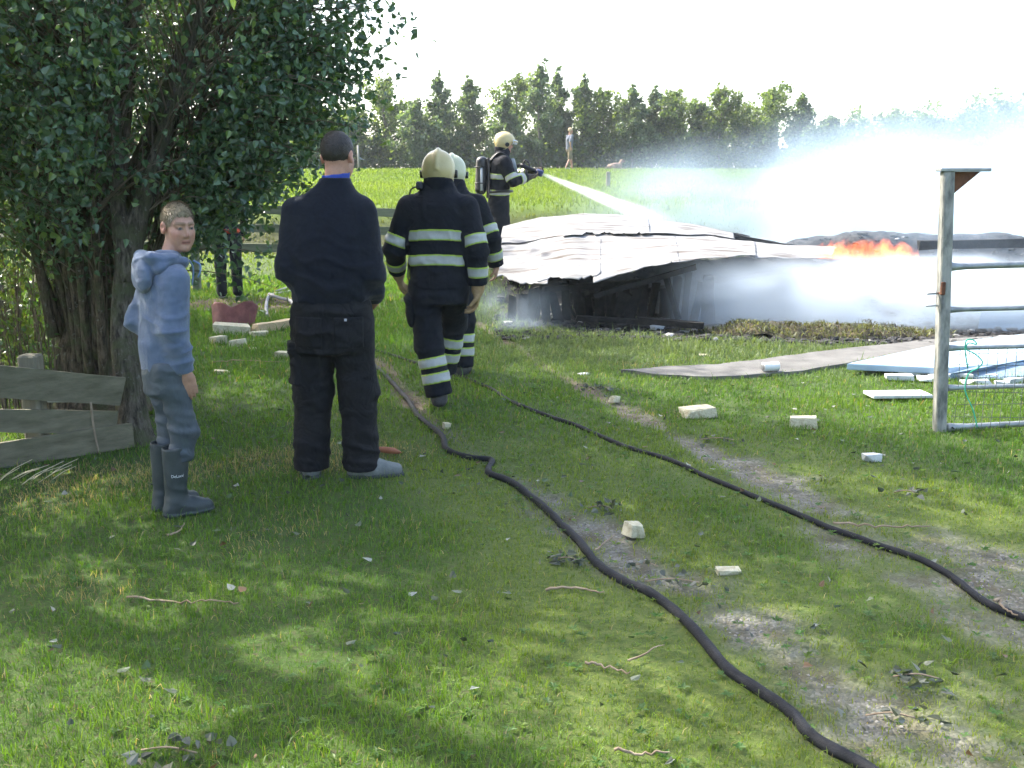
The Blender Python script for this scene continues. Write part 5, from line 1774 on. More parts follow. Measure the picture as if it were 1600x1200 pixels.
# ------------------------------------------------------------------ people farther off
def bg_person(label, loc, yaw, J, h, top, trou, sleeves=0.0, shorts=False, hairc=((0.3, 0.24, 0.14), (0.45, 0.36, 0.22)), tag_extra=None, cat='person', girth=1.0):
    root = tag(empty('person', loc, yaw), label, cat)
    bd, Rh, hs = body(root, J, h, curl=0.5)
    nm = 'hair_' + str(len(MATS))
    hair_part(root, J, Rh, hs, h * 0.8, pmat(nm, *hairc, 40, 0.7), thick=0.008)
    p0, c0, n0 = np.array(J['pel']), np.array(J['chest']), np.array(J['neck'])

    def shirt(P):
        d = chain(P, [p0 + [0, 0, -0.05], c0, n0 + [0, 0, -0.09]], [0.145 * girth, 0.16 * girth, 0.085], 0.05)
        for k in 'LR':
            sh, e, w = [np.array(J[a + k], float) for a in ('sh', 'el', 'wr')]
            if sleeves < 1:
                a = rc(P, sh, sh + (e - sh) * 0.8, 0.07, 0.066)
            else:
                a = chain(P, [sh, e, w], [0.075, 0.062, 0.05], 0.02)
            d = smin(d, a, 0.03)
        return d - folds(P, (8, 8, 10), 5, 0.007)
    lo, hi = boundsof([J[a + k] for a in ('sh', 'el', 'wr') for k in 'LR'] + [p0, n0], 0.2)
    part('top', shirt, lo, hi, h, top, root)

    def trousers(P):
        d = rc(P, p0 + [0, 0, 0.03], p0 + [0, 0, -0.08], 0.135, 0.14)
        for k in 'LR':
            hp, kn, an = [np.array(J[a + k], float) for a in ('hip', 'kn', 'an')]
            lg = rc(P, hp, hp + (kn - hp) * 0.9, 0.10, 0.088) if shorts else chain(P, [hp, kn, an], [0.10, 0.08, 0.075], 0.03)
            d = smin(d, lg, 0.03)
        return d - folds(P, (8, 8, 10), 6, 0.007)
    lo, hi = boundsof([J[a + k] for a in ('hip', 'kn', 'an') for k in 'LR'] + [p0], 0.2)
    part('trousers', trousers, lo, hi, h, trou, root)
    for k in 'LR':
        an = np.array(J['an' + k], float); td = np.array(J['toe' + k], float); td /= np.linalg.norm(td)
        part('shoe', lambda P: np.maximum(rc(P, an + [0, 0, -0.05], an + td * 0.16 + [0, 0, -0.055], 0.045, 0.036), (an[2] - 0.088) - P[:, 2]), an - 0.28, an + 0.28, h, MATS.get('bg_shoe') or pmat('bg_shoe', (0.35, 0.34, 0.33), None, 10, 0.8), root)
    return root


STAND = dict(pel=(0, 0, 0.95), chest=(0, 0.02, 1.30), neck=(0, 0.03, 1.50), head=(0, 0.06, 1.66), hyaw=0.0,
             shL=(-0.19, 0.02, 1.43), elL=(-0.25, -0.02, 1.16), wrL=(-0.24, 0.08, 0.92), shR=(0.19, 0.02, 1.43), elR=(0.25, -0.02, 1.16), wrR=(0.24, 0.08, 0.92),
             hipL=(-0.10, 0, 0.90), knL=(-0.11, 0.03, 0.48), anL=(-0.11, 0, 0.09), toeL=(-0.1, 1, 0), hipR=(0.10, 0, 0.90), knR=(0.11, 0.03, 0.48), anR=(0.11, 0, 0.09), toeR=(0.1, 1, 0))
g = G(360, 466)
lp = bg_person('person in black trousers with a red belt mostly hidden by poplar leaves', (g.x, g.y, Hs(g.x, g.y)), math.radians(20), STAND, 0.016, pmat('black_jacket', (0.012, 0.014, 0.02), (0.02, 0.022, 0.03), 10, 0.85), pmat('black_trousers', (0.004, 0.0045, 0.006), (0.008, 0.009, 0.012), 10, 0.85), sleeves=1.0)
th = np.linspace(0, 2 * np.pi, 24)
MB().tube(np.stack([0.155 * np.cos(th), 0.155 * np.sin(th), np.full(24, 0.96)], 1), 0.035, 6, caps=False).build('belt', pmat('red_belt', (0.50, 0.05, 0.025), (0.55, 0.09, 0.03), 8, 0.7), lp)
Yw = 44.0
c = at(889, 267, Yw)
W = dict(STAND); W.update(knL=(-0.10, 0.16, 0.50), anL=(-0.10, 0.22, 0.10), knR=(0.10, -0.02, 0.48), anR=(0.10, -0.22, 0.12), elL=(-0.24, 0.06, 1.16), wrL=(-0.2, 0.22, 1.0), elR=(0.24, -0.10, 1.16), wrR=(0.22, -0.05, 0.93))
bg_person('distant walker in grey blue shirt and khaki shorts on top of the field', (c.x, Yw, Hs(c.x, Yw)), math.radians(-62), W, 0.022, pmat('grey_shirt', (0.11, 0.125, 0.16), (0.15, 0.165, 0.2), 8, 0.9), pmat('khaki', (0.15, 0.12, 0.075), (0.19, 0.155, 0.10), 8, 0.9), shorts=True, hairc=((0.45, 0.33, 0.2), (0.55, 0.42, 0.28)))
c = at(961, 266, 44.3)
dog = tag(empty('dog', (c.x, 44.3, Hs(c.x, 44.3) + 0.04), math.radians(-75)), 'small tan dog lying on top of the field right of the distant walker', 'dog')


def dog_f(P):
    d = chain(P, [(0, -0.24, 0.13), (0, 0.0, 0.16), (0, 0.20, 0.17)], [0.11, 0.12, 0.12], 0.05)
    d = smin(d, chain(P, [(0, 0.22, 0.22), (0, 0.30, 0.36), (0, 0.42, 0.35)], [0.08, 0.075, 0.035], 0.03), 0.03)
    for sx in (-1, 1):
        d = smin(d, chain(P, [(sx * 0.08, 0.18, 0.12), (sx * 0.08, 0.22, 0.04), (sx * 0.08, 0.44, 0.03)], [0.05, 0.035, 0.03], 0.02), 0.02)
        d = smin(d, chain(P, [(sx * 0.10, -0.22, 0.13), (sx * 0.13, -0.08, 0.10), (sx * 0.13, -0.20, 0.03), (sx * 0.13, -0.06, 0.025)], [0.08, 0.05, 0.035, 0.03], 0.02), 0.02)
        d = smin(d, rc(P, (sx * 0.05, 0.29, 0.42), (sx * 0.085, 0.28, 0.36), 0.022, 0.016), 0.01)
    return smin(d, chain(P, [(0, -0.33, 0.12), (0.04, -0.46, 0.05), (0.10, -0.54, 0.04)], [0.03, 0.022, 0.012], 0.02), 0.02)


part('body', dog_f, (-0.3, -0.65, -0.05), (0.3, 0.6, 0.55), 0.02, pmat('tan_fur', (0.20, 0.13, 0.09), (0.28, 0.19, 0.14), 9, 0.9), dog)

# ------------------------------------------------------------------ fences
WOOD_G = pmat('weathered_board', (0.080, 0.080, 0.046), (0.19, 0.172, 0.115), 7, 0.9, 0.6, 60, stretch=(0.25, 1, 3), contrast=(0.3, 0.7))
WOOD_P = pmat('fence_post_wood', (0.13, 0.12, 0.085), (0.24, 0.22, 0.16), 6, 0.9, 0.5, 50, stretch=(2, 2, 0.3))


def board_between(a, b, h, th, mat, parent, name='board', seed=0, n=14):
    """a sawn board from a to b (centres), h high and th thick, slightly warped and split at the ends"""
    a, b = np.array(a, float), np.array(b, float)
    ax = b - a; L = np.linalg.norm(ax); ax /= L
    nrm = np.cross(ax, [0, 0, 1]); nrm /= np.linalg.norm(nrm); up = np.cross(nrm, ax)
    V = []
    r = np.random.default_rng(seed)
    ph = r.uniform(0, 6)
    for i in range(n + 1):
        t = i / n
        c = a + ax * L * t + nrm * 0.008 * math.sin(3 * t + ph) + up * 0.006 * math.sin(4 * t + ph)
        hh = h * (1 + 0.03 * math.sin(9 * t + ph))
        e = 0.012 if i in (0, n) else 0
        for (u, w) in ((-1, -1), (1, -1), (1, 1), (-1, 1)):
            V.append(c + nrm * u * th / 2 + up * w * hh / 2 + ax * r.normal(0, e))
    Q = []
    for i in range(n):
        for k in range(4):
            Q.append([i * 4 + k, i * 4 + (k + 1) % 4, i * 4 + 4 + (k + 1) % 4, i * 4 + 4 + k])
    Q += [[3, 2, 1, 0], [n * 4, n * 4 + 1, n * 4 + 2, n * 4 + 3]]
    base = np.array(parent.location) if parent else 0
    return obj(name, npmesh(name, np.array(V) - base, np.array(Q), mat, smooth=False), parent)


fr = G(192, 700)
fence = tag(empty('board_fence', (fr.x - 0.3, fr.y, 0)), 'broken fence of sagging mossy boards at the left edge in front of the trunks', 'fence')
YA, YB = 6.02, 5.45
def fp(px, py): return at(px, py, YA + (YB - YA) * (200 - px) / 260)
board_between(fp(-170, 578), fp(193, 613), 0.178, 0.028, WOOD_G, fence, seed=1)
board_between(fp(-170, 655), fp(184, 658), 0.135, 0.028, WOOD_G, fence, seed=2)
q0, q1 = fp(-170, 738), fp(209, 676); q0.y -= 0.035; q1.y -= 0.035
board_between(q0, q1, 0.150, 0.028, WOOD_G, fence, seed=3)
for px in (45, -140):
    p = fp(px, 640)
    MB().box((p.x - fence.location.x, p.y + 0.075 - fence.location.y, 0.27), (0.11, 0.11, 0.72), bev=0.012).build('post', WOOD_P, fence, smooth=False)
board_between(fp(-40, 652) + Vector((0, 0.75, -0.02)), fp(150, 668) + Vector((0, 0.75, 0.05)), 0.11, 0.025, pmat('pale_board', (0.22, 0.21, 0.15), (0.34, 0.33, 0.25), 6, 0.9, stretch=(0.3, 1, 3)), fence, seed=4)
# twig hanging over the boards and pale dry stalks under them
p = spline([fp(146, 630) + Vector((0.01, -0.06, 0.02)), fp(152, 650) + Vector((0, -0.07, 0)), fp(157, 675) + Vector((0, -0.08, 0)), fp(164, 700) + Vector((0, -0.09, 0)), fp(173, 716) + Vector((0, -0.09, 0))], 5)
tag(MB().tube(p, np.linspace(0.007, 0.005, len(p)), 6).build('hanging_twig', pmat('pale_twig', (0.20, 0.15, 0.10), (0.30, 0.24, 0.17), 20, 0.85)), 'bent twig hanging down over the lower mossy boards', 'twig')
stx = MB()
for k in range(11):
    a = G(-10 + 9 * k + rng.uniform(-6, 6), 752 + rng.uniform(-10, 8))
    b = a + Vector((rng.uniform(0.08, 0.16), rng.uniform(0.0, 0.12), rng.uniform(0.05, 0.12)))
    a.z = 0.0
    stx.tube([a, (a + b) / 2 + Vector((0, 0, 0.01)), b], [0.003, 0.0025, 0.0015], 4)
tag(stx.build('dry_stalks', pmat('straw', (0.42, 0.36, 0.22), (0.52, 0.46, 0.3), 10, 0.8)), 'pale dry stalks leaning below the lowest mossy board', 'stalks', kind='stuff')

FY = 15.2
rf = tag(empty('rail_fence', (-3.5, FY, 0)), 'green grey three rail wooden fence before the sunlit field', 'fence')
RAILW = pmat('rail_wood', (0.12, 0.135, 0.085), (0.22, 0.23, 0.16), 6, 0.9, 0.4, 50, stretch=(0.3, 1, 3))
for k, (pyl, pyr) in enumerate(((327, 333), (358, 362), (388, 391))):
    a = at(300, pyl - 3, FY + 0.3); b = at(640, pyr, FY - 0.1)
    d = (b - a)
    board_between(a - d * 0.5, a + d * 0.62, 0.125, 0.035, RAILW, rf, 'rail', seed=20 + k, n=10)
    board_between(a + d * 0.625, b + d * 0.18, 0.125, 0.035, RAILW, rf, 'rail', seed=30 + k, n=8)
for px in (300, 508, 690):
    p = at(px, 350, FY + 0.1); z0 = Hs(p.x, p.y)
    MB().box((p.x + 3.5, 0.16, z0 + 0.6), (0.11, 0.11, 1.35), bev=0.01).build('post', RAILW, rf, smooth=False)


# ------------------------------------------------------------------ hoses
HOSE_M = pmat('hose_rubber', (0.007, 0.008, 0.010), (0.017, 0.018, 0.022), 30, 0.7, 0.35, 200, spec=0.22)


def hose(name, pix, r, label):
    P = []
    for px, py in pix:
        g = G(px, py); g.z = Hs(g.x, g.y) + r * 0.75; P.append(g)
    S = spline(P, 10)
    S[:, 2] = H(S[:, 0], S[:, 1]) + r * 0.72 - 0.012 * masks(S[:, 0], S[:, 1])[0] + 0.004 * noise2(S[:, 0], S[:, 1], 5, 9)
    S[:, :2] += 0.006 * np.stack([noise2(S[:, 0], S[:, 1], 4, 3), noise2(S[:, 0], S[:, 1], 4, 4)], 1)
    tag(MB().tube(S, r * (1 + 0.035 * np.sin(np.arange(len(S)) * 0.9)), 14).build(name, HOSE_M), label, 'hose')


hose('fire_hose', HOSE_A, 0.0190, 'thick black fire hose winding past the man to the bottom edge')
hose('fire_hose', HOSE_B, 0.0150, 'thinner black fire hose running straight to the right edge')

# ------------------------------------------------------------------ gate at the right
GALV = pmat('galvanised', (0.20, 0.215, 0.22), (0.36, 0.38, 0.38), 9, 0.5, 0.15, 70, metal=0.55, spec=0.5)
PAINTP = pmat('flaking_post', (0.11, 0.115, 0.105), (0.30, 0.30, 0.27), 16, 0.7, 0.5, 60, stretch=(1, 1, 0.35), contrast=(0.38, 0.6))
RUST = pmat('rust', (0.085, 0.035, 0.02), (0.16, 0.07, 0.035), 14, 0.9, 0.4, 60)
pb = G(1468, 674); gy_ = pb.y
pt = at(1481, 264, gy_)
gate = tag(empty('field_gate', (pb.x, gy_, 0)), 'galvanised tubular field gate hung on a flaking post with bracket on top', 'gate')
off = np.array([pb.x, gy_, 0])
lean_ = (pt.x - pb.x) / pt.z
post_h = pt.z
Rl = Matrix.Rotation(math.atan(lean_), 4, 'Y')
MB().box((lean_ * post_h / 2, 0, post_h / 2 - 0.04), (0.072, 0.072, post_h + 0.06), R=Rl, bev=0.008).build('post', PAINTP, gate, smooth=False)
tb = at(1540, 265, gy_)
MB().box(((pt.x + tb.x) / 2 - pb.x - 0.02, 0, post_h - 0.005), (tb.x - pt.x + 0.08, 0.085, 0.022), bev=0.004).build('top_arm', GALV, gate, smooth=False)
gx0 = pt.x - pb.x + 0.036
tv = np.array([[gx0, -0.004, post_h - 0.017], [gx0 + 0.17, -0.004, post_h - 0.017], [gx0, -0.004, post_h - 0.165]])
tv = np.concatenate([tv, tv + [0, 0.008, 0]])
MB().add(tv, [[0, 1, 4, 3], [1, 2, 5, 4], [2, 0, 3, 5]], [[0, 2, 1], [3, 4, 5]]).build('gusset', RUST, gate, smooth=False)
rails = [(417, 413), (484, 481), (544, 541), (606, 603), (668, 662)]
for i, (ya, yb) in enumerate(rails):
    a = at(1482, ya, gy_) - Vector(off); b = at(1600, yb, gy_ + 0.05) - Vector(off)
    d = (b - a)
    a2 = a + d * (-0.02); e = a + d * 6.5
    r = 0.021 if i in (0, 4) else 0.0155
    t = np.array([0, 0.008, 0.02, 0.04, 0.3, 0.7, 1.0])
    P = [tuple(a2 + (e - a2) * float(x)) for x in t]
    MB().tube(P, [r * 1.45, r * 1.4, r * 1.2, r, r, r, r], 12).build('rail', GALV, gate)
# far upright of the gate
a = at(1482, 413, gy_) - Vector(off); b = at(1600, 410, gy_ + 0.05) - Vector(off); e = a + (b - a) * 6.5
MB().tube([(e.x, e.y, 0.02), (e.x, e.y, e.z + 0.02)], 0.021, 12).build('end_upright', GALV, gate)
wm = MB()
zt, zb = (at(1500, 544, gy_).z), 0.03
for k in range(46):
    x = 0.09 + 0.062 * k
    y = 0.05 * x / 0.5 * 0.1
    wm.tube([(x + 0.004 * math.sin(k), y, zb), (x + 0.006 * math.cos(3 * k), y - 0.01, (zb + zt) / 2), (x, y, zt)], 0.0024, 3, caps=False)
for z in (0.10, 0.18, 0.27, 0.36, 0.45, 0.52):
    wm.tube(spline([(0.07, 0, z), (0.8, 0.004, z + 0.012 * math.sin(z * 40)), (1.6, 0.01, z - 0.01), (2.9, 0.02, z)], 8), 0.0024, 3, caps=False)
wm.build('wire_mesh', pmat('wire', (0.10, 0.12, 0.11), None, 10, 0.6, metal=0.4), gate)
for py in (458, 477):
    a = at(1474, py, gy_) - Vector(off); b = at(1449 if py == 458 else 1447, py + 1, gy_ - 0.02) - Vector(off)
    MB().tube([tuple(a), tuple(b)], 0.007, 8).build('hinge_pin', GALV, gate)
a = at(1471, 450, gy_) - Vector(off)
MB().box((a.x - 0.005, -0.02, a.z), (0.03, 0.05, 0.085), bev=0.006).build('hinge_plate', RUST, gate, smooth=False)
# green twine tied round the rails
def gp(px, py): return at(px, py, gy_ - 0.035)
tw_ = spline([gp(1512, 575), gp(1508, 548), gp(1510, 532), gp(1520, 531), gp(1526, 538), gp(1513, 536), gp(1510, 546), gp(1522, 552), gp(1535, 565), gp(1528, 575), gp(1513, 585), gp(1508, 610), gp(1520, 640), gp(1527, 668)], 5)
tag(MB().tube(tw_, 0.0045, 5).build('green_twine', pmat('twine', (0.03, 0.36, 0.22), (0.05, 0.45, 0.28), 30, 0.8)), 'green twine knotted round the rails of the field gate', 'twine')

# ------------------------------------------------------------------ collapsed roof
def interp_curve(pts, u):
    P = spline(pts, 12)
    L = np.concatenate([[0], np.cumsum(np.linalg.norm(np.diff(P, axis=0), axis=1))]); L /= L[-1]
    return np.stack([np.interp(u, L, P[:, k]) for k in range(3)], -1)


front = [at(*p) for p in [(772, 432, 11.5), (800, 440, 11.3), (850, 444, 11.1), (890, 441, 11.0), (918, 446, 10.95), (950, 440, 11.0), (1000, 428, 11.05), (1060, 414, 11.1), (1120, 405, 11.3), (1200, 401, 11.6), (1300, 400, 11.9)]]
ridge = [at(*p) for p in [(786, 357, 13.1), (830, 346, 13.3), (900, 337, 13.5), (950, 334, 13.6), (1000, 341, 13.6), (1080, 352, 13.6), (1150, 364, 13.5), (1230, 378, 13.4), (1310, 386, 13.2)]]
eave = [p + Vector((0.1, 1.2, -0.35)) for p in ridge]
roof = tag(empty('collapsed_roof', (1.6, 12.0, 0)), 'large collapsed pale roof of torn sheets lying over the burning building', 'roof')
ROOFM = pmat('roof_sheet', (0.185, 0.183, 0.178), (0.26, 0.26, 0.257), 2.5, 0.7, 0.5, 22, spec=0.2, stretch=(0.7, 2.5, 1), contrast=(0.3, 0.6), detail=8)
# rusty and sooty streaks belong to the sheets themselves
nt = ROOFM.node_tree
p_ = nt.nodes['Principled BSDF']
src = p_.inputs['Base Color'].links[0].from_socket
tc = nt.nodes.new('ShaderNodeTexCoord'); mp = nt.nodes.new('ShaderNodeMapping'); mp.inputs['Scale'].default_value = (0.5, 5, 5); mp.inputs['Rotation'].default_value = (0, 0, 0.25)
n1 = nt.nodes.new('ShaderNodeTexNoise'); n1.inputs['Scale'].default_value = 2.2; n1.inputs['Detail'].default_value = 7
r1 = nt.nodes.new('ShaderNodeMapRange'); r1.inputs[1].default_value = 0.52; r1.inputs[2].default_value = 0.70
m1 = nt.nodes.new('ShaderNodeMix'); m1.data_type = 'RGBA'; m1.inputs[7].default_value = (0.085, 0.066, 0.050, 1)
nt.links.new(tc.outputs['Object'], mp.inputs[0]); nt.links.new(mp.outputs[0], n1.inputs['Vector']); nt.links.new(n1.outputs[0], r1.inputs[0]); nt.links.new(r1.outputs[0], m1.inputs[0]); nt.links.new(src, m1.inputs[6]); nt.links.new(m1.outputs[2], p_.inputs['Base Color'])


def sheet(u0, u1, v0, v1, lift, seed, curves=(front, ridge), ragged=0.0, nu=64, nv=44, mat=ROOFM, curl=0.0):
    U, Vv = np.meshgrid(np.linspace(u0, u1, nu), np.linspace(0, 1, nv), indexing='ij')
    rag = ragged * np.maximum(0, fbm2(U * 30, U * 0 + seed, 1.0, seed, 4))
    vv = (v0 + rag) + (v1 - v0 - rag) * Vv
    A = interp_curve(curves[0], U.ravel()).reshape(nu, nv, 3); B = interp_curve(curves[1], U.ravel()).reshape(nu, nv, 3)
    P = A * (1 - vv[..., None]) + B * vv[..., None]
    P[..., 2] += lift + 0.05 * np.sin(np.pi * vv) + 0.06 * fbm2(P[..., 0], P[..., 1], 0.8, 3, 3) + 0.035 * fbm2(P[..., 0] * 0.5 + P[..., 1] * 0.35, P[..., 1] * 1.6, 2.4, 8, 3) + 0.016 * fbm2(P[..., 0] + P[..., 1], P[..., 1] * 3.0, 3.2, seed + 5, 3)
    P[..., 2] += curl * np.exp(-Vv / 0.08)
    P = P.reshape(-1, 3) - np.array(roof.location)
    I = (np.arange(nu - 1)[:, None] * nv + np.arange(nv - 1)[None, :]).ravel()
    o = obj('roof_sheet', npmesh('roof_sheet', P, np.stack([I, I + nv, I + nv + 1, I + 1], 1), mat), roof)
    s = o.modifiers.new('thick', 'SOLIDIFY'); s.thickness = 0.006; s.offset = -1
    return o


sheet(0.0, 0.17, 0.0, 0.62, 0.0, 3, ragged=0.07)
sheet(0.14, 0.31, 0.02, 0.60, 0.008, 4, ragged=0.09)
sheet(0.29, 0.52, 0.0, 0.58, 0.006, 5, ragged=0.03)
sheet(0.50, 0.76, 0.0, 0.60, 0.010, 6)
sheet(0.74, 1.0, 0.0, 0.66, 0.0, 7)
sheet(0.0, 0.22, 0.56, 1.0, 0.010, 8, ragged=0.05)
sheet(0.20, 0.45, 0.53, 1.0, 0.018, 9, ragged=0.16, curl=0.02)
sheet(0.43, 0.70, 0.55, 0.98, 0.012, 10, ragged=0.16, curl=0.02)
sheet(0.0, 0.75, 0.0, 1.0, 0.0, 12, curves=(ridge, eave))
CHAR = pmat('charred_wood', (0.004, 0.004, 0.004), (0.022, 0.020, 0.019), 14, 0.85, 0.9, 40, contrast=(0.4, 0.75))


def beam(name, a, b, s, mat=CHAR, parent=None, seed=0, lab=None, cat=None, group=None):
    a, b = Vector(a), Vector(b)
    d = b - a
    R = d.to_track_quat('X', 'Z').to_matrix()
    loc = (a + b) / 2
    V = []
    n = 8
    r = np.random.default_rng(seed)
    for i in range(n + 1):
        x = (i / n - 0.5) * d.length
        for (u, w) in ((-1, -1), (1, -1), (1, 1), (-1, 1)):
            V.append((x + (r.normal(0, 0.02) if i in (0, n) else 0), u * s[0] / 2 * r.uniform(0.85, 1.08), w * s[1] / 2 * r.uniform(0.85, 1.08)))
    Q = [[i * 4 + k, i * 4 + (k + 1) % 4, i * 4 + 4 + (k + 1) % 4, i * 4 + 4 + k] for i in range(n) for k in range(4)] + [[3, 2, 1, 0], [n * 4, n * 4 + 1, n * 4 + 2, n * 4 + 3]]
    V = np.array(V) @ np.array(R).T
    if parent:
        loc = loc - Vector(parent.location)
    o = obj(name, npmesh(name, V, np.array(Q), mat, smooth=False), parent, loc=loc)
    if lab: tag(o, lab, cat or 'beam', group)
    return o


# rafters under the sheets, seen in the dark gap
for i, (pa, pb_) in enumerate([((930, 462, 11.2), (1085, 418, 11.4)), ((850, 452, 11.5), (1000, 440, 11.7)), ((1000, 455, 12.3), (1250, 420, 12.5)), ((880, 470, 12.2), (900, 500, 12.0)), ((1040, 430, 11.6), (1060, 498, 11.5))]):
    beam('rafter', at(*pa), at(*pb_), (0.05, 0.06), parent=roof, seed=i)
beam('ridge_beam', at(1090, 360, 13.6), at(1265, 394, 13.3), (0.09, 0.07), parent=roof, seed=11)

# charred boards added under the front edge to keep the shaded gap black
k_ = 0
for px in np.arange(800, 1120, 17):
    Yb = 11.75 + 0.15 * math.sin(px * 0.05)
    lo_ = at(px, 500, Yb); z1 = 0.30 + 0.18 * abs(math.sin(px * 0.13)) + 0.0006 * (px - 800)
    w_ = 0.125
    MB().box((lo_.x - roof.location.x, Yb - roof.location.y, z1 / 2 - 0.02), (w_ * rng.uniform(0.6, 1.2), 0.03, z1 * rng.uniform(0.7, 1.05)), R=Matrix.Rotation(rng.normal(0, 0.14), 4, 'Y') @ Matrix.Rotation(rng.normal(0, 0.25), 4, 'X'), jit=0.016).build('charred_gap_filler', CHAR, roof, smooth=False)

# the burnt heap of the building
hx = np.linspace(-0.4, 10.5, 170); hy = np.linspace(10.9, 15.8, 90)
HX, HY = np.meshgrid(hx, hy, indexing='ij')
front_y = 12.5 - 1.2 * sstep(3.0, 4.4, HX)
env = sstep(-0.4, 1.2, HX) * (1 - sstep(9.5, 10.5, HX)) * sstep(0, 1.7, HY - front_y + 0.25 * fbm2(HX, HY, 0.9, 71, 3)) * (1 - sstep(14.2, 15.8, HY))
hz = H(HX, HY) * 1.0 + env * (0.42 + 0.16 * fbm2(HX, HY, 0.8, 72, 4) + 0.10 * np.abs(fbm2(HX, HY, 3.5, 73, 4))) + 0.03 * np.abs(fbm2(HX, HY, 6, 74, 3)) - 0.03 * (1 - sstep(0, 0.1, env))
hz = hz - (0.35 * (1 - sstep(3.0, 4.2, HX)) * env)
I = (np.arange(169)[:, None] * 90 + np.arange(89)[None, :]).ravel()
ASH = pmat('ash_and_char', (0.010, 0.009, 0.009), (0.085, 0.078, 0.072), 8, 0.95, 1.0, 35, contrast=(0.45, 0.75), detail=8)
tag(obj('burnt_heap', npmesh('burnt_heap', np.stack([HX, HY, hz], -1).reshape(-1, 3), np.stack([I, I + 90, I + 91, I + 1], 1), ASH)), 'black heap of burnt building remains smouldering to the right of the roof', 'burnt heap')


def heap_z(x, y):
    i = np.clip(np.searchsorted(hx, x), 0, 169); j = np.clip(np.searchsorted(hy, y), 0, 89)
    return max(float(hz[i, j]), Hs(x, y))


# loose charred rubble, too much to count
n = 5200
x = rng.uniform(-0.2, 9.5, n); y = 10.4 + rng.uniform(0, 1, n) ** 1.6 * 4.0 - 0.2 * np.maximum(0, x - 1) * 0.5
z = np.array([heap_z(a, b) for a, b in zip(x, y)])
r = rng.uniform(0.1, 1.0, n) ** 2 * 0.055 + 0.008
br = np.where(rng.uniform(0, 1, n) < 0.035, rng.uniform(0.2, 0.5, n), rng.uniform(0.008, 0.06, n))[:, None]
V, F, C = pebbles(x, y, z + r * 0.3, r, br * np.array([1, 0.97, 0.93]), 0.5)
tag(obj('rubble', npmesh('rubble', V, F, pmat('rubble', (1, 1, 1), (0.7, 0.7, 0.7), 30, 0.9, attr='Col'), C, smooth=False)), 'charred rubble and pale scraps strewn along the edge of the fire', 'rubble', kind='stuff')
for i, (pa, pb_, s, lab) in enumerate([((1436, 383, 12.9), (1650, 379, 13.1), (0.10, 0.12), 'long charred beam behind the gate at the height of its top rail'),
                                 ((1150, 372, 13.0), (1300, 402, 12.6), (0.12, 0.10), 'charred beam sloping down from the ridge towards the flames'),
                                 ((1000, 500, 11.0), (1100, 509, 10.75), (0.12, 0.07), 'short charred plank on the ground at the right end of the dark gap'),
                                 ((900, 497, 11.2), (1010, 503, 11.0), (0.10, 0.06), 'charred plank lying on the ground below the torn roof edge')]):
    beam('charred_beam', at(*pa), at(*pb_), s, seed=40 + i, lab=lab, cat='beam', group='charred timbers of the building')

# low heap of scorched turf before the fire
ex = np.linspace(-1, 1, 60); ey = np.linspace(-1, 1, 24)
EX, EY = np.meshgrid(ex, ey, indexing='ij')
c0 = G(1255, 521)
ez = 0.11 * np.clip(1.25 - EX ** 2 - EY ** 2 + 0.6 * fbm2(EX * 1.5, EY * 0.45, 2.0, 76, 3), 0, 1) ** 0.7 * (1 + 1.0 * fbm2(EX * 1.5, EY * 0.45, 3.0, 77, 4)) - 0.02
Vh = np.stack([EX * 1.5, EY * 0.42 - 0.16 * EX, ez], -1).reshape(-1, 3)
I = (np.arange(59)[:, None] * 24 + np.arange(23)[None, :]).ravel()
tag(obj('scorched_turf', npmesh('scorched_turf', Vh, np.stack([I, I + 24, I + 25, I + 1], 1), pmat('scorched_earth', (0.02, 0.018, 0.014), (0.16, 0.13, 0.07), 7, 0.95, 1.0, 30, contrast=(0.42, 0.68))), loc=(c0.x, c0.y, 0)), 'low bank of scorched turf between the concrete slab and the fire', 'earth bank')
n = 5000
u = rng.uniform(-1, 1, n); v = rng.uniform(-1, 1, n); ok = u ** 2 + v ** 2 < 1.15
u, v = u[ok], v[ok]; n = len(u)
xx = c0.x + u * 1.55; yy = c0.y + v * 0.45 - 0.16 * u
zz = 0.11 * np.clip(1.25 - u ** 2 - v ** 2 + 0.6 * fbm2(u * 1.5, v * 0.45, 2.0, 76, 3), 0, 1) ** 0.7 * (1 + 1.0 * fbm2(u * 1.5, v * 0.45, 3.0, 77, 4)) - 0.01
kp = noise2(u * 1.5, v * 0.45, 3.0, 78) - 0.9 * v > 0.0
xx, yy, zz, u, v = xx[kp], yy[kp], zz[kp], u[kp], v[kp]; n = len(u)
cc = np.where((rng.uniform(0, 1, n) < 0.5 - 0.4 * v)[:, None], np.array([[0.15, 0.165, 0.085]]), np.array([[0.06, 0.05, 0.03]])) * rng.uniform(0.6, 1.2, (n, 1))
V, Q, T, C = blades(xx, yy, zz, rng.uniform(0.025, 0.075, n), np.full(n, 0.012), np.abs(rng.normal(1.2, 0.4, n)), cc)
tag(obj('dry_grass', npmesh('dry_grass', V, [Q, T], M_GRASS, C)), 'pale scorched grass on the low bank before the fire', 'grass', kind='stuff')

# ------------------------------------------------------------------ scattered debris
import bmesh


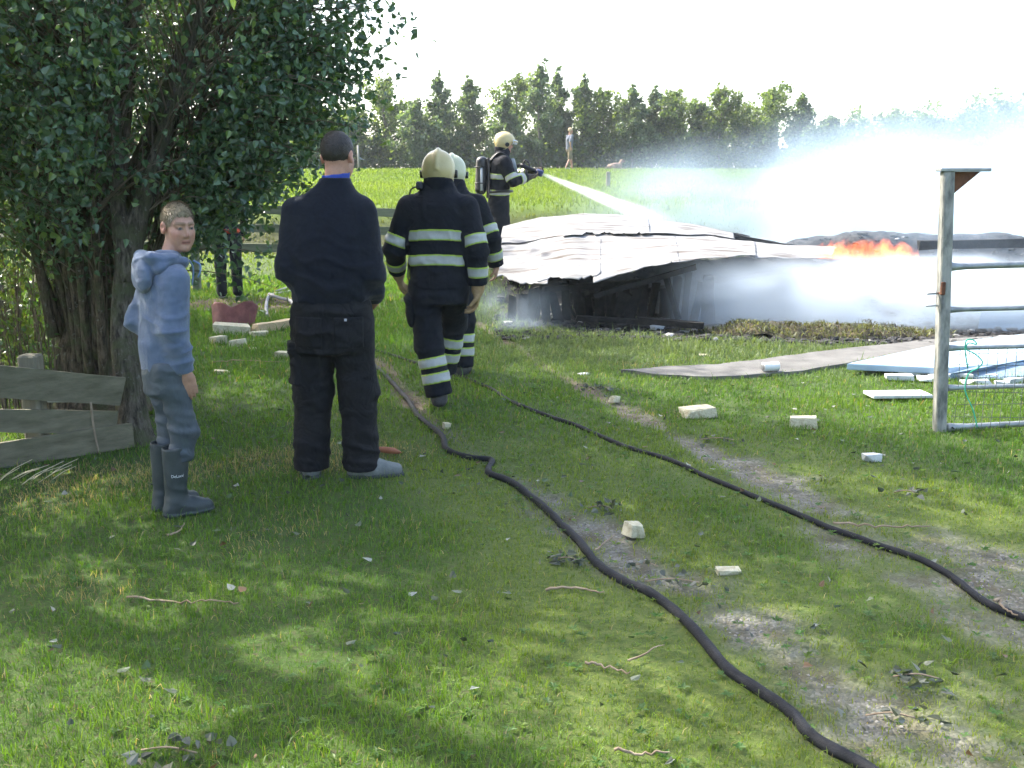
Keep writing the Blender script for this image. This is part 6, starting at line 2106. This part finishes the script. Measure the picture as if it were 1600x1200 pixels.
def chunk(size, seed, npt=16, boxy=0.75):
    """angular broken block"""
    r = np.random.default_rng(seed)
    bm = bmesh.new()
    for sx in (-1, 1):
        for sy in (-1, 1):
            for sz in (-1, 1):
                k = 1 if r.uniform() < boxy else r.uniform(0.35, 0.8)
                bm.verts.new((sx * size[0] / 2 * (k + r.normal(0, 0.06)), sy * size[1] / 2 * (k + r.normal(0, 0.06)), sz * size[2] / 2 * (1 + r.normal(0, 0.06))))
    for _ in range(npt - 8):
        p = r.uniform(-0.5, 0.5, 3); p[r.integers(3)] = r.choice([-0.5, 0.5]) * 1.03
        bm.verts.new(p * size)
    bmesh.ops.convex_hull(bm, input=bm.verts)
    bmesh.ops.delete(bm, geom=[v for v in bm.verts if not v.link_faces], context='VERTS')
    bmesh.ops.bevel(bm, geom=bm.edges[:], offset=min(size) * 0.03, segments=1, affect='EDGES')
    me = bpy.data.meshes.new('chunk'); bm.to_mesh(me); bm.free()
    return me


FOAM = pmat('foam_yellow', (0.33, 0.28, 0.17), (0.54, 0.50, 0.35), 26, 0.95, 1.0, 70, contrast=(0.3, 0.55))
FOAMW = pmat('foam_white', (0.46, 0.475, 0.475), (0.58, 0.60, 0.59), 18, 0.9, 0.4, 60)
foam = [(992, 836, (0.085, 0.085, 0.065), 0.4, 'cream foam block beside the thick hose in the near wheel track'),
        (1090, 650, (0.23, 0.16, 0.07), 0.2, 'long yellow foam block on the grass, left of the squarer pale block'),
        (1255, 666, (0.17, 0.11, 0.075), -0.2, 'squarish pale foam block on grass left of the gate post'),
        (960, 628, (0.07, 0.06, 0.05), 0.6, 'small tan foam lump in the worn strip near dry leaves'),
        (698, 670, (0.05, 0.05, 0.04), 0.3, 'small foam crumb next to the hose behind the nearest firefighter'),
        (1138, 896, (0.10, 0.05, 0.02), 0.1, 'thin flat foam sliver between the two hoses'),
        (1362, 722, (0.10, 0.06, 0.05), 0.2, 'low tan foam lump in the grass below the white panel'),
        (362, 520, (0.40, 0.28, 0.11), 0.3, 'largest tan foam chunk in front of the red brown panel'),
        (342, 538, (0.13, 0.12, 0.09), 0.8, 'foam lump beside the boy\'s back, left of the scatter'),
        (372, 541, (0.16, 0.12, 0.07), 0.2, 'orange tan foam piece in the middle of the scatter behind the boy'),
        (404, 524, (0.19, 0.10, 0.05), 0.4, 'thin foam slab lying just in front of the sawn beam'),
        (397, 546, (0.12, 0.06, 0.02), 0.2, 'flat foam flake lying nearest the boy in the scatter'),
        (446, 558, (0.17, 0.12, 0.06), 0.1, 'cream foam chunk at the man\'s left hip'),
        (347, 583, (0.12, 0.07, 0.03), 0.3, 'flat pale foam flake on grass beside the boy\'s hand'),
        (1100, 556, (0.10, 0.07, 0.02), 0.2, 'pale foam flake on the dusty grass before the slab'),
        (912, 585, (0.10, 0.05, 0.015), 0.5, 'white flake in the worn strip right of the walking firefighters'),
        (1025, 515, (0.16, 0.12, 0.05), 0.7, 'white block at the right end of the dark gap under the roof'),
        (1075, 521, (0.20, 0.10, 0.03), 0.2, 'flat white piece on the ground in front of the charred plank')]
for i, (px, py, s, rz, lab) in enumerate(foam):
    g = G(px, py)
    me = chunk(s, 100 + i)
    me.materials.append(FOAMW if 'whit' in lab else FOAM)
    tag(obj('foam_block', me, loc=(g.x, g.y, Hs(g.x, g.y) + s[2] * 0.42), rot=(rng.normal(0, 0.08), rng.normal(0, 0.08), rz)), lab, 'foam block', 'broken pieces of insulation foam')
SCR = [('largest' if i == 0 else ORD[i]) + ' white scrap from the left along the front of the blue panels' for i in range(12)]
SCR[0] = 'leftmost white scrap along the front of the blue panels'
for i in range(12):
    px = 1405 + 16 * i + rng.uniform(-3, 3); py = 585 + (px - 1405) * 0.06 + rng.uniform(-4, 9)
    g = G(px, py); s = (rng.uniform(0.06, 0.22), rng.uniform(0.05, 0.1), rng.uniform(0.02, 0.05))
    me = chunk(s, 200 + i); me.materials.append(FOAMW)
    tag(obj('white_scrap', me, loc=(g.x, g.y, s[2] * 0.4 + 0.01), rot=(0, 0, rng.uniform(-0.5, 0.5))), SCR[i], 'scrap', 'white scraps before the blue panels')

BLUE = pmat('pale_blue_panel', (0.30, 0.41, 0.52), (0.37, 0.48, 0.58), 2.5, 0.55, 0.1, 20)
BLUED = pmat('shaded_dark_blue', (0.14, 0.21, 0.29), (0.19, 0.27, 0.36), 2.5, 0.6, 0.1, 20)  # darker blue carries the slanted panel's side shading; the box is dark itself


def slab_poly(name, pts, th, mat, lab, cat):
    c = sum(pts, Vector()) / len(pts)
    P = np.array([tuple(p - c) for p in pts]); k = len(P)
    me = bpy.data.meshes.new(name)
    bm = bmesh.new()
    vs = [bm.verts.new(p) for p in P] + [bm.verts.new(p - np.array([0, 0, th])) for p in P]
    bm.faces.new(vs[:k]); bm.faces.new(vs[k:][::-1])
    for i in range(k): bm.faces.new([vs[i], vs[i + k], vs[(i + 1) % k + k], vs[(i + 1) % k]])
    bmesh.ops.recalc_face_normals(bm, faces=bm.faces)
    bmesh.ops.bevel(bm, geom=bm.edges[:], offset=min(0.006, th * 0.2), segments=2, affect='EDGES')
    bm.to_mesh(me); bm.free()
    me.materials.append(mat)
    return tag(obj(name, me, loc=c), lab, cat)


slab_poly('wall_panel', [G(1323, 568, 0.09), G(1475, 536, 0.09), G(1660, 515, 0.09), G(1700, 560, 0.09), G(1474, 575, 0.09)], 0.055, BLUE, 'large pale blue wall panel lying flat on the concrete behind the gate post', 'panel')
slab_poly('wall_panel', [G(1484, 590, 0.02), G(1486, 584, 0.06), at(1610, 549, 8.9), at(1720, 540, 9.0), G(1720, 592, 0.02)], 0.04, BLUED, 'blue panel with its side shade put into the colour, propped at a slant behind the wire mesh', 'panel')
slab_poly('wall_panel', [at(1527, 516, 11.2), at(1533, 487, 11.3), at(1680, 484, 11.6), at(1680, 520, 11.4)], 0.08, BLUED, 'dim blue box panel standing in the smoke between the gate rails', 'panel')
fp_ = tag(empty('white_door_panel', tuple(G(1402, 623, 0.0))), 'white door panel with a grey inset lying on the grass left of the gate', 'panel')
Rz = Matrix.Rotation(0.06, 4, 'Z')
MB().box((0, 0, 0.035), (0.46, 0.20, 0.025), R=Rz, bev=0.004).build('panel', FOAMW, fp_, smooth=False)
MB().box((-0.05, 0, 0.0495), (0.20, 0.10, 0.004), R=Rz).build('inset', pmat('inset_grey', (0.40, 0.42, 0.45), None, 8, 0.6), fp_, smooth=False)
# white tin lying on the slab
g = G(1204, 572, 0.08)
tin = tag(empty('tin_can', (g.x, g.y, 0.075), 0.25), 'white tin lying on its side on the concrete slab', 'tin')
th = np.linspace(0, 2 * np.pi, 20, endpoint=False)
def lathe_x(xs, rs, name, mat, parent):
    MB().tube([(x, 0, 0) for x in xs], rs, 20).build(name, mat, parent)
lathe_x([-0.072, -0.07, -0.066, 0.0, 0.066, 0.07, 0.072], [0.034, 0.040, 0.0385, 0.0385, 0.0385, 0.040, 0.034], 'body', pmat('white_tin', (0.66, 0.67, 0.66), (0.75, 0.75, 0.74), 12, 0.4), tin)
lathe_x([-0.078, -0.073], [0.030, 0.033], 'lid', pmat('tin_lid', (0.25, 0.26, 0.27), None, 10, 0.4, metal=0.7), tin)

# red brown curved plastic panel, sawn beam, grey bent pipes behind the boy
g = G(361, 514)
V = []
for i in range(25):
    for j in range(13):
        u, v = i / 24 * 2 - 1, j / 12
        top = 0.30 - 0.055 * math.exp(-(u / 0.28) ** 2) - 0.10 * max(0, abs(u) - 0.75) ** 1.2 * 3
        V.append((u * 0.27 * (1 - 0.14 * (1 - v)), 0.10 * (u * u) + 0.10 * v + 0.03 * math.sin(3 * u), v * top + 0.004))
I = (np.arange(24)[:, None] * 13 + np.arange(12)[None, :]).ravel()
o = obj('seat_shell', npmesh('seat_shell', np.array(V), np.stack([I, I + 13, I + 14, I + 1], 1), pmat('red_brown_plastic', (0.13, 0.035, 0.03), (0.24, 0.085, 0.07), 9, 0.6, 0.3, 40)), loc=(g.x, g.y, Hs(g.x, g.y)))
s = o.modifiers.new('thick', 'SOLIDIFY'); s.thickness = 0.015
tag(o, 'red brown curved plastic shell with saddle shaped rim on grass behind the boy', 'panel')
PINE = pmat('sawn_pine', (0.42, 0.30, 0.16), (0.55, 0.42, 0.25), 8, 0.8, 0.3, 60, stretch=(0.3, 2, 2))
beam('sawn_beam', G(398, 514, 0.05), G(500, 498, 0.06), (0.10, 0.10), mat=PINE, seed=50, lab='sawn pine beam lying on the grass left of the man', cat='beam')
PIPE = pmat('grey_pipe', (0.15, 0.15, 0.155), (0.24, 0.24, 0.245), 14, 0.7)
for i, (pts, lab) in enumerate([([(418, 494), (416, 478), (421, 462), (440, 458), (478, 452)], 'bent grey pipe closest to the red brown shell'),
                                ([(421, 463), (436, 468), (455, 474), (466, 488), (476, 496)], 'bent grey pipe crossing over towards the man'),
                                ([(430, 456), (460, 450), (500, 448)], 'straight grey pipe lying farthest back behind the man')]):
    P = []
    for q in pts:
        w = G(*q, 0.03); w.z = Hs(w.x, w.y) + 0.03 + (0.035 if i == 1 else 0); P.append(w)
    tag(MB().tube(spline(P, 6), 0.024, 8).build('grey_pipe', PIPE), lab, 'pipe', 'grey pipes beside the sawn beam')
o = MB(); V, Q, T = tube_arrays([(0, 0, 0), (0.02, 0, 0), (0.06, 0, 0), (0.10, 0, 0.0), (0.135, 0, -0.004), (0.15, 0, -0.006)], [0.012, 0.018, 0.021, 0.020, 0.011, 0.003], 12)
g = G(588, 713)
o.add(V, Q, T)
o = o.build('tool_handle', pmat('red_brown_wood', (0.22, 0.07, 0.035), (0.32, 0.12, 0.06), 14, 0.6)); o.location = (g.x, g.y + 0.04, 0.035); o.rotation_euler = (0, 0.12, 0.0)
tag(o, 'red brown pointed handle on the grass by the man\'s right shoe', 'handle')
p = G(551, 262)
c = at(950, 292, 30.0)
tag(MB().box((0, 0, 0.2), (0.12, 0.12, 0.5), bev=0.02).build('short_post', WOOD_P, loc=(c.x, 30.0, Hs(c.x, 30.0)), smooth=False), 'short dark post standing in the field under the water jet', 'post')
for px, lab in ((560, 'pale stake at the foot of the far trees above the man'),):
    c = at(px, 260, 46.5)
    tag(MB().tube([(0, 0, -0.05), (0.01, 0, 0.6), (0, 0, 1.15)], 0.045, 8).build('tree_stake', pmat('stake_' + str(px), (0.32, 0.30, 0.26), None, 6, 0.9), loc=(c.x, 46.5, Hs(c.x, 46.5))), lab, 'stake')

# twigs and wilted leaf clumps in the foreground
TW2 = pmat('dead_twig', (0.17, 0.12, 0.075), (0.32, 0.25, 0.17), 14, 0.85)
twl = [([(852, 925), (900, 925), (945, 934)], 0.006, 'straight pale twig lying left of the thick hose'),
       ([(930, 868), (945, 856), (960, 842)], 0.005, 'short forked twig between the hose and the cream foam block'),
       ([(1300, 822), (1350, 828), (1400, 830), (1450, 827)], 0.006, 'long thin reddish branch beyond the thinner hose'),
       ([(915, 1043), (945, 1048), (985, 1062)], 0.005, 'pale twig in the sunlit patch at the bottom'),
       ([(983, 1041), (1010, 1030), (1036, 1020)], 0.004, 'slim pale twig pointing up right by the sunlit patch'),
       ([(200, 940), (270, 948), (330, 950), (372, 952)], 0.005, 'long curved pale stem on the grass at lower left'),
       ([(262, 845), (280, 838), (288, 826)], 0.005, 'small hooked twig just below the boy\'s boots'),
       ([(330, 570), (380, 567), (440, 570)], 0.007, 'long pale twig on the grass behind the boy\'s hand'),
       ([(960, 1182), (1000, 1185), (1050, 1184)], 0.005, 'twig at the bottom edge left of the thick hose'),
       ([(1555, 952), (1562, 948), (1568, 962), (1590, 972)], 0.006, 'pale crooked twig poking up over the thinner hose at right')]
for pts, r, lab in twl:
    P = []
    for q in pts:
        w = G(*q); w.z = Hs(w.x, w.y) + 0.018 + rng.uniform(0, 0.012); P.append(w)
    S = spline(P, 6); S += rng.normal(0, 0.003, S.shape)
    tag(MB().tube(S, np.linspace(r, r * 0.5, len(S)), 6).build('twig', TW2), lab, 'twig', 'twigs on the ground')
M_WILT = leafmat('wilted_leaf', (1, 1, 1), 0.15, 0.5, 0.5)


def leaf_clump(px, py, n, spread, lab, pal=([0.030, 0.042, 0.022], [0.06, 0.07, 0.045], [0.11, 0.12, 0.095]), size=0.042):
    g = G(px, py)
    root = tag(empty('leaf_clump', (g.x, g.y, Hs(g.x, g.y))), lab, 'leaf clump', 'wilted leaf clumps on the ground')
    pos = rng.normal(0, 1, (n, 3)) * np.array([spread, spread * 0.7, 0.02]); pos[:, 2] = np.abs(pos[:, 2]) + 0.012
    V, Qs, C = leaf_arrays(pos, size * rng.uniform(0.6, 1.2, n), np.array(pal)[rng.choice(len(pal), n)] * rng.uniform(0.7, 1.3, (n, 1)), droop=0.0)
    V[:, 2] = np.abs(V[:, 2]) * 0.75 + 0.006
    obj('leaves', npmesh('leaves', V, Qs, M_WILT, C, smooth=False), root)
    P = spline([(-spread * 1.2, 0.01, 0.015), (0, 0, 0.03), (spread * 1.2, -0.01, 0.018)], 4)
    MB().tube(P, 0.003, 5).build('stem', TW2, root)


for px, py, n, sp, lab in [(885, 880, 26, 0.045, 'dark wilted poplar sprig left of the thick hose, below the foam block'), (938, 798, 20, 0.05, 'dark leaf clump in the gravel above the thick hose'), (1050, 916, 20, 0.09, 'loose row of dark leaves lying just right of the thick hose'), (1430, 1070, 24, 0.06, 'curled grey leaf clump in the grass at lower right'), (265, 1182, 22, 0.07, 'leafy sprig at the bottom edge, lower left'), (940, 610, 26, 0.08, 'brown dry leaves in the worn strip beside the tan foam lump'), (1415, 775, 10, 0.05, 'small dark leaf clump in the grass below the gate'), (1120, 690, 16, 0.09, 'dark wilted sprig between foam block and thinner hose'), (1010, 890, 8, 0.04, 'few dark leaves right beside the thick hose'), (1390, 1130, 12, 0.06, 'leafy weed clump near the lower right corner')]:
    leaf_clump(px, py, n, sp, lab)
x, y = scatter_depth(620, 2.2, 8.5, 1.0)
n = len(x)
pal = np.array([[0.03, 0.045, 0.025], [0.10, 0.12, 0.08], [0.24, 0.25, 0.22], [0.12, 0.07, 0.035], [0.05, 0.09, 0.03]])
V, Qs, C = leaf_arrays(np.stack([x, y, np.zeros(n)], 1), rng.uniform(0.02, 0.05, n), pal[rng.choice(5, n, p=[.3, .2, .15, .15, .2])] * rng.uniform(0.7, 1.2, (n, 1)), droop=0.0)
V[:, 2] = np.abs(V[:, 2]) * 0.6
V[:, 2] += H(V[:, 0], V[:, 1]) + 0.02
tag(obj('fallen_leaves', npmesh('fallen_leaves', V, Qs, M_WILT, C, smooth=False)), 'poplar leaves fallen all over the grass and gravel', 'leaves', kind='stuff')

# ------------------------------------------------------------------ nozzle, hose and water jet
tipw = at(848, 272, 14.2 - 0.02)
aimw = at(1010, 338, 13.9)
dj = (aimw - tipw).normalized()
noz = tag(empty('hose_nozzle', tuple(tipw)), 'dark fire nozzle with pistol grip in the gloves of the spraying firefighter', 'nozzle')
def jn(t, dz=0, dx=0): return tuple(dj * t + Vector((dx, 0, dz)))
MB().tube([jn(-0.34), jn(-0.30), jn(-0.22), jn(-0.12), jn(-0.10)], [0.028, 0.032, 0.030, 0.030, 0.030], 14).build('body', BLACKP, noz)
MB().tube([jn(-0.10), jn(-0.09), jn(-0.02), jn(0.0)], [0.040, 0.045, 0.048, 0.042], 14).build('tip', pmat('nozzle_blue', (0.02, 0.03, 0.09), (0.03, 0.045, 0.12), 10, 0.5), noz)
MB().tube(spline([jn(-0.20, 0.02), jn(-0.22, 0.08), jn(-0.27, 0.09), jn(-0.30, 0.03)], 5), 0.011, 8).build('lever', BLACKP, noz)
MB().tube([jn(-0.24, -0.02), jn(-0.26, -0.14)], [0.018, 0.016], 8).build('pistol_grip', BLACKP, noz)
hs_ = tipw + dj * -0.34
zg = Hs(hs_.x, 14.0)
P = spline([tuple(hs_), tuple(hs_ + Vector((-0.09, -0.02, -0.05))), tuple(hs_ + Vector((-0.20, -0.04, -0.30))), (hs_.x - 0.24, 14.1, zg + 0.5), (hs_.x - 0.1, 14.1, zg + 0.12), (hs_.x + 0.3, 14.3, zg + 0.03), (hs_.x + 0.2, 15.2, zg + 0.03), (hs_.x - 1.2, 15.6, zg)], 8)
tag(MB().tube(P, 0.024, 10).build('attack_hose', HOSE_M), 'hose hanging down from the nozzle in front of the spraying firefighter', 'hose')


def volume_mat(name, build):
    m = bpy.data.materials.new(name); m.use_nodes = True
    nt = m.node_tree; nt.nodes.clear()
    out = nt.nodes.new('ShaderNodeOutputMaterial')
    v = nt.nodes.new('ShaderNodeVolumePrincipled')
    nt.links.new(v.outputs[0], out.inputs['Volume'])
    build(nt, v)
    return m


def vmath(nt, op, a, b=None, clamp=False):
    n = nt.nodes.new('ShaderNodeMath'); n.operation = op; n.use_clamp = clamp
    for i, s in enumerate((a, b)):
        if s is None: continue
        if isinstance(s, (int, float)): n.inputs[i].default_value = s
        else: nt.links.new(s, n.inputs[i])
    return n.outputs[0]


def vrange(nt, v, a, b, c=0.0, d=1.0, smooth=True):
    n = nt.nodes.new('ShaderNodeMapRange'); n.interpolation_type = 'SMOOTHSTEP' if smooth else 'LINEAR'
    nt.links.new(v, n.inputs[0])
    for i, s in enumerate((a, b, c, d)): n.inputs[i + 1].default_value = s
    return n.outputs[0]


JL = (aimw - tipw).length * 1.5


def jet_build(nt, v):
    # local x runs along the jet
    tc = nt.nodes.new('ShaderNodeTexCoord'); sp = nt.nodes.new('ShaderNodeSeparateXYZ')
    nt.links.new(tc.outputs['Object'], sp.inputs[0])
    x = sp.outputs[0]
    r = vmath(nt, 'SQRT', vmath(nt, 'ADD', vmath(nt, 'MULTIPLY', sp.outputs[1], sp.outputs[1]), vmath(nt, 'MULTIPLY', sp.outputs[2], sp.outputs[2])))
    w = vmath(nt, 'ADD', vmath(nt, 'MULTIPLY', x, 0.10), 0.04)
    rr = vmath(nt, 'DIVIDE', r, w)
    core = vrange(nt, rr, 1.0, 0.0)
    core = vmath(nt, 'MULTIPLY', core, core)
    mp = nt.nodes.new('ShaderNodeMapping'); mp.inputs['Scale'].default_value = (2.5, 14, 14)
    nt.links.new(tc.outputs['Object'], mp.inputs[0])
    nz = nt.nodes.new('ShaderNodeTexNoise'); nz.inputs['Scale'].default_value = 1.0; nz.inputs['Detail'].default_value = 3
    nt.links.new(mp.outputs[0], nz.inputs['Vector'])
    d = vmath(nt, 'MULTIPLY', core, vrange(nt, vmath(nt, 'SUBTRACT', nz.outputs[0], vmath(nt, 'MULTIPLY', rr, 0.16)), 0.22, 0.56))
    fall = vrange(nt, x, JL * 0.05, JL * 0.9, 1.0, 0.0)
    d = vmath(nt, 'MULTIPLY', vmath(nt, 'MULTIPLY', d, fall), 34.0)
    nt.links.new(d, v.inputs['Density'])
    v.inputs['Color'].default_value = (0.97, 0.98, 1.0, 1)
    v.inputs['Anisotropy'].default_value = 0.2


jt = np.linspace(0, JL, 14)
jet = MB().tube([(t, 0, 0) for t in jt], 0.10 * jt + 0.045, 16).build('water_jet', volume_mat('water_spray', jet_build))
jet.location = tipw
jet.rotation_euler = dj.to_track_quat('X', 'Z').to_euler()
tag(jet, 'white water jet spreading from the nozzle onto the collapsed roof', 'water jet')

# ------------------------------------------------------------------ flames and smoke
def flame_build(nt, v):
    tc = nt.nodes.new('ShaderNodeTexCoord'); sp = nt.nodes.new('ShaderNodeSeparateXYZ')
    nt.links.new(tc.outputs['Object'], sp.inputs[0])
    mp = nt.nodes.new('ShaderNodeMapping'); mp.inputs['Scale'].default_value = (7.0, 7.0, 4.0)
    nt.links.new(tc.outputs['Object'], mp.inputs[0])
    nz = nt.nodes.new('ShaderNodeTexNoise'); nz.inputs['Scale'].default_value = 1.0; nz.inputs['Detail'].default_value = 4; nz.inputs['Distortion'].default_value = 0.8
    nt.links.new(mp.outputs[0], nz.inputs['Vector'])
    hfall = vrange(nt, sp.outputs[2], 0.0, 0.55, 0.66, 0.22, False)
    d = vmath(nt, 'SUBTRACT', vmath(nt, 'ADD', nz.outputs[0], hfall), 1.03)
    m = vrange(nt, d, 0.0, 0.16)
    v.inputs['Density'].default_value = 0.0
    nt.links.new(vmath(nt, 'MULTIPLY', m, 0.4), v.inputs['Density'])
    cr = nt.nodes.new('ShaderNodeValToRGB')
    cr.color_ramp.elements[0].color = (1.0, 0.05, 0.004, 1); cr.color_ramp.elements[1].color = (1.0, 0.22, 0.025, 1)
    nt.links.new(m, cr.inputs[0])
    nt.links.new(cr.outputs[0], v.inputs['Emission Color'])
    nt.links.new(vmath(nt, 'MULTIPLY', m, FLAME), v.inputs['Emission Strength'])


FLAME = 2.2
FM = volume_mat('flame', flame_build)
fires = [(1350, 388, 11.9, (1.35, 0.5, 0.27), 'broad orange flames burning at the top of the heap left of the gate'),
         (1388, 400, 11.6, (0.40, 0.25, 0.28), 'small flames in front of the broad fire left of the gate'),
         (1175, 380, 13.2, (0.5, 0.25, 0.20), 'faint flames glowing at the right end of the roof ridge')]
for px, py, Y, s, lab in fires:
    c = at(px, py, Y)
    z0 = min(c.z, heap_z(c.x, Y) + 0.25)
    n_ = 14
    me = MB()
    th = np.linspace(0, 2 * np.pi, 24, endpoint=False)
    V = []; prof = [(0.0, 0.75), (0.06, 1.0), (0.4, 0.95), (0.75, 0.7), (1.0, 0.3)]
    for (zz, rr) in prof:
        for t in th: V.append((math.cos(t) * s[0] / 2 * rr, math.sin(t) * s[1] / 2 * rr, zz * s[2]))
    Q = [[i * 24 + k, i * 24 + (k + 1) % 24, i * 24 + 24 + (k + 1) % 24, i * 24 + 24 + k] for i in range(len(prof) - 1) for k in range(24)]
    V += [(0, 0, 0), (0, 0, s[2])]
    T = [[(k + 1) % 24, k, len(V) - 2] for k in range(24)] + [[96 + k, 96 + (k + 1) % 24, len(V) - 1] for k in range(24)]
    o = me.add(V, Q, T).build('fire', FM)
    o.location = (c.x, Y, c.z - s[2] * 0.45)
    tag(o, lab, 'fire', 'flames on the burnt heap')


def smoke_build(params):
    def b(nt, v):
        tc = nt.nodes.new('ShaderNodeTexCoord'); sp = nt.nodes.new('ShaderNodeSeparateXYZ')
        nt.links.new(tc.outputs['Object'], sp.inputs[0])
        x, y, z = sp.outputs
        mp = nt.nodes.new('ShaderNodeMapping'); mp.inputs['Scale'].default_value = params['scale']; mp.inputs['Rotation'].default_value = (0, 0.35, 0)
        nt.links.new(tc.outputs['Object'], mp.inputs[0])
        nz = nt.nodes.new('ShaderNodeTexNoise'); nz.inputs['Scale'].default_value = 1.0; nz.inputs['Detail'].default_value = params.get('detail', 3); nz.inputs['Distortion'].default_value = 0.5
        nt.links.new(mp.outputs[0], nz.inputs['Vector'])
        n = vrange(nt, nz.outputs[0], *params['nr'])
        d = vmath(nt, 'MULTIPLY', n, params['env'](nt, x, y, z))
        nt.links.new(vmath(nt, 'MULTIPLY', d, params['dens']), v.inputs['Density'])
        v.inputs['Color'].default_value = params.get('col', (0.93, 0.95, 0.98, 1))
        v.inputs['Anisotropy'].default_value = 0.15
    return b


def env_main(nt, x, y, z):
    # rises and drifts to the right: thin on the left, thick over and right of the fire
    ax = vrange(nt, vmath(nt, 'SUBTRACT', x, vmath(nt, 'MULTIPLY', y, 0.12)), -1.7, 2.6)
    top = vmath(nt, 'ADD', vmath(nt, 'MULTIPLY', x, 0.17), 1.7)
    az = vrange(nt, vmath(nt, 'DIVIDE', z, top), 1.2, 0.25)
    ay = vmath(nt, 'MULTIPLY', vrange(nt, y, 11.9, 13.6), vrange(nt, y, 30, 22))
    return vmath(nt, 'MULTIPLY', vmath(nt, 'MULTIPLY', vmath(nt, 'MULTIPLY', ax, az), ay), vrange(nt, x, 17.8, 14.0))


def env_low(nt, x, y, z):
    # smoke rolling out low in front of the heap
    ax = vrange(nt, x, 1.65, 2.7)
    az = vrange(nt, z, 0.86, 0.35)
    ay = vmath(nt, 'MULTIPLY', vrange(nt, y, 10.7, 11.5), vrange(nt, x, 11.5, 10.0))
    return vmath(nt, 'MULTIPLY', vmath(nt, 'MULTIPLY', ax, az), ay)


def env_left(nt, x, y, z):
    ax = vmath(nt, 'MULTIPLY', vrange(nt, x, -0.5, -0.1), vrange(nt, x, 0.9, 0.3))
    az = vmath(nt, 'MULTIPLY', vrange(nt, z, 0.6, 0.1), vmath(nt, 'MULTIPLY', vrange(nt, y, 10.75, 11.1), vrange(nt, y, 11.6, 11.3)))
    return vmath(nt, 'MULTIPLY', ax, az)


def smoke(name, lo, hi, lab, **params):
    lo, hi = np.array(lo, float), np.array(hi, float)
    o = MB().box((lo + hi) / 2, hi - lo).build(name, volume_mat(name + '_volume', smoke_build(params)), smooth=False)
    tag(o, lab, 'smoke', kind='stuff')
    return o


smoke('smoke', (-0.5, 11.9, 0.3), (18, 30, 6.5), 'dense white smoke drifting right from the burning heap', scale=(0.42, 0.42, 0.62), nr=(0.36, 0.68), env=env_main, dens=0.34, col=(0.60, 0.77, 0.95, 1))
smoke('smoke', (0.7, 10.2, 0.02), (11.5, 12.58, 1.5), 'pale smoke rolling low over the ground before the heap', scale=(0.8, 0.8, 1.2), nr=(0.28, 0.60), env=env_low, dens=4.6, col=(0.78, 0.88, 0.97, 1))
smoke('smoke', (-0.6, 10.75, 0.02), (1.0, 11.6, 0.7), 'thin smoke under the torn left end of the roof', scale=(1.6, 1.6, 1.8), nr=(0.35, 0.7), env=env_left, dens=1.3, col=(0.68, 0.83, 1.0, 1))

# thin drifting haze of the fire in the air over the yard and field
tag(MB().box((5, 230, 29), (700, 500, 60)).build('haze', volume_mat('haze_air', lambda nt, v: (setattr(v.inputs['Density'], 'default_value', 0.0008), setattr(v.inputs['Color'], 'default_value', (0.90, 0.95, 1.0, 1)))), smooth=False), 'thin pale haze in the air', 'haze', kind='stuff')
